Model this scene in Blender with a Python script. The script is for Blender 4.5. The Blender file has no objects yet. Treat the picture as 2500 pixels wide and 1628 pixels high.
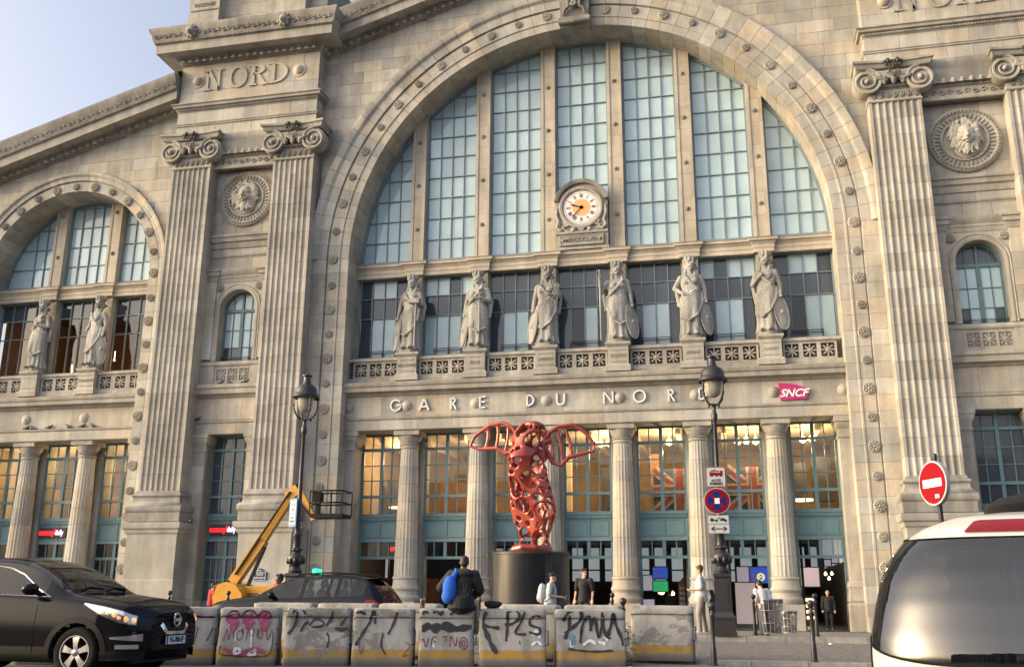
import bpy, bmesh, math, random
import numpy as np
from mathutils import Vector, Matrix, Quaternion
PI = math.pi
rnd = random.Random(7)
scene = bpy.context.scene
C = scene.collection
R = math.radians

# ------------------------------------------------------------------ camera, sky, sun, exposure
cam_d = bpy.data.cameras.new('camera'); cam = bpy.data.objects.new('camera', cam_d); C.objects.link(cam)
YAW, PITCH, ROLL = 0.22095, 0.26673, 0.00627
fw = Vector((-math.sin(YAW)*math.cos(PITCH), math.cos(YAW)*math.cos(PITCH), math.sin(PITCH)))
r0 = Vector((math.cos(YAW), math.sin(YAW), 0)); u0 = r0.cross(fw)
rt = r0*math.cos(ROLL)+u0*math.sin(ROLL); up = -r0*math.sin(ROLL)+u0*math.cos(ROLL)
M = Matrix((rt, up, -fw)).transposed().to_4x4(); M.translation = Vector((6.788, -45.274, 1.29))
cam.matrix_world = M
cam_d.sensor_width = 36; cam_d.lens = 36*2366.97/2500; cam_d.clip_start = .1; cam_d.clip_end = 5000
scene.camera = cam

SUN_AZ, SUN_EL = R(-108.5), R(8)      # azimuth from +Y (clockwise towards +X), elevation: low soft evening light from the left
world = bpy.data.worlds.new('World'); scene.world = world; world.use_nodes = True
wn = world.node_tree.nodes; wn.clear()
sky = wn.new('ShaderNodeTexSky'); sky.sky_type = 'NISHITA'; sky.sun_disc = False
sky.sun_elevation = SUN_EL; sky.sun_rotation = SUN_AZ
sky.altitude = 50; sky.air_density = .5; sky.dust_density = 10; sky.ozone_density = .3
bg = wn.new('ShaderNodeBackground'); bg.inputs[1].default_value = .15
wo = wn.new('ShaderNodeOutputWorld')
world.node_tree.links.new(sky.outputs[0], bg.inputs[0]); world.node_tree.links.new(bg.outputs[0], wo.inputs[0])
sd = bpy.data.lights.new('sun', 'SUN'); sd.energy = .5; sd.angle = R(170); sd.color = (1, .93, .84)
sun = bpy.data.objects.new('sun', sd); C.objects.link(sun)
sdir = Vector((math.sin(SUN_AZ)*math.cos(SUN_EL), math.cos(SUN_AZ)*math.cos(SUN_EL), math.sin(SUN_EL)))
sun.rotation_euler = sdir.to_track_quat('Z', 'Y').to_euler(); sun.location = sdir*80
scene.view_settings.view_transform = 'Standard'; scene.view_settings.look = 'None'
scene.view_settings.gamma = 1; scene.view_settings.exposure = 2.36; scene.view_settings.use_curve_mapping = False
scene.render.engine = 'CYCLES'
scene.cycles.use_denoising = True
scene.cycles.max_bounces = 6; scene.cycles.sample_clamp_indirect = 6

# ------------------------------------------------------------------ materials
MATS = {}
def nt(name):
    m = bpy.data.materials.new(name); m.use_nodes = True; MATS[name] = m
    t = m.node_tree; b = t.nodes['Principled BSDF']; return m, t, b
def N(t, k, **kw):
    n = t.nodes.new(k)
    for a, v in kw.items(): setattr(n, a, v)
    return n
def plain(name, col, rough=.6, metal=0, noise=.0, nscale=8, bump=0, rand=0, coat=0, spec=None, stretch=None):
    m, t, b = nt(name); L = t.links.new
    b.inputs['Base Color'].default_value = (*col, 1); b.inputs['Roughness'].default_value = rough; b.inputs['Metallic'].default_value = metal
    if coat: b.inputs['Coat Weight'].default_value = coat; b.inputs['Coat Roughness'].default_value = .03
    if spec is not None: b.inputs['Specular IOR Level'].default_value = spec
    if noise or rand or bump:
        g = N(t, 'ShaderNodeNewGeometry'); nz = N(t, 'ShaderNodeTexNoise'); nz.inputs['Scale'].default_value = nscale; nz.inputs['Detail'].default_value = 5
        mp = N(t, 'ShaderNodeMapping')
        if stretch: mp.inputs['Scale'].default_value = stretch
        L(g.outputs['Position'], mp.inputs[0]); L(mp.outputs[0], nz.inputs['Vector'])
        mr = N(t, 'ShaderNodeMapRange'); mr.inputs[1].default_value = .25; mr.inputs[2].default_value = .75; mr.inputs[3].default_value = 1-noise; mr.inputs[4].default_value = 1+noise*.6
        L(nz.outputs[0], mr.inputs[0])
        val = mr.outputs[0]
        if rand:
            oi = N(t, 'ShaderNodeObjectInfo'); m2 = N(t, 'ShaderNodeMapRange'); m2.inputs[3].default_value = 1-rand; m2.inputs[4].default_value = 1+rand
            L(oi.outputs['Random'], m2.inputs[0]); mu = N(t, 'ShaderNodeMath', operation='MULTIPLY'); L(val, mu.inputs[0]); L(m2.outputs[0], mu.inputs[1]); val = mu.outputs[0]
        vm = N(t, 'ShaderNodeVectorMath', operation='SCALE'); vm.inputs[0].default_value = col; L(val, vm.inputs['Scale']); L(vm.outputs[0], b.inputs['Base Color'])
        if bump:
            bp = N(t, 'ShaderNodeBump'); bp.inputs['Strength'].default_value = bump; bp.inputs['Distance'].default_value = .02
            L(nz.outputs[0], bp.inputs['Height']); L(bp.outputs[0], b.inputs['Normal'])
    return m
def emit(name, col, s):
    m, t, b = nt(name); b.inputs['Base Color'].default_value = (*[min(c, .8) for c in col], 1)
    b.inputs['Emission Color'].default_value = (*col, 1); b.inputs['Emission Strength'].default_value = s*.66; return m
def stone(name, tones, streak=.16, dirt=.28, rough=.9, soot=0.0):
    """limestone: one tone per block (object random), cloudy patches, soft vertical rain streaks, fine grain"""
    m, t, b = nt(name); L = t.links.new
    oi = N(t, 'ShaderNodeObjectInfo'); cr = N(t, 'ShaderNodeValToRGB'); cr.color_ramp.interpolation = 'CONSTANT' if len(tones) > 3 else 'LINEAR'
    el = cr.color_ramp.elements
    while len(el) < len(tones): el.new(.5)
    for i, c in enumerate(tones): el[i].position = i/len(tones); el[i].color = (*c, 1)
    L(oi.outputs['Random'], cr.inputs[0])
    g = N(t, 'ShaderNodeNewGeometry')
    def nz(scale, stretch, det=5, lo=.3, hi=.7, a=0., z=1.):
        mp = N(t, 'ShaderNodeMapping'); mp.inputs['Scale'].default_value = stretch; L(g.outputs['Position'], mp.inputs[0])
        n = N(t, 'ShaderNodeTexNoise'); n.inputs['Scale'].default_value = scale; n.inputs['Detail'].default_value = det; n.inputs['Roughness'].default_value = .62
        L(mp.outputs[0], n.inputs['Vector']); mr = N(t, 'ShaderNodeMapRange'); mr.inputs[1].default_value = lo; mr.inputs[2].default_value = hi; mr.inputs[3].default_value = a; mr.inputs[4].default_value = z
        L(n.outputs[0], mr.inputs[0]); return mr.outputs[0], n.outputs[0]
    cl, _ = nz(.55, (1, 1, 1), 6, .3, .72, 1-dirt, 1.08)
    st, _ = nz(1.1, (1.6, 1.6, .22), 3, .35, .68, 1-streak, 1.05)
    gr, gf = nz(14, (1, 1, 1), 4, .3, .7, .90, 1.08)
    a1 = N(t, 'ShaderNodeMath', operation='MULTIPLY'); L(cl, a1.inputs[0]); L(st, a1.inputs[1])
    a2 = N(t, 'ShaderNodeMath', operation='MULTIPLY'); L(a1.outputs[0], a2.inputs[0]); L(gr, a2.inputs[1])
    vm = N(t, 'ShaderNodeVectorMath', operation='SCALE'); L(cr.outputs[0], vm.inputs[0]); L(a2.outputs[0], vm.inputs['Scale'])
    out = vm.outputs[0]
    if soot:
        so, _ = nz(1.1, (1.6, 1.6, .35), 7, .50, .70, 0, soot); mx = N(t, 'ShaderNodeMix', data_type='RGBA'); L(so, mx.inputs[0]); L(out, mx.inputs[6]); mx.inputs[7].default_value = (.07, .065, .055, 1); out = mx.outputs[2]
    L(out, b.inputs['Base Color']); b.inputs['Roughness'].default_value = rough; b.inputs['Specular IOR Level'].default_value = .2
    bp = N(t, 'ShaderNodeBump'); bp.inputs['Strength'].default_value = .35; bp.inputs['Distance'].default_value = .02; L(gf, bp.inputs['Height']); L(bp.outputs[0], b.inputs['Normal'])
    return m
T0 = [(0.483,0.455,0.395),(0.431,0.410,0.364),(0.514,0.496,0.444),(0.462,0.421,0.354),(0.386,0.373,0.333),(0.534,0.501,0.429),(0.447,0.436,0.395),(0.503,0.448,0.368),(0.411,0.403,0.368)]
stone('stone', T0, .20, .30, soot=.14)
stone('stone_trim', [(0.442,0.419,0.368),(0.473,0.448,0.395),(0.411,0.390,0.346)], .24, .32, soot=.24)
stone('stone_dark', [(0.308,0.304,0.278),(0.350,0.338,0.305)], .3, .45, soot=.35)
stone('stone_shaft', [(0.484,0.461,0.405),(0.407,0.382,0.335),(0.454,0.427,0.371),(0.428,0.399,0.349),(0.502,0.481,0.429),(0.388,0.369,0.328),(0.436,0.410,0.356)], .26, .3)
stone('stone_warm', [(0.514,0.448,0.354),(0.473,0.424,0.346),(0.545,0.488,0.403)], .2, .25)
stone('stone_statue', [(0.411,0.413,0.395),(0.442,0.442,0.417)], .45, .4, soot=.25)
stone('joint', [(0.257,0.250,0.229),(0.278,0.267,0.242)], .2, .3)
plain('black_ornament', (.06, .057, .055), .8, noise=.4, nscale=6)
plain('paint_blue', (.105, .19, .215), .5, noise=.18, nscale=3, rand=.06)
plain('paint_panel', (.12, .215, .245), .5, noise=.12, nscale=2)
plain('metal_frame', (.19, .26, .295), .5, noise=.15, nscale=4)
plain('glass_pale', (.40, .53, .575), .05, rand=.11, noise=.12, nscale=.9)  # frosted pale blue, with reflected sky put into the base colour
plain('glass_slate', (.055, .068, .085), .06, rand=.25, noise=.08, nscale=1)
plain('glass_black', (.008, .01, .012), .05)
def clear_glass(name, tint, refl=.10, rough=.0, milk=0.):
    m, t, b = nt(name); L = t.links.new; t.nodes.remove(b)
    tr = N(t, 'ShaderNodeBsdfTransparent'); tr.inputs[0].default_value = (*tint, 1); gl = N(t, 'ShaderNodeBsdfGlossy'); gl.inputs['Roughness'].default_value = rough
    fr = N(t, 'ShaderNodeFresnel'); fr.inputs[0].default_value = 1.5; ad = N(t, 'ShaderNodeMath', operation='ADD'); L(fr.outputs[0], ad.inputs[0]); ad.inputs[1].default_value = refl; ad.use_clamp = True
    mx = N(t, 'ShaderNodeMixShader'); L(ad.outputs[0], mx.inputs[0]); L(tr.outputs[0], mx.inputs[1]); L(gl.outputs[0], mx.inputs[2]); L(mx.outputs[0], t.nodes['Material Output'].inputs[0]); return m
clear_glass('glass_clear', (.86, .9, .88), .02)
clear_glass('glass_car', (.30, .34, .33), .0)
clear_glass('glass_lamp', (.8, .8, .76), .05, .1)

# ------------------------------------------------------------------ mesh toolkit
class MB:
    def __init__(s): s.v = []; s.f = []
    def add(s, vs, fs):
        n = len(s.v); s.v += [tuple(p) for p in vs]; s.f += [tuple(i+n for i in f) for f in fs]; return s
    def box(s, x0, x1, y0, y1, z0, z1):
        return s.add([(x0,y0,z0),(x1,y0,z0),(x1,y1,z0),(x0,y1,z0),(x0,y0,z1),(x1,y0,z1),(x1,y1,z1),(x0,y1,z1)],
                     [(0,3,2,1),(4,5,6,7),(0,1,5,4),(1,2,6,5),(2,3,7,6),(3,0,4,7)])
    def obox(s, c, half, rot):      # oriented box; rot = 3x3 Matrix
        P = [Vector(c)+rot@Vector((a*half[0], b*half[1], d*half[2])) for d in (-1,1) for a, b in ((-1,-1),(1,-1),(1,1),(-1,1))]
        return s.add(P, [(0,3,2,1),(4,5,6,7),(0,1,5,4),(1,2,6,5),(2,3,7,6),(3,0,4,7)])
    def prism(s, poly, y0, y1):     # polygon in XZ pushed from y0 (front) to y1
        n = len(poly)
        if n < 3: return s
        return s.add([(x, y0, z) for x, z in poly]+[(x, y1, z) for x, z in poly],
                     [tuple(range(n)), tuple(range(2*n-1, n-1, -1))]+[(i, i+n, (i+1) % n+n, (i+1) % n) for i in range(n)])
    def grid(s, P, cu=False, cv=False, flip=False):
        nu = len(P); nv = len(P[0]); fs = []
        for i in range(nu if cu else nu-1):
            for j in range(nv if cv else nv-1):
                q = (i*nv+j, ((i+1) % nu)*nv+j, ((i+1) % nu)*nv+(j+1) % nv, i*nv+(j+1) % nv); fs.append(q[::-1] if flip else q)
        return s.add([p for r in P for p in r], fs)
    def loft(s, rings, caps=True):
        n = len(rings[0]); s.grid(rings, cv=True)
        if caps:
            o = len(s.v)-n*len(rings); s.f.append(tuple(o+i for i in range(n))[::-1]); s.f.append(tuple(len(s.v)-n+i for i in range(n)))
        return s
    def lathe(s, prof, cx, cy, z0=0, n=24, fl=None):
        rings = []
        for r, z in prof:
            rings.append([(cx+(r*(1 if fl is None else fl(k/n, z)))*math.cos(2*PI*k/n), cy+(r*(1 if fl is None else fl(k/n, z)))*math.sin(2*PI*k/n), z0+z) for k in range(n)])
        return s.loft(rings)
    def tube(s, pts, r, n=8, closed=False, caps=True, squash=1):
        pts = [Vector(p) for p in pts]; rs = r if hasattr(r, '__len__') else [r]*len(pts); rings = []; prev = None
        m = len(pts)
        for i, p in enumerate(pts):
            a = pts[(i-1) % m] if (closed or i > 0) else p; b = pts[(i+1) % m] if (closed or i < m-1) else p
            d = (b-a).normalized() if (b-a).length > 1e-9 else Vector((0,0,1))
            if prev is None:
                e = Vector((0,1,0)) if abs(d.y) < .9 else Vector((1,0,0)); u = d.cross(e).normalized()
            else: u = (prev-d*prev.dot(d)); u = u.normalized() if u.length > 1e-6 else d.orthogonal().normalized()
            prev = u; w = d.cross(u)
            rings.append([p+(u*math.cos(2*PI*k/n)+w*math.sin(2*PI*k/n)*squash)*rs[i] for k in range(n)])
        if closed: return s.grid(rings, cu=True, cv=True)
        return s.loft(rings, caps)
    def ell(s, c, r, nu=12, nv=8, rot=None):
        c = Vector(c); r = (r, r, r) if not hasattr(r, '__len__') else r; P = []
        for j in range(nv+1):
            th = PI*j/nv; row = []
            for i in range(nu):
                q = Vector((r[0]*math.sin(th)*math.cos(2*PI*i/nu), r[1]*math.sin(th)*math.sin(2*PI*i/nu), -r[2]*math.cos(th)))
                row.append(c+(rot@q if rot else q))
            P.append(row)
        return s.grid(P, cv=True)
    def cap(s, a, b, r0, r1=None, n=10):   # capsule with taper
        a = Vector(a); b = Vector(b); r1 = r0 if r1 is None else r1; d = (b-a); L = d.length; d = d.normalized() if L > 1e-9 else Vector((0,0,1))
        pts = []; rs = []
        for k in range(4): t = PI/2*(k/4); pts.append(a-d*r0*math.cos(t)); rs.append(max(r0*math.sin(t), .0008))
        pts.append(a); rs.append(r0); pts.append(b); rs.append(r1)
        for k in range(1, 5): t = PI/2*(k/4); pts.append(b+d*r1*math.sin(t)); rs.append(max(r1*math.cos(t), .0008))
        return s.tube(pts, rs, n)
    def mould(s, path, prof, closed=False):   # sweep profile [(out, z)] along XY path; out = to the right of travel
        m = len(path); rings = []
        def nrm(a, b):
            d = Vector((b[0]-a[0], b[1]-a[1])).normalized(); return Vector((d.y, -d.x))
        for i in range(m):
            n1 = nrm(path[i-1], path[i]) if (closed or i > 0) else None; n2 = nrm(path[i], path[(i+1) % m]) if (closed or i < m-1) else None
            if n1 is None: o = n2
            elif n2 is None: o = n1
            else: o = (n1+n2)/(1+n1.dot(n2))
            rings.append([(path[i][0]+o.x*q, path[i][1]+o.y*q, z) for q, z in prof])
        if closed: s.grid(rings, cu=True)
        else:
            o = len(s.v); k = len(prof); s.grid(rings); s.f.append(tuple(o+i for i in range(k))); s.f.append(tuple(o+(m-1)*k+i for i in range(k))[::-1])
        return s
    def mesh(s, name='m', smooth=None, fix=True):
        me = bpy.data.meshes.new(name); me.from_pydata([tuple(p) for p in s.v], [], s.f); me.validate()
        if fix:
            b = bmesh.new(); b.from_mesh(me); bmesh.ops.remove_doubles(b, verts=b.verts, dist=1e-5); bmesh.ops.recalc_face_normals(b, faces=b.faces); b.to_mesh(me); b.free()
        if smooth: me.shade_smooth(); me.set_sharp_from_angle(angle=R(smooth))
        return me
    def build(s, name, mat, parent=None, smooth=None, fix=True, loc=None, rot=None, **kw):
        me = s.mesh(name, smooth, fix); return put(name, me, mat, parent, loc, rot, **kw)
def put(name, me, mat, parent=None, loc=None, rot=None, label=None, cat=None, group=None, kind=None):
    o = bpy.data.objects.new(name, me); C.objects.link(o)
    if mat is not None and len(me.materials) == 0: me.materials.append(MATS[mat])
    if parent: o.parent = parent
    if loc is not None: o.location = loc
    if rot is not None: o.rotation_euler = rot
    tag(o, label, cat, group, kind); return o
def tag(o, label=None, cat=None, group=None, kind=None):
    if label: o['label'] = label
    if cat: o['category'] = cat
    if group: o['group'] = group
    if kind: o['kind'] = kind
    return o
def empty(name, loc=(0,0,0), rz=0, parent=None, **kw):
    o = bpy.data.objects.new(name, None); C.objects.link(o); o.location = loc; o.rotation_euler = (0,0,rz); o.empty_display_size = .3
    if parent: o.parent = parent
    return tag(o, **kw)
def copy_tree(o, parent=None):
    c = o.copy(); C.objects.link(c); c.parent = parent
    for ch in list(o.children): copy_tree(ch, c)
    return c
def blob(mb, name, mat, parent=None, voxel=.02, smooth_it=3, loc=None, rot=None, dec=None, **kw):
    """melt overlapping shapes into ONE continuous skin"""
    me = mb.mesh(name, fix=False); o = bpy.data.objects.new(name, me); C.objects.link(o)
    md = o.modifiers.new('r', 'REMESH'); md.mode = 'VOXEL'; md.voxel_size = voxel
    if smooth_it: sm = o.modifiers.new('s', 'SMOOTH'); sm.iterations = smooth_it; sm.factor = .5
    if dec: de = o.modifiers.new('d', 'DECIMATE'); de.ratio = dec
    dg = bpy.context.evaluated_depsgraph_get(); dg.update(); nm = bpy.data.meshes.new_from_object(o.evaluated_get(dg))
    bpy.data.objects.remove(o); bpy.data.meshes.remove(me); nm.name = name; nm.shade_smooth(); nm.materials.clear()
    return put(name, nm, mat, parent, loc, rot, **kw)
def text_mesh(txt, size, depth=.01, align='CENTER', sx=1.0, bold=0.0, shear=0.0):
    cu = bpy.data.curves.new('txt', 'FONT'); cu.body = txt; cu.size = size; cu.extrude = depth; cu.align_x = align; cu.align_y = 'CENTER'; cu.resolution_u = 3; cu.offset = bold; cu.shear = shear
    o = bpy.data.objects.new('txt', cu); C.objects.link(o); dg = bpy.context.evaluated_depsgraph_get(); dg.update()
    me = bpy.data.meshes.new_from_object(o.evaluated_get(dg)); bpy.data.objects.remove(o); bpy.data.curves.remove(cu); me.materials.clear()
    me.transform(Matrix.Diagonal((sx,1,1,1))); me.transform(Matrix.Rotation(PI/2, 4, 'X')); return me    # upright, facing -Y
def clip(poly, a, b, c):     # keep a*x+b*z+c >= 0
    out = []
    for i in range(len(poly)):
        p, q = poly[i], poly[(i+1) % len(poly)]; dp = a*p[0]+b*p[1]+c; dq = a*q[0]+b*q[1]+c
        if dp >= 0: out.append(p)
        if (dp >= 0) != (dq >= 0): t = dp/(dp-dq); out.append((p[0]+(q[0]-p[0])*t, p[1]+(q[1]-p[1])*t))
    return out
def clip_disc(poly, cx, cz, r, n=72):
    for k in range(n):
        a = 2*PI*k/n; poly = clip(poly, -math.cos(a), -math.sin(a), r+cx*math.cos(a)+cz*math.sin(a))
        if len(poly) < 3: return []
    return poly
def area(p): return abs(sum(p[i][0]*p[(i+1) % len(p)][1]-p[(i+1) % len(p)][0]*p[i][1] for i in range(len(p))))/2
# ------------------------------------------------------------------ the ground
def gz(y):      # ground height: street, cobbled lane, pavement falling to the station
    if y < -26.3: return .15
    if y < -17.9: return .22+(y+26.3)*.003
    return max(0, .385*(-y)/17.9)
g = MB(); g.grid([[(x, y, 0) for x in (-400, -60, 60, 400)] for y in (-400, -70, 60, 600)]); g.v = [(x, y, -.35) for x, y, z in g.v]
plain('asphalt', (.062, .062, .066), .85, noise=.35, nscale=3, bump=.4)
plain('granite_paving', (.17, .165, .155), .8, noise=.3, nscale=2.5, bump=.3)
plain('kerb_granite', (.26, .255, .24), .8, noise=.3, nscale=6, rand=.12)
plain('sett_stone', (.13, .125, .12), .75, noise=.35, nscale=5, bump=.4)
g.build('ground', 'asphalt', kind='structure')
MB().add([(-70,-90,.15),(60,-90,.15),(60,-26.35,.15),(-70,-26.35,.15)], [(0,1,2,3)]).build('street', 'asphalt', kind='structure')
lane = MB().add([(-70,-26.1,.20),(60,-26.1,.20),(60,-18.0,.225),(-70,-18.0,.225)], [(0,1,2,3)]).build('cobbled_lane', 'asphalt', kind='structure')
ny = 12
pav = MB().grid([[(x, y, gz(y)) for x in (-70, -30, 0, 30, 60)] for y in np.linspace(-17.72, 0.2, ny)]); pav.build('pavement', 'granite_paving', kind='structure')
for nm, y0, y1, z0, z1, xs, xe in (('kerb', -17.98, -17.72, .0, .388, -24, 22), ('kerb', -26.38, -26.1, .0, .235, -14, 22)):
    k = empty('kerb', (0, y0, 0)); tag(k, kind='structure'); n = int((xe-xs)/1.0); km = MB().box(.006, .994, 0, y1-y0, 0, z1).mesh('kerb_stone')
    MB().box(-70, xs, 0, y1-y0, 0, z1).build('kerb_run', 'kerb_granite', k); MB().box(xe, 60, 0, y1-y0, 0, z1).build('kerb_run', 'kerb_granite', k)
    for i in range(n): put('kerb_stone', km, 'kerb_granite', k, (xs+i, 0, 0))
# granite setts of the lane and of the strip before the kerb: too many to pick apart
ss = MB()
for (ya, yb, xa, xb, zf) in ((-26.05, -18.05, -4, 21, lambda y: .2+(y+26.1)*.0031), (-28.4, -26.42, 4.6, 15, lambda y: .15)):
    y = ya; row = 0
    while y+.15 < yb:
        x = xa+(row % 2)*.11+rnd.random()*.04
        while x+.2 < xb:
            w = .19+rnd.random()*.06; z = zf(y)+.012+rnd.random()*.010; b0 = zf(y)-.01; e = .012
            X0, X1, Y0, Y1 = x+.006, x+w-.006, y+.006, y+.144
            ss.add([(X0,Y0,b0),(X1,Y0,b0),(X1,Y1,b0),(X0,Y1,b0),(X0+e,Y0+e,z),(X1-e,Y0+e,z),(X1-e,Y1-e,z),(X0+e,Y1-e,z)], [(4,5,6,7),(0,1,5,4),(1,2,6,5),(2,3,7,6),(3,0,4,7)])
            x += w
        y += .15; row += 1
ss.build('paving_setts', 'sett_stone', fix=False, kind='stuff', label='grey granite setts paving the lane before the station')

# ------------------------------------------------------------------ the station
ST = empty('station_building', (0,0,0), label='pale limestone railway station with a huge arched window, clock and fluted pilasters', cat='building')
ZS = 18.53                                  # spring line of the arches
def ring(prof, cx, cz, a0, a1, n=4):
    P = [[(cx+r*math.cos(a), y, cz+r*math.sin(a)) for r, y in prof] for a in np.linspace(a0, a1, n)]
    return MB().loft(P)
def straight(prof, cx, sgn, z0, z1): return MB().loft([[(cx+sgn*r, y, z) for r, y in prof] for z in (z0, z1)])
PROF = [(12.25,2.05),(12.25,0),(12.70,0),(12.72,-.05),(12.80,-.05),(12.82,-.02),(13.38,-.02),(13.40,.04),(13.45,.04),(13.47,-.09),(13.92,-.12),(14.05,-.24),(14.25,-.30),(14.42,-.30),(14.42,.25),(13.0,2.05)]
PROFJ = [(r, y) for r, y in PROF[:11]]+[(14.2,-.12),(14.2,.25),(13.0,2.05)]
PROF2 = [(5.35,2.05),(5.35,0),(5.90,0),(5.92,.04),(5.96,.04),(5.98,-.08),(6.2,-.10),(6.3,-.2),(6.45,-.22),(6.45,.25),(5.9,2.05)]
PROF2J = PROF2[:7]+[(6.35,-.10),(6.35,.25),(5.9,2.05)]
# rosette: petals round a button
def rosette_mesh(r):
    m = MB(); m.lathe([(r, .0), (r, .05), (r*.85, .09), (r*.8, .06)], 0, 0, 0, 16); m.ell((0, 0, .07), (r*.22, r*.22, .07), 8, 5)
    for k in range(8):
        a = k*PI/4; m.ell((r*.55*math.cos(a), r*.55*math.sin(a), .055), (r*.28, r*.17, .06), 8, 4, Matrix.Rotation(a, 3, 'Z'))
    me = m.mesh('rosette', 40, fix=False); me.transform(Matrix.Rotation(PI/2, 4, 'X')); return me
RO_A, RO_B = rosette_mesh(.27), rosette_mesh(.21)
def arch(cx, ri, prof, profj, nvous, rr, nros, jz, jn, key=False, njamb=23):
    ar = empty('arch', (0,0,0), parent=ST)
    MB().loft([[(cx+r*math.cos(a), y, ZS+r*math.sin(a)) for r, y in ((ri+.04,.12),(prof[-2][0]-.06,.12),(prof[-2][0]-.06,1.98),(ri+.04,1.98))] for a in np.linspace(0, PI, 61)]).build('arch_core', 'joint', ar)
    da = PI/nvous
    for i in range(nvous):
        ring(prof, cx, ZS, i*da+.0006*14/ri, (i+1)*da-.0006*14/ri).build('voussoir', 'stone', ar, 25)
    zs = np.linspace(1.15, ZS, njamb+1)
    for s in (-1, 1):
        MB().box(cx+s*(ri+.04) if s > 0 else cx-profj[-3][0]+.05, cx+s*profj[-3][0]-.05 if s > 0 else cx-ri-.04, .12, 1.98, 0, ZS).build('jamb_core', 'joint', ar)
        for i in range(njamb): straight(profj, cx, s, zs[i]+.006, zs[i+1]-.006).build('jamb_stone', 'stone', ar, 25)
        # moulded foot
        o = [(r+(0 if 0 < k < len(profj)-2 else 0), y-.06 if y < .3 else y) for k, (r, y) in enumerate(profj)]
        straight(o, cx, s, .62, 1.144).build('jamb_stone', 'stone_trim', ar, 25); o2 = [(r, y-.14 if y < .3 else y) for r, y in profj]; straight(o2, cx, s, 0, .615).build('jamb_stone', 'stone_trim', ar, 25)
    for k in range(-nros, nros+1):
        if key and k == 0: continue
        a = PI/2+k*(PI/2)/nros; put('rosette', RO_A if k % 2 else RO_B, 'stone_trim', ar, (cx+rr*math.cos(a), -.02, ZS+rr*math.sin(a)), (0, k*.4, 0))
    for s in (-1, 1):
        for j in range(jn): put('rosette', RO_A if j % 2 else RO_B, 'stone_trim', ar, (cx+s*rr, -.02, ZS-jz-j*1.312), (0, j*.5, 0))
    return ar
arch(0, 12.25, PROF, PROFJ, 52, 13.12, 13, 1.45, 13, key=True)
arch(-29.35, 5.35, PROF2, PROF2J, 22, 5.63, 7, 1.45, 13)

# ashlar: staggered blocks between two levels, cut by any outline function
def ashlar(parent, x0, x1, z0, z1, y, ch, bw, cutter=None, thick=.2, mat='stone', gap=.007, name='ashlar_block'):
    n = max(1, round((z1-z0)/ch)); h = (z1-z0)/n
    for r in range(n):
        a, b = z0+r*h+gap, z0+(r+1)*h-gap; x = x0; first = True
        while x < x1-.02:
            w = bw*(.75+rnd.random()*.6)*(.55 if first and r % 2 else 1); first = False
            e = min(x+w, x1)
            if x1-e < bw*.4: e = x1
            ps = [[(x+gap, a), (e-gap, a), (e-gap, b), (x+gap, b)]]
            if cutter: ps = cutter(ps[0])
            for p in ps:
                if len(p) >= 3 and area(p) > .03: MB().prism(p, y+rnd.uniform(-.006, .006), y+thick).build(name, mat, parent, fix=False)
            x = e
def outside_disc(poly, cx, cz, r):
    """block minus disc: slide every point that lies inside the disc out along X"""
    x0 = min(p[0] for p in poly); x1 = max(p[0] for p in poly); z0 = min(p[1] for p in poly); z1 = max(p[1] for p in poly)
    s = 1 if (x0+x1)/2 > cx else -1; pts = []
    zz = np.linspace(z0, z1, 6); inn = []
    for z in zz:
        d = r*r-(z-cz)**2; lim = math.sqrt(d) if d > 0 else 0
        near, far = (x0, x1) if s > 0 else (x1, x0); e = cx+s*lim
        if (far-e)*s <= .02: inn.append(None)
        else: inn.append((e if (near-e)*s < 0 else near, z))
    ok = [i for i, v in enumerate(inn) if v]
    if len(ok) < 2: return []
    zz = [zz[i] for i in ok]; far = x1 if s > 0 else x0
    p = [inn[i] for i in ok]+[(far, zz[-1]), (far, zz[0])]
    return p
SL = .302
def rake_c(x): return 30.60+SL*(14.25-abs(x))
def cut_c(p):
    p = outside_disc(p, 0, ZS, 14.43)
    if not p: return []
    s = 1 if sum(q[0] for q in p) > 0 else -1
    return [clip(p, -s*SL, -1, 30.60+SL*14.25)]
sp = empty('spandrel_wall', parent=ST)
def half_core(sg):
    P = [(sg*14.43*math.cos(a), ZS+14.43*math.sin(a)) for a in np.linspace(0, PI/2, 25)]
    return MB().prism(P+[(0, rake_c(0)), (sg*14.25, rake_c(14.25))], .03, 1.2)
for sg in (-1, 1):
    half_core(sg).build('wall_core', 'joint', sp)
    ashlar(sp, 0 if sg > 0 else -14.25, 14.25 if sg > 0 else 0, ZS, 35.0, 0, .69, 1.35, cut_c)
# left wing wall
LX = -29.35
def rake_l(x): return 24.75+.2905*(x+34.55)
def cut_l(p):
    p = outside_disc(p, LX, ZS, 6.46)
    return [clip(p, .2905, -1, 24.75+.2905*34.55)] if p else []
lw = empty('wing_wall', parent=ST)
Pc = [(LX+6.46*math.cos(a), ZS+6.46*math.sin(a)) for a in np.linspace(0, PI, 41)]
MB().prism(Pc+[(-40, ZS), (-40, rake_l(-40)), (-22.6, rake_l(-22.6)), (-22.6, ZS)], .03, 1.2).build('wall_core', 'joint', lw)
ashlar(lw, LX, -22.6, ZS, 28.4, 0, .69, 1.35, cut_l); ashlar(lw, -40, LX, ZS, 28.4, 0, .69, 1.35, cut_l)
for x0, x1 in ((-22.99, -22.55), (-40, -35.72)):
    MB().box(x0, x1, .06, 1.5, 0, ZS).build('wall_core', 'joint', lw); ashlar(lw, x0, x1, 0, ZS, .0, .8, 1.4)

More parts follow.
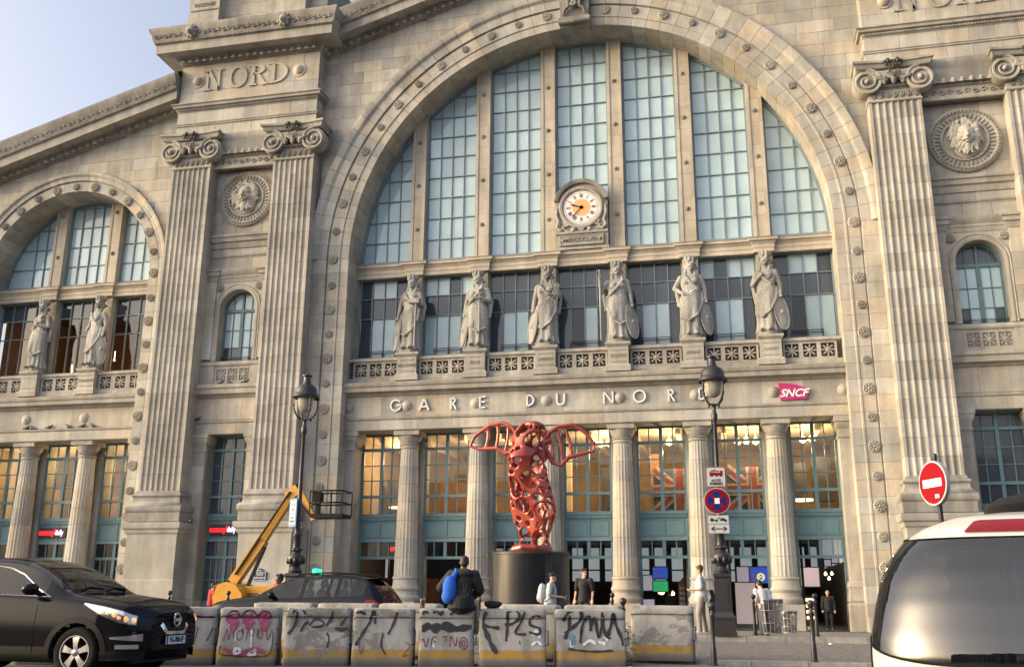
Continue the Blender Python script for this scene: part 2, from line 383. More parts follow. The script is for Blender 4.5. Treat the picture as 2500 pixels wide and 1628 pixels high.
# cornices: profile (out, height)
CORN = [(-.3,0),(.06,0),(.08,.05),(.14,.08),(.3,.40),(.33,.43),(1.05,.40),(1.08,.36),(1.10,.88),(1.16,.90),(1.18,.98),(1.22,1.02),(1.26,1.12),(1.34,1.45),(1.46,1.62),(1.48,1.78),(-.3,1.95)]
def egg_mesh(w, h):
    m = MB(); m.ell((0, 0, 0), (w*.27, .12, h*.42), 8, 6); P = []
    for k in range(9): a = PI+PI*k/8; P.append((w*.40*math.cos(a), 0, h*.05+h*.47*math.sin(a)))
    P = [(-w*.4, 0, h*.4)]+P+[(w*.4, 0, h*.4)]; m.tube(P, w*.06, 5); m.cap((w*.5, 0, h*.35), (w*.5, 0, -h*.45), w*.05, w*.02, 5); return m.mesh('egg', 40, fix=False)
EGG = egg_mesh(.46, .50); BEAD = MB().ell((0, 0, 0), (.055, .05, .045), 6, 4).mesh('bead', 60, fix=False)
def beads(path, step, parent, r=(.06,.05,.05)):
    m = MB()
    for (a, b) in zip(path, path[1:]):
        a = Vector(a); b = Vector(b); n = max(1, int((b-a).length/step))
        for i in range(n): m.ell(a.lerp(b, (i+.5)/n), r, 6, 4)
    return m.build('bead_course', 'stone_trim', parent, 60, fix=False, kind='stuff')
def eggs(a, b, parent, step=.44, tilt=0, mesh=None):
    a = Vector(a); b = Vector(b); n = max(1, int((b-a).length/step)); ang = math.atan2(b.z-a.z, b.x-a.x)
    for i in range(n): put('egg', mesh or EGG, 'stone_trim', parent, a.lerp(b, (i+.5)/n), (R(-35), -ang*0, math.atan2(b.y-a.y, b.x-a.x)))
def scroll_band(a, b, h, parent, step=.34):       # running carved foliage: joined relief
    m = MB(); a = Vector(a); b = Vector(b); n = int((b-a).length/step); d = (b-a).normalized()
    for i in range(n):
        p = a.lerp(b, (i+.5)/n); s = 1 if i % 2 else -1
        pts = [p+d*(step*.42*math.cos(t)*(1-.1*t))+Vector((0, 0, s*h*.34*math.sin(t)*(1-.1*t))) for t in np.linspace(0, 5.4, 9)]
        m.tube(pts, h*.09, 5); m.ell(p+Vector((0, 0, -s*h*.1)), (step*.16, .06, h*.16), 6, 4)
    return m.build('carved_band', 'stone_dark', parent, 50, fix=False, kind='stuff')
# raking cornices of the gable and of the wing
def rake(parent, x0, zf, x1):
    rings = [[(x, -o, zf(x)+h) for o, h in CORN] for x in (x0, x1)]; MB().loft(rings).build('raking_cornice', 'stone_trim', parent, 30)
    eggs((x0, -.27, zf(x0)+.22), (x1, -.27, zf(x1)+.22), parent, .46); beads([(x0, -.09, zf(x0)+.05), (x1, -.09, zf(x1)+.05)], .13, parent)
    scroll_band((x0, -1.30, zf(x0)+1.28), (x1, -1.30, zf(x1)+1.28), .38, parent, .3); beads([(x0, -1.22, zf(x0)+.95), (x1, -1.22, zf(x1)+.95)], .14, parent)
gb = empty('gable_cornice', parent=ST); rake(gb, -14.2, rake_c, -.01); rake(gb, .01, rake_c, 14.2)
wc = empty('wing_cornice', parent=ST); rake(wc, -40, rake_l, -22.75)
MB().loft([[(x, 1.25, rake_l(x)-1) for x in (-40, -22.7)], [(x, -1.3, rake_l(x)+1.95) for x in (-40, -22.7)], [(x, -.2, rake_l(x)+2.5) for x in (-40, -22.7)], [(x, 14, rake_l(x)+2.5) for x in (-40, -22.7)]], False).build('roof', 'joint', ST)
MB().prism([(-11, 33.0), (11, 33.0), (10.5, 33.6), (0, 36.8), (-10.5, 33.6)], 1.25, 14).build('roof', 'joint', ST)

# ------------------------------------------------------------------ giant pilasters
PY = -.9
SH0, SH1 = 6.45, 24.13; NC = 21; CH = (SH1-SH0)/NC
def shaft_piece(w, f0, f1, nf=7):
    """horizontal section of a fluted shaft from flute f0 to f1; local x centred, wall at y=0"""
    mrg = .10; fwid = (w-2*mrg)/nf; pts = []
    xa = -w/2 if f0 == 0 else -w/2+mrg+f0*fwid; xb = w/2 if f1 == nf else -w/2+mrg+f1*fwid
    pts.append((xa, .25)); pts.append((xa, PY))
    for k in range(f0, f1):
        c = -w/2+mrg+(k+.5)*fwid; r = fwid*.40
        for j in range(7): a = PI-PI*j/6; pts.append((c+r*math.cos(a), PY+r*.62*math.sin(a)))
    pts.append((xb, PY)); pts.append((xb, .25))
    return MB().loft([[(x, y, z) for x, y in pts] for z in (.006, CH-.006)]).mesh('shaft_stone', 30)
def volute(m, cx, cz, y, r, s):
    m.add(*disc(cx, cz, y+.10, y+.75, r*.97, 20))
    pts = []; rs = []
    for k in range(49):
        t = k/48; a = PI/2+s*t*2*PI*2.3; q = r*(1-t)**.85*.92+r*.12; pts.append((cx+q*math.cos(a), y+.06-.05*t, cz+q*math.sin(a))); rs.append(.085*(1-t*.55))
    m.tube(pts, rs, 6); m.ell((cx, y, cz), (r*.2, .13, r*.2), 10, 6)
def disc(cx, cz, y0, y1, r, n):
    P = [(cx+r*math.cos(2*PI*k/n), cz+r*math.sin(2*PI*k/n)) for k in range(n)]
    return [(x, y0, z) for x, z in P]+[(x, y1, z) for x, z in P], [tuple(range(n)), tuple(range(2*n-1, n-1, -1))]+[(i, i+n, (i+1) % n+n, (i+1) % n) for i in range(n)]
PW = 2.34; H = PW/2
PIECES = {k: shaft_piece(PW, *k) for k in ((0,3),(3,7),(0,4),(4,7))}
def rect(h, d, y1=.2): return [(-h, y1), (-h, d), (h, d), (h, y1)]       # open path, travelling so that right = outwards
PEDP = [(-.2,0),(.10,0),(.10,1.0),(.06,1.05),(.02,1.1),(.02,1.16),(-.2,1.16)]
def make_pilaster():
    p = empty('pilaster', (0,0,0), parent=ST)
    def M_(prof, h=H, d=PY): return MB().mould(rect(h, d), prof)
    # pedestal
    pd = M_([(-.2,0),(.46,0),(.46,.55),(.40,.62),(.40,1.0),(.36,1.06),(.30,1.14),(.26,1.9),(.26,2.05),(.22,2.1),(.22,4.2),(.24,4.28),(.30,4.34),(.34,4.5),(.42,4.56),(.46,4.72),(.46,4.86),(-.2,4.9)]); pd.build('pedestal', 'stone', p, 30)
    M_([(-.2,4.9),(.30,4.9),(.30,5.35),(.34,5.38),(.38,5.46),(.38,5.62),(.33,5.72),(.22,5.78),(.14,5.95),(.12,6.1),(.16,6.13),(.2,6.2),(.17,6.28),(.08,6.32),(.05,6.45),(-.2,6.45)]).build('base', 'stone_dark', p, 40)
    MB().box(-H+.03, H-.03, PY+.35, .2, 0, SH1).build('shaft_core', 'joint', p)
    for i in range(NC):
        for k in (((0,3),(3,7)) if i % 2 else ((0,4),(4,7))): put('shaft_stone', PIECES[k], 'stone_shaft', p, (0, 0, SH0+i*CH))
    nk = M_([(-.2,SH1),(.02,SH1),(.06,SH1+.04),(.06,SH1+.10),(.0,SH1+.13),(.0,SH1+.62),(.05,SH1+.66),(.05,SH1+.74),(-.2,SH1+.74)]).build('necking', 'stone_trim', p, 30)
    cp = MB()
    for s in (-1, 1): volute(cp, s*1.20, 25.14, PY-.30, .64, s)
    # channel joining the volutes, abacus with hollow sides, shell under the flower
    cp.prism([(-1.2, 25.78), (-.6, 25.66), (.6, 25.66), (1.2, 25.78), (1.2, 25.5), (.5, 25.25), (-.5, 25.25), (-1.2, 25.5)], PY-.26, PY+.3)
    cp.build('capital', 'stone_trim', p, 40, fix=False)
    ab = MB(); n = 14
    def abl(z, o): return [(x, PY-.36-o+.16*(1-(x/1.8)**2)*1.0, z) for x in np.linspace(-1.62-o, 1.62+o, n)]+[(1.55+o, .2, z), (-1.55-o, .2, z)]
    ab.loft([abl(25.76, 0), abl(25.80, .06), abl(25.98, .12), abl(26.02, .2), abl(26.14, .2)]).build('abacus', 'stone_trim', p, 30)
    ml = MB(); ml.cap((-.72, PY-.28, 25.28), (-.30, PY-.32, 25.1), .13, .05, 6); ml.cap((.72, PY-.28, 25.28), (.30, PY-.32, 25.1), .13, .05, 6)
    for x in (-.42, 0, .42): ml.ell((x, PY-.26, 25.14), (.14, .12, .24), 8, 6)
    for x in np.linspace(-.55, .55, 12): ml.ell((x, PY-.18, 24.86), (.05, .06, .05), 6, 4)
    for s in (-1, 1): ml.tube([(0, PY-.36, 25.3), (s*.1, PY-.4, 25.5), (s*.22, PY-.42, 25.56), (s*.27, PY-.42, 25.46), (s*.19, PY-.42, 25.41)], [.05,.06,.06,.05,.03], 6)
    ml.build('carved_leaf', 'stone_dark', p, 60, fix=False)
    fl = MB()
    for s in (-1, 1):
        fl.ell((s*.22, PY-.52, 25.98), (.08, .09, .08), 8, 5)
        for k in range(5): a = k*2*PI/5+.3; fl.ell((s*.22+.15*math.cos(a), PY-.46, 25.96+.15*math.sin(a)), (.10, .06, .09), 7, 5)
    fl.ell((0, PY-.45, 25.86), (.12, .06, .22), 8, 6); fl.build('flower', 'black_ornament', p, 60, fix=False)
    rl = MB()
    for x in np.linspace(-.95, .95, 7):
        rl.ell((x, PY-.02, SH1+.38), (.10, .06, .16), 7, 5)
        for s in (-1, 1): rl.tube([(x, PY-.03, SH1+.2), (x+s*.1, PY-.05, SH1+.28), (x+s*.13, PY-.05, SH1+.42), (x+s*.08, PY-.05, SH1+.5)], .03, 5)
    rl.build('carved_relief', 'stone_dark', p, 60, fix=False, kind='stuff')
    return p
pil0 = make_pilaster(); pil0.location = (-21.47, 0, 0)
for x in (-15.36, 15.36, 21.43): q = copy_tree(pil0, ST); q.location = (x, 0, 0)

# ------------------------------------------------------------------ attic blocks over the pilaster pairs: NORD
def serif(ch, h):       # raised slab-serif letters, drawn with bars
    w = {'N': .80, 'O': .92, 'R': .82, 'D': .88}[ch]*h; t = .17*h; u = .075*h; m = MB(); y0, y1 = -.07, .03
    def bar(x0, z0, x1, z1, th):
        d = Vector((x1-x0, z1-z0)).normalized(); nx, nz = -d.y*th/2, d.x*th/2; m.prism([(x0-nx, z0-nz), (x1-nx, z1-nz), (x1+nx, z1+nz), (x0+nx, z0+nz)], y0, y1)
    def sf(x, z): m.prism([(x-.17*h, z-u/2), (x+.17*h, z-u/2), (x+.17*h, z+u/2), (x-.17*h, z+u/2)], y0-.004, y1)
    def arcb(cx, cz, rx, rz, a0, a1, tx, tz, n=18):
        A = np.linspace(a0, a1, n); m.loft([[(cx+q*math.cos(a)*1, y, cz+qz*math.sin(a)) for q, qz, y in ((rx, rz, y0), (rx-tx, rz-tz, y0), (rx-tx, rz-tz, y1), (rx, rz, y1))] for a in A])
    if ch == 'N': bar(-w*.34, 0, -w*.34, h, u*1.2); bar(w*.34, 0, w*.34, h, u*1.2); bar(-w*.36, h, w*.34, 0, t); sf(-w*.34, u/2); sf(-w*.40, h-u/2); sf(w*.34, h-u/2)
    if ch == 'O': arcb(0, h/2, w/2, h*.52, 0, 2*PI, t, u*1.2, 28)
    if ch == 'D': bar(-w*.3, 0, -w*.3, h, t); arcb(-w*.3, h/2, w*.78, h/2, -PI/2, PI/2, t, u*1.2); sf(-w*.36, u/2); sf(-w*.36, h-u/2)
    if ch == 'R': bar(-w*.3, 0, -w*.3, h, t); arcb(-w*.3, h*.75, w*.66, h*.25, -PI/2, PI/2, t, u*1.2); bar(-.02*w, h*.5, w*.36, 0, t); sf(-w*.3, u/2); sf(-w*.36, h-u/2); sf(w*.4, u/2)
    return m.mesh('letter', 30, fix=False)
def attic(sg):
    at = empty('attic', parent=ST); x0, x1 = (-22.68, -14.22) if sg < 0 else (14.22, 22.68); Y = -.86
    path = [(x0, .3), (x0, Y), (x1, Y), (x1, .3)]
    MB().box(x0+.03, x1-.03, Y+.04, 6, 24.9, 33.4).build('attic_core', 'joint', at)
    ashlar(at, x0, x1, 26.14, 26.76, Y, .6, 1.25, thick=.12); ashlar(at, x0, x1, 26.92, 27.68, Y, .8, 1.3, thick=.12); ashlar(at, x0, x1, 28.05, 30.62, Y, .86, 1.55, thick=.12)
    for xx, s in ((x0, -1), (x1, 1)):   # returns
        for a, b in ((26.14, 26.76), (26.92, 27.68), (28.1, 29.0), (29.0, 29.85), (29.85, 30.6)): MB().box(min(xx, xx-s*.1)+s*.003, max(xx, xx-s*.1)+s*.003, Y+.13, .2, a+.007, b-.007).build('ashlar_block', 'stone', at)
    MB().mould(path, [(-.2,26.74),(.0,26.74),(.06,26.78),(.06,26.84),(.10,26.88),(.10,26.92),(-.2,26.94)]).build('string_course', 'stone_trim', at, 30)
    MB().mould(path, [(-.2,27.66),(.02,27.66),(.04,27.70),(.08,27.84),(.22,27.88),(.24,28.0),(.32,28.05),(.32,28.10),(-.2,28.16)]).build('string_course', 'stone_trim', at, 30)
    beads([(x0, Y-.11, 27.77), (x1, Y-.11, 27.77)], .10, at, (.035,.04,.06)); beads([(x1+.11, Y, 27.77), (x1+.11, 0, 27.77)], .10, at, (.04,.035,.06))
    MB().mould(path, [(o, 30.6+h) for o, h in CORN]).build('cornice', 'stone_trim', at, 30)
    eggs((x0, Y-.24, 30.82), (x1, Y-.24, 30.82), at, .44)
    for i in range(2): put('egg', EGG, 'stone_trim', at, (x1+.24 if sg < 0 else x0-.24, Y+.2+i*.44, 30.82), (0, R(-35) if sg > 0 else R(35), PI/2))
    beads([(x0, Y-.1, 30.66), (x1, Y-.1, 30.66)], .12, at); beads([(x0-1.2, Y-1.22, 31.55), (x1+1.2, Y-1.22, 31.55)], .13, at)
    scroll_band((x0-1.2, Y-1.32, 31.9), (x1+1.2, Y-1.32, 31.9), .42, at, .3)
    sx = x1+1.32 if sg < 0 else x0-1.32; scroll_band((sx, Y-1.2, 31.9), (sx, -.3, 31.9), .42, at, .3)
    for x in (x0+1.2, (x0+x1)/2+2.6): # lion masks on the gutter
        lm = MB(); c = Vector((x, Y-1.42, 31.95)); lm.ell(c, (.28,.2,.34), 10, 8); lm.ell(c+Vector((0,-.2,-.12)), (.15,.14,.13), 8, 6)
        for k in range(9): a = k*2*PI/9; lm.ell(c+Vector((.28*math.cos(a), .02, .34*math.sin(a))), (.12,.12,.12), 6, 5)
        lm.build('lion_mask', 'stone_dark', at, 60, fix=False)
    for ch, xc in zip('NORD', (-20.62, -19.12, -17.85, -16.62)):
        put('letter', serif(ch, 1.30), 'stone', at, (xc if sg < 0 else xc+36.95, Y-.004, 28.9), None)
    for x in (-21.62, -15.42):
        bm = MB(); bm.lathe([(.40,-.0),(.40,.05),(.30,.05),(.28,.1),(.2,.18),(.1,.23),(.02,.25)], 0, 0, 0, 20); me = bm.mesh('boss', 40); me.transform(Matrix.Rotation(PI/2, 4, 'X'))
        put('boss', me, 'stone', at, (x if sg < 0 else x+36.95, Y-.0, 29.55))
    # plinth and piers above the cornice
    for a, b in ((x0+.1, x0+2.0), (x0+5.0, x0+7.4)): MB().box(a, b, Y-.1, 3, 32.3, 36.5).build('crown_pier', 'stone_trim', at)
    ashlar(at, x0+2.0, x0+5.0, 32.4, 36.2, Y+.5, .8, 1.3, thick=.2); ashlar(at, x0+7.4, x1, 32.4, 36.2, Y+.5, .8, 1.2, thick=.2)
    MB().box(x0+2.0, x1, Y+.55, 3, 32.3, 36.2).build('attic_core', 'joint', at)
    MB().mould([(x0+.1, Y+1), (x0+.1, Y-.1), (x0+2.0, Y-.1), (x0+2.0, Y+1)], [(-.1,32.35),(.12,32.35),(.12,32.95),(.05,33.05),(-.1,33.05)]).build('pier_foot', 'stone_trim', at, 30)
    if sg < 0:
        put('letter', text_mesh('VARSOVIE', .34, .02, sx=.9), 'stone_dark', at, (x0+1.05, Y-.12, 34.5))
        MB().mould([(x0+.2,Y-.1),(x0+1.9,Y-.1)], [(-.02,34.12),(.05,34.12),(.05,34.2),(-.02,34.2)]).build('pier_moulding', 'stone_dark', at)
    # frieze between the two capitals
    a, b = x0+PW+.05, x1-PW-.05
    MB().box(a-.2, b+.2, -.50, .1, 24.2, 26.1).build('attic_core', 'joint', at)
    MB().mould([(a-.2, -.55), (b+.2, -.55)], [(-.1,24.13),(.02,24.13),(.05,24.2),(0,24.24),(0,24.74),(.06,24.78),(.08,24.86),(.22,25.2),(.24,25.25),(.20,25.27),(.20,25.66),(.26,25.74),(.34,25.98),(.36,26.12),(-.1,26.14)]).build('frieze', 'stone_trim', at, 30)
    eggs((a, -.74, 25.05), (b, -.74, 25.05), at, .40); scroll_band((a, -.57, 24.49), (b, -.57, 24.49), .4, at, .34); beads([(a, -.64, 24.82), (b, -.64, 24.82)], .11, at)
for sg in (-1, 1): attic(sg)

# bearded head in a round medallion
def medallion(cx, cz, seed):
    rr = random.Random(seed); md = empty('medallion', parent=ST)
    b = MB().lathe([(1.62,-.02),(1.62,.10),(1.55,.16),(1.42,.17),(1.36,.10),(1.30,.09),(1.10,.05),(1.06,.14),(.98,.14),(.94,.05),(.5,.04),(.01,.04)], 0, 0, 0, 40).mesh('roundel', 30); b.transform(Matrix.Rotation(PI/2, 4, 'X'))
    put('roundel', b, 'stone_trim', md, (cx, -.02, cz))
    bd = MB()
    for k in range(56): a = 2*PI*k/56; bd.ell((cx+1.48*math.cos(a), -.2, cz+1.48*math.sin(a)), (.06,.05,.06), 6, 4)
    for k in range(40): a = 2*PI*k/40; bd.cap((cx+1.14*math.cos(a), -.09, cz+1.14*math.sin(a)), (cx+1.29*math.cos(a), -.12, cz+1.29*math.sin(a)), .045, .055, 6)
    bd.build('bead_ring', 'stone_dark', md, 60, fix=False, kind='stuff')
    h = MB(); y = -.16; h.ell((cx, y+.02, cz-.1), (.55, .22, .78), 16, 12)
    h.ell((cx, y-.05, cz+.12), (.36,.36,.50), 16, 12); h.cap((cx, y-.40, cz+.22), (cx, y-.52, cz+.0), .05, .085, 8); h.ell((cx, y-.42, cz-.02), (.11,.1,.06), 8, 6)
    for s in (-1, 1): h.cap((cx+s*.05, y-.36, cz+.25), (cx+s*.26, y-.28, cz+.24), .06, .05, 8); h.ell((cx+s*.22, y-.26, cz-.02), (.12,.12,.12), 8, 6); h.ell((cx+s*.15, y-.33, cz+.15), (.075,.05,.05), 8, 6)
    h.cap((cx-.16, y-.36, cz-.15), (cx, y-.42, cz-.11), .05, .06, 8); h.cap((cx+.16, y-.36, cz-.15), (cx, y-.42, cz-.11), .05, .06, 8); h.ell((cx, y-.36, cz-.24), (.10,.08,.04), 8, 5)
    for k in range(46):     # beard locks
        x = rr.uniform(-.40, .40); z = rr.uniform(-.72, -.22)*(1-.35*abs(x)/.4); h.cap((cx+x*.85, y-.26+abs(x)*.3, cz+z+.06), (cx+x+rr.uniform(-.05,.05), y-.30+abs(x)*.3, cz+z-.08), .07, .05, 6)
    for k in range(60):     # hair
        a = rr.uniform(R(-40), R(220)); q = rr.uniform(.42, .66); x, z = q*1.0*math.cos(a), .14+q*1.05*math.sin(a)*.95
        if abs(x) < .3 and z < .35: continue
        h.cap((cx+x*.85, y-.16, cz+z+.05), (cx+x*1.08+rr.uniform(-.06,.06), y-.08, cz+z-.12), .08, .055, 6)
    for i_, v_ in enumerate(h.v): h.v[i_] = (cx+(v_[0]-cx)*1.18, v_[1], cz+(v_[2]-cz)*1.15)
    blob(h, 'bearded_head', 'stone_trim', md, .022, 1)
medallion(-18.42, 22.45, 1); medallion(18.40, 22.2, 2)
# ------------------------------------------------------------------ great windows: stone mullions, iron frames, panes
YG = 1.9
def bars_and_panes(parent, x0, x1, z0, z1, cols, zlines, y, disc_=None, bar=.042, border=.085, pmat=None, fmat='metal_frame', pane='pane', fdep=.10, colx=None):
    """one glazed light: an iron frame mesh with a pane object in every opening; disc_=(cx,cz,r) cuts it to the arch"""
    fr = MB(); xs = colx or list(np.linspace(x0+border, x1-border, cols+1)); zl = [z0+border]+[z for z in zlines if z0+border < z < z1-border]+[z1-border]
    def top(x):
        if not disc_: return z1
        d = disc_[2]**2-(x-disc_[0])**2; return min(z1, disc_[1]+math.sqrt(d)) if d > 0 else z0
    def slab(p, dy=0):
        if disc_: p = clip_disc(p, *disc_)
        if len(p) >= 3 and area(p) > .0005: fr.prism(p, y-fdep+dy, y+.03+dy)
    for a, b in ((x0, x0+border), (x1-border, x1)): slab([(a, z0), (b, z0), (b, z1), (a, z1)])
    slab([(x0+border, z0), (x1-border, z0), (x1-border, z0+border), (x0+border, z0+border)], -.002); slab([(x0+border, z1-border), (x1-border, z1-border), (x1-border, z1), (x0+border, z1)], -.002)
    for x in xs[1:-1]: slab([(x-bar/2, z0+border), (x+bar/2, z0+border), (x+bar/2, z1-border), (x-bar/2, z1-border)], .012)
    for z in zl[1:-1]: slab([(x0+border, z-bar/2), (x1-border, z-bar/2), (x1-border, z+bar/2), (x0+border, z+bar/2)], .02)
    if disc_:   # iron rim along the arch
        cx, cz, r = disc_; A = [a for a in np.linspace(0, PI, 181) if x0 <= cx+r*math.cos(a) <= x1 and z0 <= cz+r*math.sin(a) <= z1+.01]
        if len(A) > 1: fr.loft([[(cx+q*math.cos(a), yy, cz+q*math.sin(a)) for q, yy in ((r, y-fdep-.01), (r-.13, y-fdep-.01), (r-.13, y+.03), (r, y+.03))] for a in A])
    w = fr.build('window', fmat, parent, fix=False)
    for i in range(len(xs)-1):
        for j in range(len(zl)-1):
            p = [(xs[i]+.012, zl[j]+.012), (xs[i+1]-.012, zl[j]+.012), (xs[i+1]-.012, zl[j+1]-.012), (xs[i]+.012, zl[j+1]-.012)]
            if disc_: p = clip_disc(p, disc_[0], disc_[1], disc_[2]-.05)
            if len(p) < 3 or area(p) < .01: continue
            m = pmat(i, j) if callable(pmat) else pmat
            if m is None: continue
            q = MB(); k = len(p); tx, tz = rnd.uniform(-.018, .018), rnd.uniform(-.018, .018); mx = sum(c[0] for c in p)/k; mz = sum(c[1] for c in p)/k
            q.add([(x, y+.0+tx*(x-mx)+tz*(z-mz), z) for x, z in p], [tuple(range(k))]); q.build(pane, m, w, fix=False)
    return w
def mullion(parent, x, z0, z1, w=.78, y0=1.45, y1=2.0, cut=None):
    p = [(x-w/2, z0), (x+w/2, z0), (x+w/2, z1), (x-w/2, z1)]
    if cut: p = clip_disc(p, *cut)
    m = MB().prism(p, y0+.06, y1).build('mullion', 'stone_warm', parent, fix=False)
    zt = max(q[1] for q in p); h = 1.28; z = z0; k = 0
    while z < zt-.05:      # its stones, with a raised border and a stud on every second one
        e = min(z+h, zt)
        for xa, xb, yy in ((x-w/2+.004, x-w/2+.16, y0), (x-w/2+.166, x+w/2-.166, y0+.04), (x+w/2-.16, x+w/2-.004, y0)):
            pp = [(xa, z+.005), (xb, z+.005), (xb, e-.005), (xa, e-.005)]
            if cut: pp = clip_disc(pp, *cut)
            if len(pp) > 2 and area(pp) > .004: MB().prism(pp, yy, y0+.08).build('mullion_stone', 'stone_warm', m, fix=False)
        if k % 2 == 1 and e-z > 1: put('stud', STUD, 'stone_dark', m, (x, y0+.03, z+h/2))
        z = e; k += 1
    return m
_s = MB().lathe([(.13,0),(.12,.03),(.07,.05),(.05,.10),(.01,.11)], 0, 0, 0, 10).mesh('stud', 40); _s.transform(Matrix.Rotation(PI/2, 4, 'X')); STUD = _s
ENT = [(-.2,17.80),(.02,17.80),(.02,18.0),(.05,18.02),(.05,18.2),(.09,18.24),(.13,18.32),(.22,18.36),(.22,18.46),(.27,18.52),(-.2,18.56)]
def great_window(cx, half, nl, sp, pmats, lowm, nrow=10):
    gw = empty('great_window', parent=ST); ms = [cx+(i-(nl-2)/2)*sp for i in range(nl-1)]; ed = [cx-half]+ms+[cx+half]; d = (cx, ZS, half)
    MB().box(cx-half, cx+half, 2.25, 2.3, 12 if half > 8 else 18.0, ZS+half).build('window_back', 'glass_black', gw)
    for m in ms: mullion(gw, m, 18.56, 32, cut=(cx, ZS, half-.0)); mullion(gw, m, 13.4, 17.80)
    for i in range(nl):
        a = ed[i]+(.39 if i else 0); b = ed[i+1]-(.39 if i < nl-1 else 0)
        cxs = None
        if i == 0: b_ = b-.09; cxs = [a]+[b_-(3-k)*.665 for k in range(0, 4)] if half > 8 else None
        if i == nl-1: a_ = a+.09; cxs = [a_+k*.665 for k in range(0, 4)]+[b] if half > 8 else None
        if half < 8 and i in (0, 2): cxs = [a]+[b-.09-(2-k)*.66 for k in range(3)] if i == 0 else [a+.09+k*.66 for k in range(3)]+[b]
        bars_and_panes(gw, a, b, 18.76, ZS+half, 4, [18.76+1.2*k for k in range(1, 12)], YG, d, pmat=pmats, colx=cxs)
        lo = lambda c, r, i=i: lowm(i, c, r)
        bars_and_panes(gw, a, b, 13.42, 17.86, 4, [15.67, 16.78], YG, None, pmat=lo, pane='casement_pane', colx=[a+.09]+[a+.09+(b-a-.18)*k/4 for k in (1, 2, 3)]+[b-.09])
        if half > 8:
            q = MB(); xm = (a+b)/2
            for z in (13.72, 13.84): q.box(xm-.75, xm+.75, YG-.17, YG-.13, z, z+.035)
            for x in (xm-.74, xm, xm+.70): q.box(x, x+.04, YG-.165, YG-.135, 13.52, 13.86)
            q.build('guard_rail', 'black_iron', gw, fix=False)
    # entablature across at the spring line, breaking forward at each mullion
    MB().box(cx-half, cx+half, 1.40, 2.0, 17.82, 18.54).build('entablature_core', 'joint', gw)
    pts = [(cx-half, 1.38)]
    for m in ms: pts += [(m-.48, 1.38), (m-.48, 1.22), (m+.48, 1.22), (m+.48, 1.38)]
    pts += [(cx+half, 1.38)]; MB().mould(pts, ENT).build('entablature', 'stone_warm', gw, 30)
    return gw, ms
plain('black_iron', (.012, .012, .014), .45, noise=.3, nscale=20)
def low_main(i, c, r):  # pale and slate panes put reflected sky and dark buildings into the glass colour
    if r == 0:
        if (i == 3 and c == 1) or (i == 6 and c == 1): return 'glass_black'  # open casements: the dark inside is drawn as a black pane
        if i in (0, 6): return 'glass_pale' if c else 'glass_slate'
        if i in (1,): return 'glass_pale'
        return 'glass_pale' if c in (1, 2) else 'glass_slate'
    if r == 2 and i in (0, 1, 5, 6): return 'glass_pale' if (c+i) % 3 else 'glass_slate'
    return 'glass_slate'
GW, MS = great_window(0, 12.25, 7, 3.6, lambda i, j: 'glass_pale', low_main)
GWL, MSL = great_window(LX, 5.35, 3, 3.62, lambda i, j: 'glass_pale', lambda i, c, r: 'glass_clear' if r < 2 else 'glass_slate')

# ------------------------------------------------------------------ lower order: balustrade, cornice, frieze, columns, doors
def star_panel():
    m = MB(); s = .60; t = .06
    for a in range(4): m.obox((0, 0, 0), (s/2, .05, .028), Matrix.Rotation(a*PI/4, 3, 'Y'))
    m.ell((0, -.03, 0), (.09, .06, .09), 8, 5); return m.mesh('star_panel', fix=False)
STAR = star_panel()
def pedestal(parent, x, txt):
    p = MB(); pth = lambda h, y: [(x-h, 1.2), (x-h, y), (x+h, y), (x+h, 1.2)]
    p.mould(pth(.5, .52), [(-.3,11.95),(.12,11.95),(.12,12.2),(.08,12.26),(.0,12.3),(.0,13.18),(.05,13.22),(.12,13.30),(.12,13.40),(-.3,13.44)]); p.box(x-.48, x+.48, .54, 1.25, 11.95, 13.43)
    o = p.build('statue_pedestal', 'stone_trim', parent, 30)
    MB().mould([(x-.36,.52),(x+.36,.52)], [(-.02,12.42),(.03,12.42),(.03,12.45),(-.02,12.45)]).build('plaque_edge', 'stone_trim', o); MB().mould([(x-.36,.52),(x+.36,.52)], [(-.02,13.0),(.03,13.0),(.03,13.03),(-.02,13.03)]).build('plaque_edge', 'stone_trim', o)
    if txt: put('lettering', text_mesh(txt, .22, .012, bold=.004), 'stone_dark', o, (x, .51, 12.72))
    return o
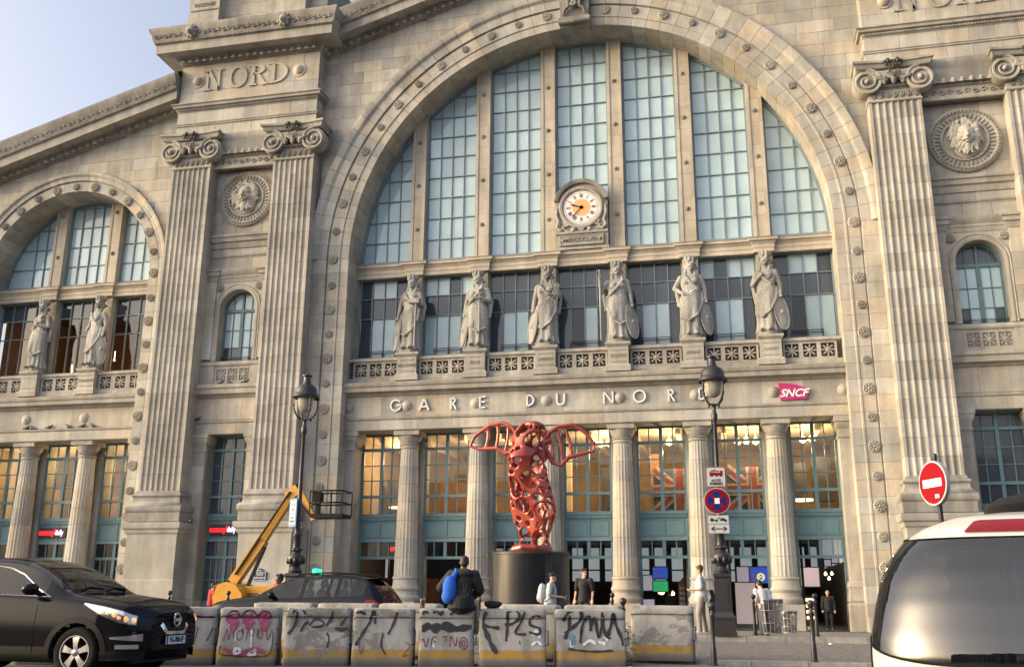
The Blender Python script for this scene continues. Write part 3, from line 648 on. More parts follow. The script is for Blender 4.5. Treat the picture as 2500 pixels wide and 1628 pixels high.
def lower_order(cx, half, ms, names):
    lo = empty('lower_order', parent=ST); x0, x1 = cx-half, cx+half
    MB().box(x0, x1, .78, 2.4, 9.45, 12.2).build('entablature_core', 'joint', lo)
    MB().box(x0, x1, 1.25, 2.0, 11.9, 13.40).build('balcony_core', 'joint', lo)
    MB().mould([(x0,.75),(x1,.75)], [(-.2,9.48),(.0,9.48),(.0,9.98),(.05,10.0),(.08,10.06),(.08,10.12),(-.02,10.15),(-.02,11.20),(.06,11.24),(.12,11.34),(.42,11.40),(.44,11.60),(.50,11.64),(.56,11.78),(.56,11.84),(-.2,11.95)]).build('cornice', 'stone_trim', lo, 25)
    n = int((x1-x0)/1.8)
    for i in range(n):    # frieze and architrave stones
        a, b = x0+(x1-x0)*i/n, x0+(x1-x0)*(i+1)/n
        MB().box(a+.005, b-.005, .742, .85, 9.485, 9.975).build('architrave_stone', 'stone', lo); MB().box(a+.005, b-.005, .76, .85, 10.155, 11.195).build('frieze_stone', 'stone', lo)
    # balustrade
    ed = [x0]+list(ms)+[x1]; MB().mould([(x0,.80),(x1,.80)], [(-.2,13.06),(.0,13.06),(.06,13.10),(.06,13.20),(.02,13.24),(-.2,13.26)]).build('rail', 'stone_trim', lo, 30)
    MB().mould([(x0,.80),(x1,.80)], [(-.2,11.95),(.06,11.95),(.06,12.14),(.0,12.2),(-.2,12.2)]).build('rail', 'stone_trim', lo, 30)
    for i in range(len(ed)-1):
        a = ed[i]+(.56 if i else .25); b = ed[i+1]-(.56 if i < len(ed)-2 else .25); nn = 3 if b-a > 2 else max(1, int((b-a)/.8))
        fr = MB(); pw = .62; gapx = (b-a-nn*pw)/nn; z0, z1 = 12.30, 12.96
        fr.box(a, b, .84, .95, 12.18, z0); fr.box(a, b, .84, .95, z1, 13.08); xs = []
        for k in range(nn):
            xa = a+gapx/2+k*(pw+gapx); xs.append(xa+pw/2); l = a if k == 0 else a+k*(pw+gapx); fr.box(l, xa, .842, .948, z0, z1); fr.box(xa+pw, a+(k+1)*(pw+gapx), .842, .948, z0, z1)
        f = fr.build('balustrade', 'stone_trim', lo, fix=False)
        MB().box(a, b, 1.12, 1.16, 12.2, 13.06).build('backing', 'joint', f)
        for x in xs: put('star_panel', STAR, 'stone_trim', f, (x, .895, 12.63))
    for x, t in zip(ms, names): pedestal(lo, x, t)
    bm = MB().lathe([(.27,0),(.27,.04),(.20,.10),(.1,.16),(.01,.18)], 0, 0, 0, 16).mesh('boss', 40); bm.transform(Matrix.Rotation(PI/2, 4, 'X'))
    for x in [x0+.15]+list(ms)+[x1-.15]: put('boss', bm, 'stone', lo, (x, .77, 10.68))
    return lo
LO = lower_order(0, 12.25, MS, ['BEAUVAIS','LILLE','AMIENS','ROUEN','ARRAS','LAON'])
LOL = lower_order(LX, 5.35, MSL, ['', 'CAMBRAI'])
# Doric columns
def column_mesh():
    col = {}
    fl = lambda t, z: 1-.045*abs(math.sin(t*PI*20))
    n = 80; zs = np.linspace(2.32, 8.55, 8)
    rad_ = lambda z: .58-(.58-.435)*((z-2.32)/6.23)**1.3
    for i in range(7):
        col['s%d' % i] = MB().lathe([(rad_(zs[i]+.005), zs[i]+.005), (rad_(zs[i+1]-.005), zs[i+1]-.005)], 0, 0, 0, n, fl).mesh('shaft_stone', None)
    col['base'] = MB().box(-.72, .72, -.72, .72, 0, 1.12).lathe([(.70,1.12),(.74,1.2),(.74,1.34),(.68,1.42),(.64,1.46),(.62,1.6),(.66,1.66),(.70,1.74),(.66,1.84),(.62,1.9),(.60,2.16),(.64,2.2),(.64,2.28),(.585,2.32)], 0, 0, 0, 32).mesh('base', 35)
    col['cap'] = MB().lathe([(.435,8.55),(.47,8.57),(.47,8.66),(.44,8.68),(.44,8.84),(.48,8.86),(.50,8.92),(.56,9.02),(.61,9.14),(.615,9.22)], 0, 0, 0, 32).box(-.66, .66, -.66, .66, 9.22, 9.49).mesh('capital', 35)
    nk = MB()
    for k in range(30): a = 2*PI*k/30; nk.ell((.45*math.cos(a), .45*math.sin(a), 8.76), (.035,.035,.06), 6, 4)
    col['nk'] = nk.mesh('necking', 60, fix=False); return col
CM = column_mesh()
def column(x, y=1.48):
    c = put('column', CM['base'], 'stone', ST, (x, y, 0)); put('capital', CM['cap'], 'stone_trim', c)
    k = put('necking_relief', CM['nk'], 'stone_trim', c); k['kind'] = 'stuff'
    for i in range(7): put('shaft_stone', CM['s%d' % i], 'stone', c)
    # pier behind, closing the bay sides
    MB().box(-.62, .62, .52, 1.5, 0, 9.48).build('pier', 'stone_trim', c); MB().box(-.70, .70, .5, 1.5, 8.72, 9.0).build('pier_cap', 'stone_trim', c)
for x in list(MS)+list(MSL): column(x)
def jamb_pilaster(x, w):
    p = MB().box(x-w/2, x+w/2, .95, 2.2, 0, 9.48); p.mould([(x-w/2, 2.1), (x-w/2, .95), (x+w/2, .95), (x+w/2, 2.1)], [(-.1,8.5),(.05,8.5),(.05,8.6),(.0,8.62),(.02,8.9),(.08,8.98),(.14,9.1),(.14,9.2),(.2,9.22),(.2,9.47),(-.1,9.47)])
    p.mould([(x-w/2, 2.1), (x-w/2, .95), (x+w/2, .95), (x+w/2, 2.1)], [(-.1,0),(.16,0),(.16,1.1),(.1,1.2),(.14,1.3),(.1,1.45),(.06,1.8),(.1,1.9),(.06,2.1),(-.1,2.2)]); p.build('jamb_pilaster', 'stone_trim', ST, 30)
for x, w in ((-12.05, .55), (12.05, .55), (LX-5.15, .55), (LX+5.15, .55)): jamb_pilaster(x, w)
# glazed screens between the columns
def screen(a, b, y=2.2, door=True, lit='glass_clear', dark='glass_clear', ztop=9.46, fm='paint_blue', low='open', panel_z=(4.11, 4.98)):
    sc = MB(); xm = (a+b)/2; d0, d1 = y-.09, y+.05
    for xa, xb in ((a, a+.11), (b-.11, b), (xm-.08, xm+.08)): sc.box(xa, xb, d0, d1, 3.2 if (xa > a and xb < b and low == 'open') else 0, ztop)
    for za, zb in ((8.60, 8.74), (6.20, 6.34), (5.26, 5.40), (4.0, 4.14), (3.16, 3.30), (ztop-.1, ztop)): sc.box(a+.11, b-.11, d0-.012, d1-.01, za, zb)
    for xa, xb in ((a+.11, xm-.08), (xm+.08, b-.11)):
        xc = (xa+xb)/2
        for za, zb in ((8.74, ztop-.1), (6.34, 8.60), (5.40, 6.20), (3.30, 4.0)): sc.box(xc-.025, xc+.025, d0+.03, d1-.02, za, zb)
        for z in (7.09, 7.85): sc.box(xa, xb, d0+.035, d1-.025, z-.022, z+.022)
    if low == 'closed':
        for xa, xb in ((a+.11, xm-.08), (xm+.08, b-.11)):
            sc.box(xa, xb, d0+.0, d1, 0, 1.1)
            for q in (1, 2): x = xa+(xb-xa)*q/3; sc.box(x-.025, x+.025, d0+.03, d1-.02, 1.1, 3.16)
            sc.box(xa, xb, d0+.035, d1-.025, 2.1, 2.15)
    s = sc.build('glazed_screen', fm, ST, fix=False)
    MB().box(a+.11, b-.11, y-.05, y+.03, 4.14, 5.26).build('spandrel_panel', 'paint_panel', s); MB().mould([(a+.05, d0), (b-.05, d0)], [(-.05,5.06),(.03,5.06),(.06,5.14),(.06,5.2),(.10,5.24),(.10,5.28),(-.05,5.3)]).build('panel_cornice', fm, s, 30)
    MB().mould([(a+.05, d0), (b-.05, d0)], [(-.05,4.0),(.05,4.0),(.05,4.08),(.02,4.14),(-.05,4.15)]).build('panel_sill', fm, s, 30)
    fp = MB(); fp.box(a+.2, b-.2, y-.075, y-.05, 4.22, 4.25); fp.box(a+.2, b-.2, y-.075, y-.05, 4.95, 4.98); fp.box(a+.2, a+.23, y-.075, y-.05, 4.25, 4.95); fp.box(b-.23, b-.2, y-.075, y-.05, 4.25, 4.95); fp.build('panel_moulding', fm, s)
    rows = [(8.74, ztop-.1), (7.87, 8.60), (7.11, 7.83), (6.34, 7.07), (5.40, 6.20), (3.30, 4.0)]
    if low == 'closed': rows.append((1.1, 3.16))
    for xa, xb in ((a+.11, xm-.08), (xm+.08, b-.11)):
        xc = (xa+xb)/2
        for k, (za, zb) in enumerate(rows):
            for q0, q1 in ((xa, xc), (xc, xb)): MB().add([(q0+.01, y, za), (q1-.01, y, za), (q1-.01, y, zb), (q0+.01, y, zb)], [(0,1,2,3)]).build('door_pane', dark if k > 3 else lit, s, fix=False)
    return s
edges = [-12.25+.45]+list(MS)+[12.25-.45]
for i in range(7):
    a = edges[i]+(.62 if i else .02); b = edges[i+1]-(.62 if i < 6 else .02); screen(a-.0, b+.0)
el = [LX-5.35+.45]+list(MSL)+[LX+5.35-.45]
for i in range(3): screen(el[i]+(.62 if i else .02), el[i+1]-(.62 if i < 2 else .02), low='closed')
# letters of the frieze
def sans(ch, h):
    m = MB(); t = .085*h*1.35; y0, y1 = -.05, .03
    def bar(x0, z0, x1, z1):
        d = Vector((x1-x0, z1-z0)).normalized(); nx, nz = -d.y*t/2, d.x*t/2; m.prism([(x0-nx, z0-nz), (x1-nx, z1-nz), (x1+nx, z1+nz), (x0+nx, z0+nz)], y0, y1)
    def arcb(cx, cz, rx, rz, a0, a1, n=22): m.loft([[(cx+(rx-q)*math.cos(a), y, cz+(rz-q)*math.sin(a)) for q, y in ((0, y0), (t, y0), (t, y1), (0, y1))] for a in np.linspace(a0, a1, n)])
    T = t/2
    if ch == 'G': arcb(0, h/2, h*.5, h*.52, R(42), R(360)); bar(.06*h, h/2-T*0, .5*h, h/2)
    if ch == 'A': bar(-.42*h, 0, 0, h); bar(.42*h, 0, 0, h); bar(-.28*h, h*.3, .28*h, h*.3)
    if ch == 'R': bar(-.2*h, 0, -.2*h, h); arcb(-.2*h, h*.73, .40*h, .27*h, -PI/2, PI/2); bar(-.04*h, h*.47, .24*h, 0)
    if ch == 'E': bar(-.2*h, 0, -.2*h, h); [bar(-.2*h, z, .24*h, z) for z in (T, h*.52, h-T)]
    if ch == 'D': bar(-.28*h, 0, -.28*h, h); arcb(-.28*h, h/2, .60*h, .5*h, -PI/2, PI/2)
    if ch == 'U': bar(-.3*h, .3*h, -.3*h, h); bar(.3*h, .3*h, .3*h, h); arcb(0, .32*h, .3*h+T, .32*h+T*0, PI, 2*PI)
    if ch == 'N': bar(-.36*h, 0, -.36*h, h); bar(.36*h, 0, .36*h, h); bar(-.36*h, h, .36*h, 0)
    if ch == 'O': arcb(0, h/2, h*.52, h*.52, 0, 2*PI, 30)
    return m.mesh('letter', 30, fix=False)
plain('letter_white', (.72, .74, .75), .4)
LT = empty('lettering', parent=ST)
for ch, x in (('G',-9.55),('A',-8.05),('R',-6.52),('E',-5.02),('D',-2.58),('U',-1.08),('N',1.26),('O',2.76),('R',4.27),('D',5.75)): put('letter', sans(ch, .60), 'letter_white', LT, (x, .70, 10.40))
# keystone with a mask
ks = MB(); ks.loft([[(s*w, y, z) for s, w, y in ((-1, wl, 1.0), (-1, wl, yy), (1, wl, yy), (1, wl, 1.0))] for z, wl, yy in ((30.55, .78, -.30), (30.75, .84, -.52), (31.0, .84, -.55), (31.15, .74, -.42), (32.4, .82, -.50), (33.3, .88, -.62))])
ks = ks.build('keystone', 'stone_dark', ST, 30)
km = MB()
for s in (-1, 1): km.tube([(s*.6, -.52, 31.2), (s*.5, -.58, 31.5), (s*.3, -.62, 31.6), (s*.32, -.62, 31.95), (s*.55, -.62, 32.2), (s*.5, -.64, 32.6), (s*.2, -.66, 32.7)], [.07,.1,.09,.1,.09,.1,.05], 7)
for z, r in ((32.9, .3), (32.45, .2), (32.1, .22), (31.75, .16)): km.tube([(r*math.cos(a)*.8, -.68, z+r*math.sin(a)*.6) for a in np.linspace(0, 2*PI, 13)[:-1]], .075, 6, closed=True)
km.tube([(-.84, -.5, 30.8), (0, -.6, 30.72), (.84, -.5, 30.8)], .13, 8); blob(km, 'carved_mask', 'stone_dark', ks, .04, 1)

# ------------------------------------------------------------------ clock in its stone frame
CK = empty('clock', parent=ST); cy, cz, ccx = 1.12, 20.85, 0.0
fm = MB(); hw = 1.36
P = [(-hw, 18.56), (hw, 18.56), (hw, cz+.55)]+[(hw*math.cos(a)*1.02, cz+.12+1.38*math.sin(a)) for a in np.linspace(R(20), R(160), 20)]+[(-hw, cz+.55)]
fm.prism(P, cy+.05, 2.0); fm.build('clock_frame', 'stone_trim', CK, 30)
hood = MB(); A = np.linspace(R(12), R(168), 28); hood.loft([[(ccx+q*math.cos(a), y, cz+.12+q*math.sin(a)) for q, y in ((1.22, cy+.1), (1.24, cy-.1), (1.36, cy-.16), (1.44, cy-.16), (1.44, cy+.6))] for a in A]).build('clock_hood', 'stone_dark', CK, 40)
rg = MB().lathe([(1.16,0),(1.16,.10),(1.10,.14),(1.0,.12),(.94,.05),(.90,.0)], 0, 0, 0, 40).mesh('clock_ring', 30); rg.transform(Matrix.Rotation(PI/2, 4, 'X')); put('clock_ring', rg, 'stone_trim', CK, (0, cy+.04, cz))
plain('iron_black', (.01, .01, .011), .5)
emit('dial_white', (.66, .56, .52), .08); emit('dial_orange', (.72, .29, .12), .10)
dm = MB().lathe([(.92,0),(.92,.03),(.01,.03)], 0, 0, 0, 40).mesh('dial', 30); dm.transform(Matrix.Rotation(PI/2, 4, 'X')); put('dial', dm, 'dial_white', CK, (0, cy+.02, cz))
dm = MB().lathe([(.47,0),(.47,.012),(.01,.012)], 0, 0, 0, 32).mesh('dial_centre', 30); dm.transform(Matrix.Rotation(PI/2, 4, 'X')); put('dial_centre', dm, 'dial_orange', CK, (0, cy-.012, cz))
nm = MB(); ROM = ['XII','I','II','III','IIII','V','VI','VII','VIII','IX','X','XI']
def radial(x0, q0, x1, q1, a, w):
    d = Vector((math.sin(a), math.cos(a))); n = Vector((d.y, -d.x)); p, q = d*q0+n*x0, d*q1+n*x1; e = (q-p).normalized(); k = Vector((-e.y, e.x))*w/2
    nm.prism([(c.x, cz+c.y) for c in (p-k, q-k, q+k, p+k)], cy-.02, cy-.008)
for h in range(12):
    a = h*PI/6; s = ROM[h]; wd = {'I': .045, 'V': .09, 'X': .09}; tot = sum(wd[c] for c in s); x = -tot/2
    for c in s:
        w = wd[c]; m_ = x+w/2
        if c == 'I': radial(m_, .55, m_, .76, a, .028)
        if c == 'V': radial(m_-.035, .76, m_, .55, a, .03); radial(m_+.035, .76, m_, .55, a, .016)
        if c == 'X': radial(m_-.035, .76, m_+.035, .55, a, .03); radial(m_+.035, .76, m_-.035, .55, a, .016)
        x += w
for k in range(60): radial(0, .83, 0, .87, k*PI/30, .05 if k % 5 == 0 else .03)
nm.build('numerals', 'iron_black', CK, fix=False, kind='stuff')
def hand(a, L, w):
    h = MB(); d = Vector((math.sin(a), math.cos(a))); n = Vector((d.y, -d.x)); h.prism([(v.x, cz+v.y) for v in (d*-.14-n*w*.4, d*-.14+n*w*.4, d*L*.62+n*w*.5, d*L*.68+n*w*.9, d*L, d*L*.68-n*w*.9, d*L*.62-n*w*.5)], cy-.06, cy-.045); h.add(*disc(0, cz, cy-.07, cy-.03, .09, 14)); h.build('hand', 'iron_black', CK, fix=False)
hand(R(9.62*30), .62, .07); hand(R(37*6), .80, .05)
oc = MB()
for s in (-1, 1):
    oc.tube([(s*1.25, cy-.02, cz+.1), (s*1.3, cy-.05, cz-.35), (s*1.18, cy-.06, cz-.75), (s*1.28, cy-.06, cz-1.05), (s*1.1, cy-.06, cz-1.22), (s*.9, cy-.06, cz-1.12), (s*.98, cy-.06, cz-.98)], [.06,.08,.08,.09,.08,.06,.04], 7)
    oc.ell((s*1.28, cy, cz-.2), (.12,.1,.12), 8, 6); oc.ell((s*1.26, cy, cz-.5), (.1,.1,.1), 8, 6); oc.ell((s*.42, cy-.06, cz-1.22), (.13,.1,.13), 8, 6); oc.tube([(s*.42, cy-.04, cz-1.25), (s*.65, cy-.05, cz-1.32), (s*.9, cy-.04, cz-1.2)], .05, 6)
    for k in range(5): a = R(200+k*22) if s < 0 else R(-20-k*22); oc.cap((s*.86, cy, cz-1.02), (s*.86+.28*math.cos(a+PI), cy-.04, cz-1.02-.0+.28*abs(math.sin(a))), .035, .05, 6)
for k in range(5): a = R(50+k*20); oc.cap((0, cy, cz-1.32), (.24*math.cos(a), cy-.04, cz-1.32+.22*math.sin(a)), .03, .045, 6)
blob(oc, 'carved_scrolls', 'stone_trim', CK, .025, 1)
MB().box(-1.15, 1.15, cy-.03, cy+.1, 18.78, 19.35).build('date_plaque', 'stone_trim', CK)
pf = MB()
for z in (18.80, 19.29): pf.box(-1.12, 1.12, cy-.07, cy-.03, z, z+.04)
for x in (-1.12, 1.08): pf.box(x, x+.04, cy-.07, cy-.03, 18.84, 19.29)
pf.build('plaque_edge', 'stone_trim', CK); put('lettering', text_mesh('MDCCCLXIV', .30, .02, sx=1.0, bold=.005), 'stone_dark', CK, (0, cy-.045, 19.08))
for x in (-.96, .96): put('stud', STUD, 'stone_trim', CK, (x, cy-.02, 19.08))
MB().mould([(-1.36, 1.5), (-1.36, cy), (1.36, cy), (1.36, 1.5)], [(-.1,18.56),(.06,18.56),(.06,18.68),(.0,18.72),(-.1,18.72)]).build('clock_foot', 'stone_trim', CK, 30)
MB().mould([(-1.3, 1.5), (-1.3, cy), (1.3, cy), (1.3, 1.5)], [(-.1,19.42),(.04,19.42),(.08,19.5),(.08,19.54),(-.1,19.56)]).build('clock_foot', 'stone_trim', CK, 30)

# ------------------------------------------------------------------ bays between paired pilasters
def bay(cx):
    by = empty('side_bay', parent=ST); a, b = cx-1.95, cx+1.95; wz, wr, wb = 16.2, 1.04, 13.30
    inner = [(cx+wr*1.0*math.cos(t), wz+wr*math.sin(t)) for t in np.linspace(0, PI, 25)]
    # wall behind everything, with the window and door openings left free
    core = MB()
    core.box(a, cx-1.12, .05, 1.2, 0, 26); core.box(cx+1.12, b, .05, 1.2, 0, 26); core.box(cx-1.12, cx+1.12, .05, 1.2, 9.4, 13.28); core.box(cx-1.12, cx+1.12, .05, 1.2, 17.4, 26)
    core.build('wall_core', 'joint', by, fix=False)
    ashlar(by, a, b, 20.32, 24.15, 0, .76, 1.2, thick=.1); ashlar(by, a, b, 18.4, 19.62, .0, .6, 1.25, thick=.1)
    MB().mould([(a,0),(b,0)], [(-.1,19.60),(.06,19.60),(.1,19.7),(.12,19.9),(.22,19.95),(.26,20.15),(.34,20.2),(.36,20.32),(-.1,20.36)]).build('cornice', 'stone_trim', by, 30)
    MB().mould([(a,0),(b,0)], [(-.1,19.1),(.05,19.1),(.08,19.2),(-.1,19.22)]).build('string_course', 'stone_trim', by, 30)
    # aedicule: side strips and a recessed cornice
    for s in (-1, 1):
        x = cx+s*1.62
        for k in range(6): z = 13.4+k*.78; MB().box(x-.28, x+.28, -.06, .2, z+.005, z+.775).build('ashlar_block', 'stone', by)
        MB().mould([(x-.30, .3), (x-.30, -.06), (x+.30, -.06), (x+.30, .3)], [(-.1,17.72),(.03,17.72),(.05,17.8),(.1,17.98),(.18,18.02),(.18,18.2),(.26,18.26),(.26,18.36),(-.1,18.4)]).build('impost', 'stone_trim', by, 30)
        put('rosette', RO_B, 'stone_dark', by, (cx+s*1.14, .02, 17.38), None)
    MB().mould([(cx-1.34,.04),(cx+1.34,.04)], [(-.1,17.66),(.03,17.66),(.08,17.86),(.12,17.9),(.12,18.0),(.2,18.1),(.3,18.28),(.3,18.36),(-.1,18.4)]).build('cornice', 'stone_trim', by, 30)
    # spandrel plate round the arched window
    O = [(cx+1.34, 13.3), (cx+1.34, 17.66), (cx-1.34, 17.66), (cx-1.34, 13.3), (cx-wr, 13.3)]+inner[::-1]+[(cx+wr, 13.3)]
    MB().prism(O, .04, 1.0).build('window_wall', 'stone', by, fix=False)
    sr = MB().loft([[(cx+q*math.cos(t), y, wz+q*math.sin(t)) for q, y in ((wr-.006, .5), (wr-.006, -.04), (wr+.12, -.06), (wr+.2, -.02), (wr+.26, -.06), (wr+.26, .1))] for t in np.linspace(0, PI, 25)]).build('window_surround', 'stone_trim', by, 30)
    for s in (-1, 1): MB().loft([[(cx+s*q, y, z) for q, y in ((wr-.006, .5), (wr-.006, -.04), (wr+.12, -.06), (wr+.2, -.02), (wr+.26, -.06), (wr+.26, .1))] for z in (13.3, wz)]).build('window_surround', 'stone_trim', by, 30)
    # the window: fanlight over two casements
    y = .62; fr = MB()
    fr.loft([[(cx+q*math.cos(t), yy, wz+q*math.sin(t)) for q, yy in ((wr, y-.08), (wr-.12, y-.08), (wr-.12, y+.05), (wr, y+.05))] for t in np.linspace(0, PI, 25)])
    fr.box(cx-wr, cx+wr, y-.10, y+.05, wz-.10, wz+.06); fr.box(cx-.09, cx+.09, y-.09, y+.05, wb, wz-.1); fr.box(cx-.06, cx+.06, y-.08, y+.05, wz+.06, wz+wr-.1)
    for s in (-1, 1):
        fr.box(min(cx+s*wr, cx+s*(wr-.1)), max(cx+s*wr, cx+s*(wr-.1)), y-.08, y+.05, wb, wz-.1); xm = cx+s*.52; fr.box(xm-.02, xm+.02, y-.05, y+.04, wb, wz-.1); fr.box(xm-.02, xm+.02, y-.05, y+.04, wz+.06, wz+.85)
        for z in (14.15, 15.1): fr.box(min(cx+s*.09, cx+s*(wr-.1)), max(cx+s*.09, cx+s*(wr-.1)), y-.045, y+.035, z-.02, z+.02)
    fr.box(cx-wr, cx+wr, y-.09, y+.05, wb, wb+.12)
    w = fr.build('arched_window', 'paint_blue', by, fix=False)
    for s in (-1, 1):
        for x0, x1 in ((.09, .50), (.54, wr-.1)):
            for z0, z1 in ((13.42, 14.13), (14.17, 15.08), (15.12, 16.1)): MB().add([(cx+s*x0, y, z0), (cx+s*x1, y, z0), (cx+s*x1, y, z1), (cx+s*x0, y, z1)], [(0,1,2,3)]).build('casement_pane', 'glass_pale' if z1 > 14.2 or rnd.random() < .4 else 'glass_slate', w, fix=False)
            p = clip_disc([(cx+s*x0, wz+.06), (cx+s*x1, wz+.06), (cx+s*x1, wz+1), (cx+s*x0, wz+1)], cx, wz, wr-.1)
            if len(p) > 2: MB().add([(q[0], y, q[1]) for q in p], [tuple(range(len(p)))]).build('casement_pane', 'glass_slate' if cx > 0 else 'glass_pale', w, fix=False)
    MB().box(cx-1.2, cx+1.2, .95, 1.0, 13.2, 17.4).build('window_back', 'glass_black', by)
    gr = MB()
    for z in (13.52, 13.58): gr.box(cx-wr, cx+wr, y-.2, y-.17, z, z+.025)
    gr.build('guard_rail', 'black_iron', by, fix=False)
    # balcony: ledge, three pierced panels, cornice
    MB().mould([(a,.0),(b,.0)], [(-.1,13.0),(.04,13.0),(.10,13.08),(.10,13.2),(.04,13.26),(-.1,13.28)]).build('rail', 'stone_trim', by, 30)
    f = MB(); f.box(a, cx-1.05, -.04, .3, 12.0, 13.0); f.box(cx+1.05, b, -.04, .3, 12.0, 13.0); f.box(cx-1.05, cx+1.05, .0, .12, 12.0, 12.22); f.box(cx-1.05, cx+1.05, .0, .12, 12.86, 13.0)
    for k in range(4): x = cx-1.05+k*.66; f.box(x, x+.12, .002, .118, 12.22, 12.86)
    f = f.build('balustrade', 'stone_trim', by, fix=False); MB().box(cx-1.05, cx+1.05, .2, .24, 12.0, 13.0).build('backing', 'joint', f)
    for k in range(3): put('star_panel', STAR, 'stone_trim', f, (cx-.66+k*.66, .06, 12.54))
    MB().mould([(a,.05),(b,.05)], [(-.2,9.42),(.0,9.42),(.0,9.98),(.05,10.0),(.08,10.06),(.08,10.12),(-.02,10.15),(-.02,11.30),(.06,11.34),(.12,11.44),(.36,11.48),(.40,11.72),(.48,11.78),(.50,11.96),(-.2,12.0)]).build('cornice', 'stone_trim', by, 25)
    for k in range(3):
        xa = a+(b-a)*k/3; MB().box(xa+.005, xa+1.295, .02, .12, 10.16, 11.29).build('frieze_stone', 'stone', by); MB().box(xa+.005, xa+1.295, .042, .12, 9.43, 9.975).build('architrave_stone', 'stone', by)
    # door jambs
    for s in (-1, 1):
        x = cx+s*1.58
        for k in range(10): z = 1.2+k*.73; MB().box(x-.40, x+.40, .0, .95, z+.005, z+.725).build('ashlar_block', 'stone', by)
        MB().mould([(x-.40, .9), (x-.40, .0), (x+.40, .0), (x+.40, .9)], [(-.1,8.5),(.04,8.5),(.06,8.6),(.0,8.64),(.02,8.85),(.1,8.98),(.14,9.1),(.14,9.2),(.18,9.22),(.18,9.42),(-.1,9.42)]).build('impost', 'stone_trim', by, 30)
        MB().mould([(x-.40, .9), (x-.40, .0), (x+.40, .0), (x+.40, .9)], [(-.1,0),(.14,0),(.14,.62),(.08,.7),(.1,.8),(.06,1.1),(.0,1.2),(-.1,1.2)]).build('plinth', 'stone_trim', by, 30)
    s = screen(cx-1.19, cx+1.19, y=.85, lit='glass_slate', dark='glass_slate', ztop=9.40, low='closed')
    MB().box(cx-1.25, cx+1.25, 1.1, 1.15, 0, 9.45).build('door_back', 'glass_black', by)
bay(-18.42); bay(18.40)
# ------------------------------------------------------------------ rooms behind the glass, with their lit lamps
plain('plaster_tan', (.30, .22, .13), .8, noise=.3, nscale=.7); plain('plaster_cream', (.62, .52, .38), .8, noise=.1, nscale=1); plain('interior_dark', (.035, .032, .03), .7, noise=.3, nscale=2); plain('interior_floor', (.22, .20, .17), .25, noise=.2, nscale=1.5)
plain('wood_brown', (.22, .12, .06), .6, noise=.3, nscale=3); plain('brick_orange', (.42, .22, .11), .7, noise=.25, nscale=4); plain('flag_red', (.13, .02, .015), .7, noise=.4, nscale=2); plain('flag_blue', (.02, .022, .04), .7); plain('flag_white', (.17, .155, .13), .7, noise=.4, nscale=2)
emit('lamp_warm', (1, .62, .25), 3.5); emit('lamp_soft', (1, .78, .48), .7); emit('shed_daylight', (.62, .70, .74), .11); emit('screen_blue', (.03, .07, .38), .30); emit('screen_green', (.02, .36, .12), .28); emit('screen_white', (.55, .50, .62), .13); emit('screen_yellow', (.95, .85, .25), .3); emit('neon_red', (1, .01, .015), .9); emit('neon_white', (.85, .6, 1), .5)
emit('poster_pink', (.6, .48, .45), .12); emit('strip_orange', (1, .42, .08), 1.6)
def lamp(x, y, z, e, r=.15, col=(1, .66, .34)):
    l = bpy.data.lights.new('pendant_light', 'POINT'); l.energy = e*.62; l.color = col; l.shadow_soft_size = r; o = bpy.data.objects.new('pendant_light', l); C.objects.link(o); o.location = (x, y, z); return o
def room(name, x0, x1, y0, y1, z0, z1, mats):   # floor, ceiling, back, sides as parts of the station
    r = empty(name, parent=ST)
    MB().box(x0, x1, y0, y1, z0-.1, z0).build('room_floor', mats[0], r); MB().box(x0, x1, y0, y1, z1, z1+.1).build('room_ceiling', mats[1], r); MB().box(x0, x1, y1, y1+.1, z0, z1).build('room_wall', mats[2], r)
    for x in (x0-.1, x1): MB().box(x, x+.1, y0, y1+.1, z0-.1, z1+.1).build('room_wall', mats[2], r)
    return r
up_ = room('upper_hall', -12.2, 12.2, 2.6, 11, 5.1, 9.5, ('interior_floor', 'plaster_cream', 'plaster_tan'))
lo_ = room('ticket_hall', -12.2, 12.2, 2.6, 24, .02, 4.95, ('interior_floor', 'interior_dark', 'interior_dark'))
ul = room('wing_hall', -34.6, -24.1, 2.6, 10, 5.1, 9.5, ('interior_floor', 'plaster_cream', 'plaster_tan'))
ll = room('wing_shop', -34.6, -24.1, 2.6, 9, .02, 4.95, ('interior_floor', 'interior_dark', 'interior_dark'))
rs = room('wing_restaurant', -34.6, -24.1, 2.3, 9, 13.3, 18.0, ('interior_floor', 'interior_dark', 'wood_brown'))
for x in np.arange(-11, 12, 2.2): MB().box(x-.12, x+.12, 2.7, 11, 9.15, 9.5).build('ceiling_beam', 'plaster_cream', up_)
for x, w, z0, z1, y, m in ((-11.1, 1.3, 5.6, 7.6, 6, 'interior_dark'), (-9.9, .3, 5.1, 8.4, 6, 'wood_brown'), (-7.2, 2.6, 5.6, 7.3, 5.5, 'wood_brown'), (-6.2, .5, 6.3, 7.2, 5, 'brick_orange'), (-3.6, 2.0, 5.1, 7.6, 6, 'interior_dark'), (-1.6, .6, 5.1, 9.0, 5, 'plaster_cream'), (.9, 1.4, 5.2, 8.0, 6, 'interior_dark'), (3.0, .5, 5.1, 8.6, 5.5, 'wood_brown'), (9.7, 1.6, 6.2, 7.9, 5, 'interior_dark'), (11.3, 1.0, 6.0, 8.2, 5, 'interior_dark'), (5.7, .5, 5.1, 9.2, 4.5, 'interior_dark')):
    MB().box(x-w/2, x+w/2, y, y+.5, z0, z1).build('furnishing', m, up_)
for x in (-10.5, -6.9, -3.3, .3, 3.9, 7.5): MB().box(x, x+2.6, 3.6, 3.66, 6.42, 6.48).build('handrail', 'letter_white', up_)
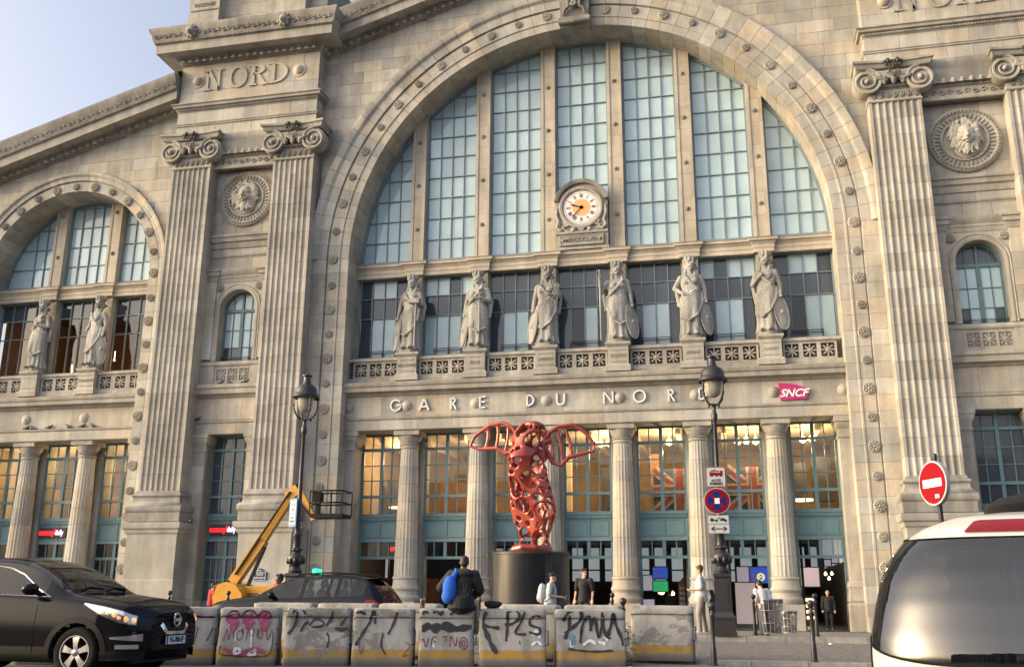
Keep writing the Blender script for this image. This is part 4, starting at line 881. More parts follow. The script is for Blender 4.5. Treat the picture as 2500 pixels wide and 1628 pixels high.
for i, cx_ in enumerate((4.3, 7.9)):      # big cross-striped banner hung across two bays
    fb = MB().box(cx_-1.3, cx_+1.3, 4.6, 4.64, 5.5, 7.7).build('striped_banner', 'flag_blue', up_)
    for s in (-1, 1):
        a = math.atan2(2.2, 2.6)*s; MB().obox((cx_, 4.585, 6.6), (1.66, .008, .24), Matrix.Rotation(-a, 3, 'Y')).build('banner_stripe', 'flag_white', fb); MB().obox((cx_, 4.572, 6.6), (1.66, .008, .10), Matrix.Rotation(-a, 3, 'Y')).build('banner_stripe', 'flag_red', fb)
    MB().box(cx_-.30, cx_+.30, 4.55, 4.562, 5.5, 7.7).build('banner_stripe', 'flag_white', fb); MB().box(cx_-1.3, cx_+1.3, 4.548, 4.56, 6.3, 6.9).build('banner_stripe', 'flag_white', fb)
    MB().box(cx_-.18, cx_+.18, 4.535, 4.547, 5.5, 7.7).build('banner_stripe', 'flag_red', fb); MB().box(cx_-1.3, cx_+1.3, 4.533, 4.546, 6.42, 6.78).build('banner_stripe', 'flag_red', fb)
def globe(x, y, z, r, m, par, e=0, n=1):
    for k in range(n):
        g = MB(); g.ell((x+(k-(n-1)/2)*r*2.6, y, z+.04*(k % 2)), r, 12, 8); g.cap((x+(k-(n-1)/2)*r*2.6, y, z+r), (x+(k-(n-1)/2)*r*2.6, y, z+r+(.5 if z > 8 else .03)), .02, .02, 6); g.build('pendant_lamp', m, par, 60, fix=False)
    if e: lamp(x, y-.0, z-.55, e)
for x, y, z, n in ((3.9, 3.9, 8.95, 1), (7.7, 4.0, 8.9, 3), (10.6, 3.9, 8.9, 2), (.6, 4.2, 9.0, 2), (-5.2, 3.8, 8.85, 1), (-10.3, 5.0, 9.0, 1)): globe(x, y, z, .17, 'lamp_warm', up_, 130, n)
for x, y, z in ((-11.0, 6, 6.0), (10.3, 6, 6.1), (-7, 8, 8.8)): MB().lathe([(.01,0),(.55,.02),(.6,.1),(.01,.14)], x, y, z, 20).build('dome_lamp', 'lamp_soft', up_, 40)
for x, z in ((-25.3, 8.9), (-29.1, 8.95), (-32.6, 8.9)): globe(x, 3.8, z, .15, 'lamp_warm', ul, 75)
for x, z0, z1, m in ((-30.4, 5.2, 7.4, 'brick_orange'), (-28.4, 5.2, 7.0, 'wood_brown'), (-26.2, 5.3, 7.2, 'brick_orange'), (-25.0, 5.3, 6.9, 'wood_brown'), (-33, 5.2, 7.4, 'wood_brown')): MB().box(x-.8, x+.8, 6, 6.5, z0, z1).build('furnishing', m, ul)
MB().box(-27.4, -24.3, 3.1, 3.2, 13.72, 13.82).build('strip_lamp', 'strip_orange', rs); lamp(-26, 4.5, 14.6, 45, .3, (1, .5, .18)); lamp(-30, 5, 14.6, 14, .3, (1, .5, .18))
for x, y, z in ((-29.9, 4, 15.2), (-29.1, 5, 15.0), (-28.9, 4.4, 14.6), (-33.2, 4, 15.3), (-33.5, 5, 14.8), (-30.4, 3, 13.75)): globe(x, y, z, .05, 'lamp_warm', rs)
# ticket hall: shed windows at the back, glowing to stand in for daylight, screens, shops
for x in np.arange(-11.2, 12, 1.15): MB().box(x, x+.75, 23.9, 23.95, 3.3, 4.75).build('shed_pane', 'shed_daylight', lo_)
for x in np.arange(-11.2, 12, 1.15): MB().box(x, x+.75, 23.9, 23.95, 2.5, 3.2).build('shed_pane', 'shed_daylight', lo_)
for k in range(5): MB().box(11.9, 11.95, 5+k*2.2, 6.6+k*2.2, 3.1, 4.7).build('shed_pane', 'shed_daylight', lo_)
SCR = [(3.05, 6.5, 2.35, .75, .55, 'screen_blue'), (3.05, 6.5, 1.7, .75, .5, 'screen_green'), (2.4, 7.0, 1.75, .55, .75, 'screen_white'), (2.55, 4.0, .55, .7, .75, 'screen_white'), (2.55+2.4, 7, 2.3, .35, .8, 'screen_blue'), (7.75, 8, 2.15, 1.5, .8, 'screen_blue'), (7.2, 7.9, 2.2, .6, .75, 'screen_white'), (7.25, 4.2, .2, .95, 1.9, 'poster_pink'), (10.45, 9, 2.0, 1.25, .95, 'screen_white'), (11.2, 5, 2.9, .3, .3, 'screen_white'), (11.55, 5, 3.05, .3, .3, 'screen_white'), (-10.9, 4, 2.3, .12, 1.0, 'screen_white')]
for x, y, z, w, h, m in SCR:
    s_ = MB().box(x-w/2-.05, x+w/2+.05, y+.012, y+.10, z-.05, z+h+.05).build('display_screen', 'interior_dark', lo_); MB().box(x-w/2, x+w/2, y, y+.01, z, z+h).build('screen_face', m, s_)
    ln = MB()
    if m in ('screen_blue', 'screen_green'):
        for k in range(4): ln.box(x-w*.42, x-w*.42+w*rnd.uniform(.4, .8), y-.008, y-.002, z+h*(.12+.2*k), z+h*(.17+.2*k))
        ln.build('screen_line', 'letter_white', s_, fix=False)
for x, r in ((7.55, .17), (8.1, .17)):   # round metro and train badges on the board
    pts = [(x+r*math.cos(a), 7.96, 2.45+r*math.sin(a)) for a in np.linspace(0, 2*PI, 17)[:-1]]; MB().tube(pts, .03, 6, closed=True).build('badge_ring', 'screen_yellow' if x > 8 else 'letter_white', lo_)
put('badge_letter', text_mesh('M', .26, .006), 'screen_yellow', lo_, (8.1, 7.95, 2.45)); put('badge_letter', text_mesh('RER', .15, .006), 'letter_white', lo_, (7.55, 7.95, 2.45))
for x, y, z, r in ((1.75, 8, 1.75, .16), (2.9, 9, 1.75, .2), (3.5, 9, 1.6, .1), (11.15, 6, 2.55, .07), (11.35, 6.6, 2.35, .07), (11.55, 7.2, 2.6, .07), (-7.7, 5, 2.6, .05), (-7.0, 6, 2.9, .04), (-7.9, 6, 1.4, .12), (-6.0, 6, 2.2, .05), (-7.6, 7, .8, .09), (3.9, 12, 1.6, .09)): globe(x, y, z, r, 'lamp_warm', lo_)
lamp(2.3, 8, 2.4, 22); lamp(10.5, 7, 2.6, 26); lamp(-7, 6, 3, 16); lamp(7, 9, 3.4, 16, .3, (1, .85, .7)); lamp(-10.5, 5, 3.2, 12)
tw = MB().box(4.0, 4.75, 5.5, 6.2, .02, 2.1).build('tower_display', 'brick_orange', lo_); MB().loft([[(4.0, 5.5, 2.1), (4.75, 5.5, 2.1), (4.75, 6.2, 2.1), (4.0, 6.2, 2.1)], [(4.3, 5.7, 2.45), (4.45, 5.7, 2.45), (4.45, 6, 2.45), (4.3, 6, 2.45)]]).build('tower_roof', 'brick_orange', tw)
tm = MB()
for r_ in range(7):
    for c_ in range(4): tm.box(4.06+c_*.175, 4.16+c_*.175, 5.485, 5.5, .3+r_*.25, .42+r_*.25)
tm.build('tower_window', 'letter_white', tw, fix=False, kind='stuff')
wl = MB().box(4.55, 5.05, 2.9, 2.95, .0, 3.15).build('exhibition_panel', 'granite_paving', lo_)
for k, t in enumerate(('EXPO', "L'HIS", 'AU M')): put('lettering', text_mesh(t, .24, .004, 'LEFT'), 'interior_dark', wl, (4.6, 2.89, 2.75-.27*k))
for x in (4.35, 5.0, 6.5, 9.9, 1.5): MB().box(x, x+.12, 4.5, 4.6, 0, 4.9).build('steel_post', 'interior_dark', lo_)
for x, w, h, m in ((10.4, 1.0, 1.5, 'strip_orange'), (-7.2, 1.6, 1.1, 'wood_brown'), (-10.8, 1.8, 2.4, 'wood_brown'), (-3, 1.5, 1.2, 'wood_brown')):
    sh = MB().box(x-w/2, x+w/2, 10, 10.6, .02, h).build('shop_counter', 'wood_brown', lo_)
    if m == 'strip_orange':
        for k in range(4): MB().box(x-w/2+.05, x+w/2-.05, 9.98, 9.995, .35+k*.3, .5+k*.3).build('shelf_light', 'lamp_soft', sh)

# shop neon over the side doors and signs fixed to the facade
def neon(x0, x1, z, y, cut, label):
    o = empty('shop_sign', (x0, y, z), label=label, cat='sign')
    MB().box(-.04, x1-x0+.04, .03, .12, -.26, .26).build('sign_box', 'interior_dark', o)
    w = x1-x0; a = text_mesh("monop'", .42, .012, 'LEFT', sx=w*.60/1.22, bold=.006); b = text_mesh('daily', .40, .012, 'LEFT', sx=w*.40/.92, bold=.006)
    put('lettering', a, 'neon_red', o, (.0, 0, .0)); put('lettering', b, 'neon_white', o, (w*.62, 0, .0)); return o
neon(-30.35, -28.75, 4.62, 1.98, 0, "red and white lit shop sign between the wing's two columns")
neon(-19.3, -17.75, 4.60, .62, 0, 'red and white lit shop sign over the door between the paired pilasters')
o = empty('shop_sign', (-9.95, 3.2, 3.75), label='small red lit shop sign behind the leftmost central doorway', cat='sign'); put('lettering', text_mesh("mono", .42, .012, bold=.008), 'neon_red', o); MB().box(-.55, .55, .03, .1, -.25, .25).build('sign_box', 'interior_dark', o)
plain('sign_magenta', (.40, .015, .13), .35); plain('sign_grey', (.35, .36, .37), .5)
o = empty('railway_sign', (9.9, .70, 10.66), label='magenta railway company sign with white italic letters SNCF on the frieze', cat='sign')
P = [(-.66, .40)]+[(-.66+1.30*t, .40-.02*t-.30*t**2.6) for t in np.linspace(.1, .97, 12)]+[(.66, .06), (.56, -.38), (-.60, -.40)]
MB().prism(P, -.06, .06).build('sign_plate', 'sign_magenta', o, fix=False); put('lettering', text_mesh('SNCF', .50, .012, sx=1.02, bold=.012, shear=.35), 'letter_white', o, (-.02, -.075, -.10))
# street-name plaque
plain('enamel_blue', (.012, .03, .10), .3); plain('enamel_green', (.02, .07, .04), .3); plain('white_paint', (.78, .78, .76), .45)
o = empty('street_plaque', (-15.42, -1.17, 2.05), label='blue enamel street name plaque on the pilaster pedestal', cat='plaque')
MB().prism([(-.32, 0), (.32, 0), (.32, .40), (.12, .44)]+[(.12*math.cos(a), .44+.14*math.sin(a)) for a in np.linspace(.2, PI-.2, 8)]+[(-.12, .44), (-.32, .40)], -.03, .03).build('plate', 'enamel_blue', o, fix=False)
for t, z, s in (('Xe Arrt', .47, .09), ('PLACE', .29, .15), ('NAPOLEON III', .13, .12)): put('lettering', text_mesh(t, s, .004, sx=.78), 'white_paint', o, (0, -.04, z))
fr = MB()
for z in (.015, .375): fr.box(-.30, .30, -.037, -.03, z, z+.012)
for x in (-.30, .288): fr.box(x, x+.012, -.037, -.03, .027, .375)
fr.build('plate_border', 'white_paint', o, fix=False)
for (x, y, z), l in (((-19.95, -.25, 5.0), 'small white security camera beside the shop door on the left bay'), ((-24.6, 1.6, 5.0), "small white security camera by the wing's rightmost glazed screen")):
    o = empty('security_camera', (x, y, z), label=l, cat='camera'); MB().cap((0, 0, 0), (.05, -.16, -.03), .05, .045, 10).build('housing', 'white_paint', o, 60); MB().cap((0, .02, .02), (0, .26, .05), .02, .02, 6).build('bracket', 'iron_black', o)
# lightning cable down the pilaster edge
MB().tube([(-14.12, -.05, z) for z in np.linspace(1.2, 24, 12)], .018, 5).build('conductor_cable', 'interior_dark', ST)
MB().tube([(-13.55, -.14, z) for z in np.linspace(.2, 4.5, 4)], .018, 5).build('conductor_cable', 'interior_dark', ST)

# ------------------------------------------------------------------ city statues
def statue(x, y, z, label, seed, sh=0, arm_r='down', arm_l='bent', attr=None, turn=0, lean=1):
    rr = random.Random(seed); o = empty('city_statue', (x, y, z), R(turn), label=label, cat='statue', group='crowned city statues along the balustrade'); K = 2.2; o.scale = (1.16, 1.05, 1)
    m = MB(); V = lambda *p: tuple(K*q for q in p)
    # skirt and cloak: rings with folds
    hs = [0, .04, .2, .45, .7, .9, 1.05, 1.2, 1.33, 1.42]; rx = [.25, .235, .215, .215, .215, .20, .165, .185, .19, .10]; ry = [.19, .18, .165, .165, .165, .15, .125, .135, .125, .08]; n = 56; rings = []
    for i, (h, a, b) in enumerate(zip(hs, rx, ry)):
        f = .030*max(0, 1-h/.95)+.006; tw = h*1.3*lean
        rings.append([V(a*math.cos(t)*(1+f*2.2*math.sin(13*t+tw+1.2*math.sin(2*t))), b*math.sin(t)*(1+f*2.6*math.sin(13*t+tw+1.2*math.sin(2*t)))+ (-.02 if .3 < h < .8 else 0), h) for t in np.linspace(0, 2*PI, n, endpoint=False)])
    m.loft(rings)
    # forward knee and diagonal folds of the mantle
    m.cap(V(.07*lean, -.13, .5), V(.06*lean, -.07, .85), K*.085, K*.10, 10); m.cap(V(.07*lean, -.13, .5), V(.09*lean, -.11, .06), K*.085, K*.05, 10)
    for k in range(10):
        t0 = k/10; z0 = .62+.72*t0; pts = []
        for u in np.linspace(0, 1, 9):
            a = R(-165+150*u) if lean > 0 else R(-15-150*u); q = 1.05; zz = z0-.42*(1-u)*(.5+.5*t0)-.10*math.sin(PI*u)
            wr_ = np.interp(zz, hs, rx); wy_ = np.interp(zz, hs, ry); pts.append(V(wr_*q*math.cos(a), wy_*q*math.sin(a), max(zz, .25)))
        m.tube(pts, K*.020, 6)
    m.tube([V(-.2*lean, -.10, .42), V(-.05*lean, -.20, .32), V(.1*lean, -.20, .44), V(.2*lean, -.10, .72), V(.21*lean, -.05, 1.0)], K*.03, 8)       # hem of the mantle
    m.tube([V(-.12*lean, -.11, 1.40), V(-.02*lean, -.155, 1.22), V(.12*lean, -.14, 1.06), V(.2*lean, -.05, .98)], K*.032, 8)
    # feet, chest, neck, head
    for s in (-1, 1): m.ell(V(s*.08, -.20, .03), V(.05, .10, .04), 8, 6); m.ell(V(s*.075, -.10, 1.25), V(.075, .07, .08), 10, 8)
    m.ell(V(0, 0, 1.36), V(.20, .11, .10), 14, 8); m.cap(V(0, 0, 1.38), V(0, -.01, 1.54), K*.065, K*.055, 10)
    hx = .012*lean; m.ell(V(hx, -.02, 1.635), V(.082, .10, .118), 14, 12); m.cap(V(hx, -.112, 1.66), V(hx, -.136, 1.615), K*.010, K*.017, 8); m.ell(V(hx, -.105, 1.545), V(.035, .03, .025), 8, 6)
    for s in (-1, 1):
        m.ell(V(hx+s*.03, -.098, 1.67), V(.03, .02, .009), 8, 5); m.ell(V(hx+s*.035, -.10, 1.60), V(.03, .022, .03), 8, 6)
        for k in range(5): m.ell(V(hx+s*(.05+.014*k), -.07+.035*k, 1.715-.028*k), V(.036, .04, .036), 8, 6)
        m.tube([V(hx+s*.085, .01, 1.6), V(s*.095, -.03, 1.48), V(s*.085, -.09, 1.36)], [K*.03, K*.026, K*.018], 7)
    m.ell(V(hx, -.097, 1.577), V(.028, .012, .007), 8, 5); m.ell(V(hx, .07, 1.62), V(.075, .06, .09), 10, 8)
    # mural crown
    m.lathe([(K*.092, K*1.715), (K*.10, K*1.74), (K*.102, K*1.80), (K*.09, K*1.80), (K*.08, K*1.74), (.01, K*1.735)], K*hx, 0, 0, 20)
    for k in range(9): a = k*2*PI/9+.35; m.obox(V(hx+.102*math.cos(a), .102*math.sin(a), 1.80), V(.022, .022, .055), Matrix.Rotation(a, 3, 'Z'))
    # arms
    def arm(s, kind):
        sh_ = Vector((s*.185, -.0, 1.36))
        if kind == 'down': e, h = Vector((s*.25, .02, 1.08)), Vector((s*.27, -.05, .84))
        elif kind == 'bent': e, h = Vector((s*.25, -.02, 1.09)), Vector((s*.10, -.20, 1.10))
        elif kind == 'chest': e, h = Vector((s*.24, -.06, 1.11)), Vector((s*.04, -.19, 1.27))
        elif kind == 'hip': e, h = Vector((s*.30, .03, 1.12)), Vector((s*.19, -.12, .98))
        elif kind == 'staff': e, h = Vector((s*.31, -.04, 1.14)), Vector((s*.34, -.14, 1.42))
        m.cap(V(*sh_), V(*e), K*.062, K*.052, 10); m.cap(V(*e), V(*h), K*.05, K*.034, 10); d = (h-e).normalized(); m.ell(V(*(h+d*.03)), V(.035, .03, .04), 8, 6)
        for q in range(4): f0 = h+d*.04+Vector(((q-1.5)*.016, -.01, .0)); m.cap(V(*f0), V(*(f0+d*.045+Vector((0, -.01, -.015)))), K*.010, K*.008, 6)
        m.cap(V(*(h+Vector((-s*.02, -.02, .01)))), V(*(h+d*.03+Vector((-s*.035, -.035, .012)))), K*.011, K*.009, 6)
        m.tube([V(s*.20, .03, 1.34), V(s*.26, .07, 1.08), V(s*.23, .06, .7)], [K*.05, K*.05, K*.035], 8); return h
    hr = arm(-1, arm_r); hl = arm(1, arm_l)
    body = blob(m, 'figure', 'stone_statue', o, .024, 1)
    if sh:      # oval shield standing by the leg
        s = MB(); c = V(sh*.265, -.07, .40); rot = Matrix.Rotation(R(-7*sh), 3, 'Y') @ Matrix.Rotation(R(38*sh), 3, 'Z'); s.ell(c, V(.135, .030, .40), 20, 12, rot)
        pts = [Vector(c)+rot@Vector(V(.133*math.cos(a), -.01, .398*math.sin(a))) for a in np.linspace(0, 2*PI, 25)[:-1]]; s.tube(pts, K*.014, 6, closed=True); s.ell(Vector(c)+rot@Vector(V(0, -.03, 0)), V(.04, .02, .05), 8, 6); s.build('shield', 'stone_statue', o, 50, fix=False)
    a = MB()
    if attr == 'sword': a.cap(V(.10, -.23, 1.24), V(.11, -.24, .30), K*.016, K*.020, 8); a.cap(V(.03, -.24, 1.13), V(.17, -.24, 1.13), K*.013, K*.013, 6); a.ell(V(.10, -.23, 1.30), K*.035, 8, 6)
    if attr == 'rudder': a.cap(V(.19, -.20, 1.10), V(.20, -.24, .05), K*.022, K*.030, 8); a.obox(V(.19, -.21, 1.14), V(.09, .05, .06), Matrix.Rotation(.2, 3, 'Y'))
    if attr == 'staff': a.cap(V(-.34, -.15, 1.60), V(-.33, -.10, .0), K*.018, K*.018, 8); a.ell(V(-.34, -.15, 1.60), K*.035, 8, 6)
    if attr == 'caduceus':
        a.cap(V(.22, -.20, 1.32), V(.20, -.18, .85), K*.012, K*.012, 6)
        for s in (-1, 1): a.tube([V(.215+s*.045*math.sin(t*2.2*PI), -.20+.02*math.cos(t*2.2*PI), .92+.36*t) for t in np.linspace(0, 1, 16)], K*.013, 6); a.tube([V(.22+s*.045*(1-math.cos(t))*.9, -.2, 1.30+.05*math.sin(t)) for t in np.linspace(0, PI*1.4, 8)], K*.012, 6)
    if a.v: a.build({'sword': 'sword', 'rudder': 'rudder', 'staff': 'staff', 'caduceus': 'caduceus'}[attr], 'stone_statue', o, 50, fix=False)
    b = MB(); b.loft([[(.52*math.cos(t)*(1+.04*math.sin(5*t+seed)), .44*math.sin(t)*(1+.05*math.sin(4*t)), zz) for t in np.linspace(0, 2*PI, 16, endpoint=False)] for zz in (-.17, .02)]); b.build('plinth', 'stone_dark', o, 30)
    return o
SY, SZ = .98, 13.61
statue(MS[0], SY, SZ, 'crowned draped statue above the BEAUVAIS pedestal, hand resting on a rudder', 1, -1, 'down', 'bent', 'rudder', -8, 1)
statue(MS[1], SY, SZ, 'crowned draped statue above the LILLE pedestal, holding a long upright sword', 2, -1, 'down', 'bent', 'sword', -5, -1)
statue(MS[2], SY, SZ, 'crowned draped statue above the AMIENS pedestal, holding a twined caduceus', 3, -1, 'down', 'bent', 'caduceus', -4, 1)
statue(MS[3], SY, SZ, 'crowned draped statue above the ROUEN pedestal, raising a staff', 4, 1, 'staff', 'down', 'staff', 4, -1)
statue(MS[4], SY, SZ, 'crowned draped statue above the ARRAS pedestal, hand on hip', 5, 1, 'hip', 'down', None, 4, 1)
statue(MS[5], SY, SZ, 'crowned draped statue above the LAON pedestal, arm folded over the chest', 6, 1, 'chest', 'down', None, -18, 1)
statue(MSL[0], SY, SZ, "crowned draped statue on the wing's balustrade, hand bent to the waist, no shield", 7, 0, 'down', 'bent', None, -14, -1)
statue(MSL[1], SY, SZ, "crowned draped statue on the wing's balustrade with an oval shield at the knee", 8, 1, 'hip', 'down', None, -16, 1)

# pigeons on the ledges
plain('pigeon_grey', (.06, .06, .07), .7, noise=.4, nscale=30)
pg = MB(); pg.ell((0, 0, .10), (.15, .075, .08), 10, 8, Matrix.Rotation(R(-12), 3, 'Y')); pg.cap((-.10, 0, .09), (-.24, 0, .05), .05, .025, 8); pg.cap((.11, 0, .14), (.14, 0, .21), .045, .035, 8); pg.ell((.155, 0, .225), (.04, .035, .035), 8, 6); pg.cap((.185, 0, .22), (.215, 0, .21), .012, .004, 6)
for s in (-1, 1): pg.cap((.02, s*.03, .05), (.03, s*.03, .0), .012, .010, 6)
PG = pg.mesh('pigeon', 60, fix=False)
ordn = ['first', 'second', 'third', 'fourth', 'fifth', 'sixth']
for i, x in enumerate((-31.0, -30.65, -29.55, -28.35, -27.5, -26.85)):
    put('pigeon', PG, 'pigeon_grey', None, (x, .66, 10.12), (0, 0, (0, 2.6, .2, 3.0, .1, 2.9)[i]), label="dark pigeon on the wing's lower frieze ledge, %s of six from the left" % ordn[i], cat='pigeon', group='pigeons on the facade ledges')
for i, x in enumerate((-18.9, -18.4, -17.5)):
    put('pigeon', PG, 'pigeon_grey', None, (x, -.25, 11.97), (0, 0, (.1, 2.9, .3)[i]), label='dark pigeon on the balcony ledge between the paired pilasters, %s from the left' % ordn[i], cat='pigeon', group='pigeons on the facade ledges')
put('pigeon', PG, 'pigeon_grey', None, (-20.2, -.04, 10.12), (0, 0, .3), label='dark pigeon on the narrow ledge above the shop door bay', cat='pigeon', group='pigeons on the facade ledges')
# ------------------------------------------------------------------ concrete barriers
def barrier_mat(name, white, yellow, seed):
    m, t, b = nt(name); L = t.links.new
    tc = N(t, 'ShaderNodeTexCoord'); sx = N(t, 'ShaderNodeSeparateXYZ'); L(tc.outputs['Object'], sx.inputs[0]); g = N(t, 'ShaderNodeNewGeometry')
    def nz(sc, det, lo, hi, a, z, st=(1,1,1)):
        mp = N(t, 'ShaderNodeMapping'); mp.inputs['Location'].default_value = (seed*7.3, seed*3.1, seed*1.7); mp.inputs['Scale'].default_value = st; L(g.outputs['Position'], mp.inputs[0])
        n = N(t, 'ShaderNodeTexNoise'); n.inputs['Scale'].default_value = sc; n.inputs['Detail'].default_value = det; n.inputs['Roughness'].default_value = .65; L(mp.outputs[0], n.inputs['Vector'])
        mr = N(t, 'ShaderNodeMapRange'); mr.inputs[1].default_value = lo; mr.inputs[2].default_value = hi; mr.inputs[3].default_value = a; mr.inputs[4].default_value = z; L(n.outputs[0], mr.inputs[0]); return mr.outputs[0], n.outputs[0]
    def mix(f, a, c):
        x = N(t, 'ShaderNodeMix', data_type='RGBA'); L(f, x.inputs[0])
        if isinstance(a, tuple): x.inputs[6].default_value = (*a, 1)
        else: L(a, x.inputs[6])
        x.inputs[7].default_value = (*c, 1); return x.outputs[2]
    def mul(a, c): x = N(t, 'ShaderNodeMath', operation='MULTIPLY'); L(a, x.inputs[0]); L(c, x.inputs[1]); return x.outputs[0]
    def band(lo, hi, soft=.012):
        a = N(t, 'ShaderNodeMapRange'); a.inputs[1].default_value = lo-soft; a.inputs[2].default_value = lo+soft; L(zj, a.inputs[0]); c = N(t, 'ShaderNodeMapRange'); c.inputs[1].default_value = hi+soft; c.inputs[2].default_value = hi-soft; L(zj, c.inputs[0]); return mul(a.outputs[0], c.outputs[0])
    jz, _ = nz(9, 4, .2, .8, -.02, .02); ad = N(t, 'ShaderNodeMath', operation='ADD'); L(sx.outputs[2], ad.inputs[0]); L(jz, ad.inputs[1]); zj = ad.outputs[0]
    base, fine = nz(6, 6, .25, .75, .8, 1.15); vm = N(t, 'ShaderNodeVectorMath', operation='SCALE'); vm.inputs[0].default_value = (.20, .19, .17); L(base, vm.inputs['Scale'])
    wm, _ = nz(2.6, 8, .5-white*.22, .53-white*.22, 0, 1, (1, 1, 1.6)); wz = band(.27, 1.1); col = mix(mul(wm, wz), vm.outputs[0], (.32, .315, .305))
    ym, _ = nz(4, 8, .5-yellow*.25, .56-yellow*.25, 0, 1); col = mix(mul(ym, band(.125, .265)), col, (.34, .20, .035))
    gm, _ = nz(3.2, 7, .42, .68, 0, .75, (1, 1, .45)); col = mix(gm, col, (.115, .11, .10))
    dm = N(t, 'ShaderNodeMapRange'); dm.inputs[1].default_value = .16; dm.inputs[2].default_value = .03; dm.inputs[4].default_value = .65; L(zj, dm.inputs[0]); col = mix(dm.outputs[0], col, (.055, .05, .045))
    L(col, b.inputs['Base Color']); b.inputs['Roughness'].default_value = .85; bp = N(t, 'ShaderNodeBump'); bp.inputs['Strength'].default_value = .5; bp.inputs['Distance'].default_value = .01; L(fine, bp.inputs['Height']); L(bp.outputs[0], b.inputs['Normal'])
for nm_, w_, y_, s_ in (('concrete_white', .9, .8, 1), ('concrete_mid', .35, .55, 2), ('concrete_worn', .05, .35, 3), ('concrete_single', .25, 1.2, 5)): barrier_mat(nm_, w_, y_, s_)
BP = [(.33, 0), (.33, .10), (.318, .135), (.30, .265), (.25, .45), (.222, .575), (.205, .70), (.19, .790), (.185, .805), (.215, .812), (.222, .83), (.22, .93), (.205, .955), (.10, .965), (0, .967)]
def prof_y(z): return -float(np.interp(z, [p[1] for p in BP[:13]], [p[0] for p in BP[:13]]))
def barrier(x, y, rz, L, mat, label, seed, zb=.15, strokes=None, hooks=True):
    rr = random.Random(seed); full = [(-a, z) for a, z in BP]+[(a, z) for a, z in BP[-2::-1]]; st = [0, .012, .05]+list(np.linspace(.12, L-.12, 7))+[L-.05, L-.012, L]; rings = []
    for i, s in enumerate(st):
        e = {0: .035, 1: .012, 2: .0}.get(min(i, len(st)-1-i), 0); row = []
        for a, z in full:
            j = Vector((rr.uniform(-1, 1)*.004, rr.uniform(-1, 1)*.004, rr.uniform(-1, 1)*.004)); sg = -1 if a < 0 else (1 if a > 0 else 0)
            if e and rr.random() < .18: j += Vector((0, -sg*.03, -.03 if z > .7 else 0))
            row.append((s+j.x-L/2, a-sg*e+j.y, max(0, z-(e if z > .9 else 0)+j.z)))
        rings.append(row)
    o = MB().loft(rings).build('concrete_barrier', mat, None, 50, loc=(x, y, zb), rot=(0, 0, rz), label=label, cat='barrier', group='concrete barriers along the street')
    if hooks:
        h = MB(); h.tube([(L/2-.02, -.22, .60), (L/2+.03, -.24, .60), (L/2+.03, -.27, .36), (L/2-.02, -.28, .36)], .012, 6); h.build('steel_hook', 'black_iron', o, 60)
    if strokes:
        if True:
            for kk, (colr, wid, pts) in enumerate(strokes):
                g = MB()
                P = [Vector((p[0]*L-L/2, p[1])) for p in pts]; fine = []
                for i in range(len(P)-1):      # smooth and sample finely so that the paint hugs the face
                    p0, p1, p2, p3 = P[max(i-1, 0)], P[i], P[i+1], P[min(i+2, len(P)-1)]; k = max(2, int((p2-p1).length/.03))
                    for t in np.linspace(0, 1, k, endpoint=False): fine.append(.5*((2*p1)+(p2-p0)*t+(2*p0-5*p1+4*p2-p3)*t*t+(3*p1-p0-3*p2+p3)*t**3))
                fine.append(P[-1]); Lr, Rr = [], []; prevn = None
                for i, p in enumerate(fine):
                    d = fine[min(i+1, len(fine)-1)]-fine[max(i-1, 0)]; d = d.normalized() if d.length > 1e-6 else Vector((1, 0)); n = Vector((-d.y, d.x)); w = wid/2*(1+.25*math.sin(i*.9+kk)+.1*rr.uniform(-1, 1)) * (.6 if i in (0, len(fine)-1) else 1)
                    a, c = p+n*w, p-n*w
                    for v, lst2 in ((a, Lr), (c, Rr)):
                        v.x = max(-L/2+.05, min(L/2-.05, v.x)); v.y = max(.03, min(.93, v.y)); lst2.append((v.x, prof_y(v.y)-.007-.0006*(kk % 7), v.y))
                g.grid([Lr, Rr]); g.build('graffiti_stroke', colr, o, fix=False)
    return o
plain('spray_black', (.018, .018, .02), .55, noise=.5, nscale=25); plain('spray_red', (.16, .015, .03), .55, noise=.4, nscale=25); plain('spray_pink', (.30, .05, .13), .55, noise=.45, nscale=12); plain('spray_white', (.62, .62, .62), .55, noise=.3, nscale=20); plain('spray_blue', (.10, .20, .25), .6, noise=.4, nscale=20)
BD = Vector((.9687, .2483, 0)); B0 = Vector((-2.45, -29.3, 0)); BN = Vector((-.2483, .9687, 0)); brz = math.atan2(BD.y, BD.x)
K_, R_, P_, W_ = 'spray_black', 'spray_red', 'spray_pink', 'spray_white'
def loop(cx, cz, rx, rz, a0=0, a1=360, n=12): return [(cx+rx*math.cos(R(a)), cz+rz*math.sin(R(a))) for a in np.linspace(a0, a1, n)]
G1 = [(K_, .022, loop(.24, .80, .10, .11, 0, 180)), (K_, .022, loop(.50, .80, .12, .12, 0, 180)), (K_, .022, loop(.76, .80, .11, .11, 0, 180))]
for cx_ in (.24, .50, .76):
    for q in (.06, .035): G1.append((P_, .09, loop(cx_, .78, q*1.5, q*1.3, 0, 330)))
    G1.append((P_, .12, [(cx_-.06, .66), (cx_+.06, .62)])); G1.append((W_, .012, loop(cx_-.02, .84, .04, .03, 40, 160)))
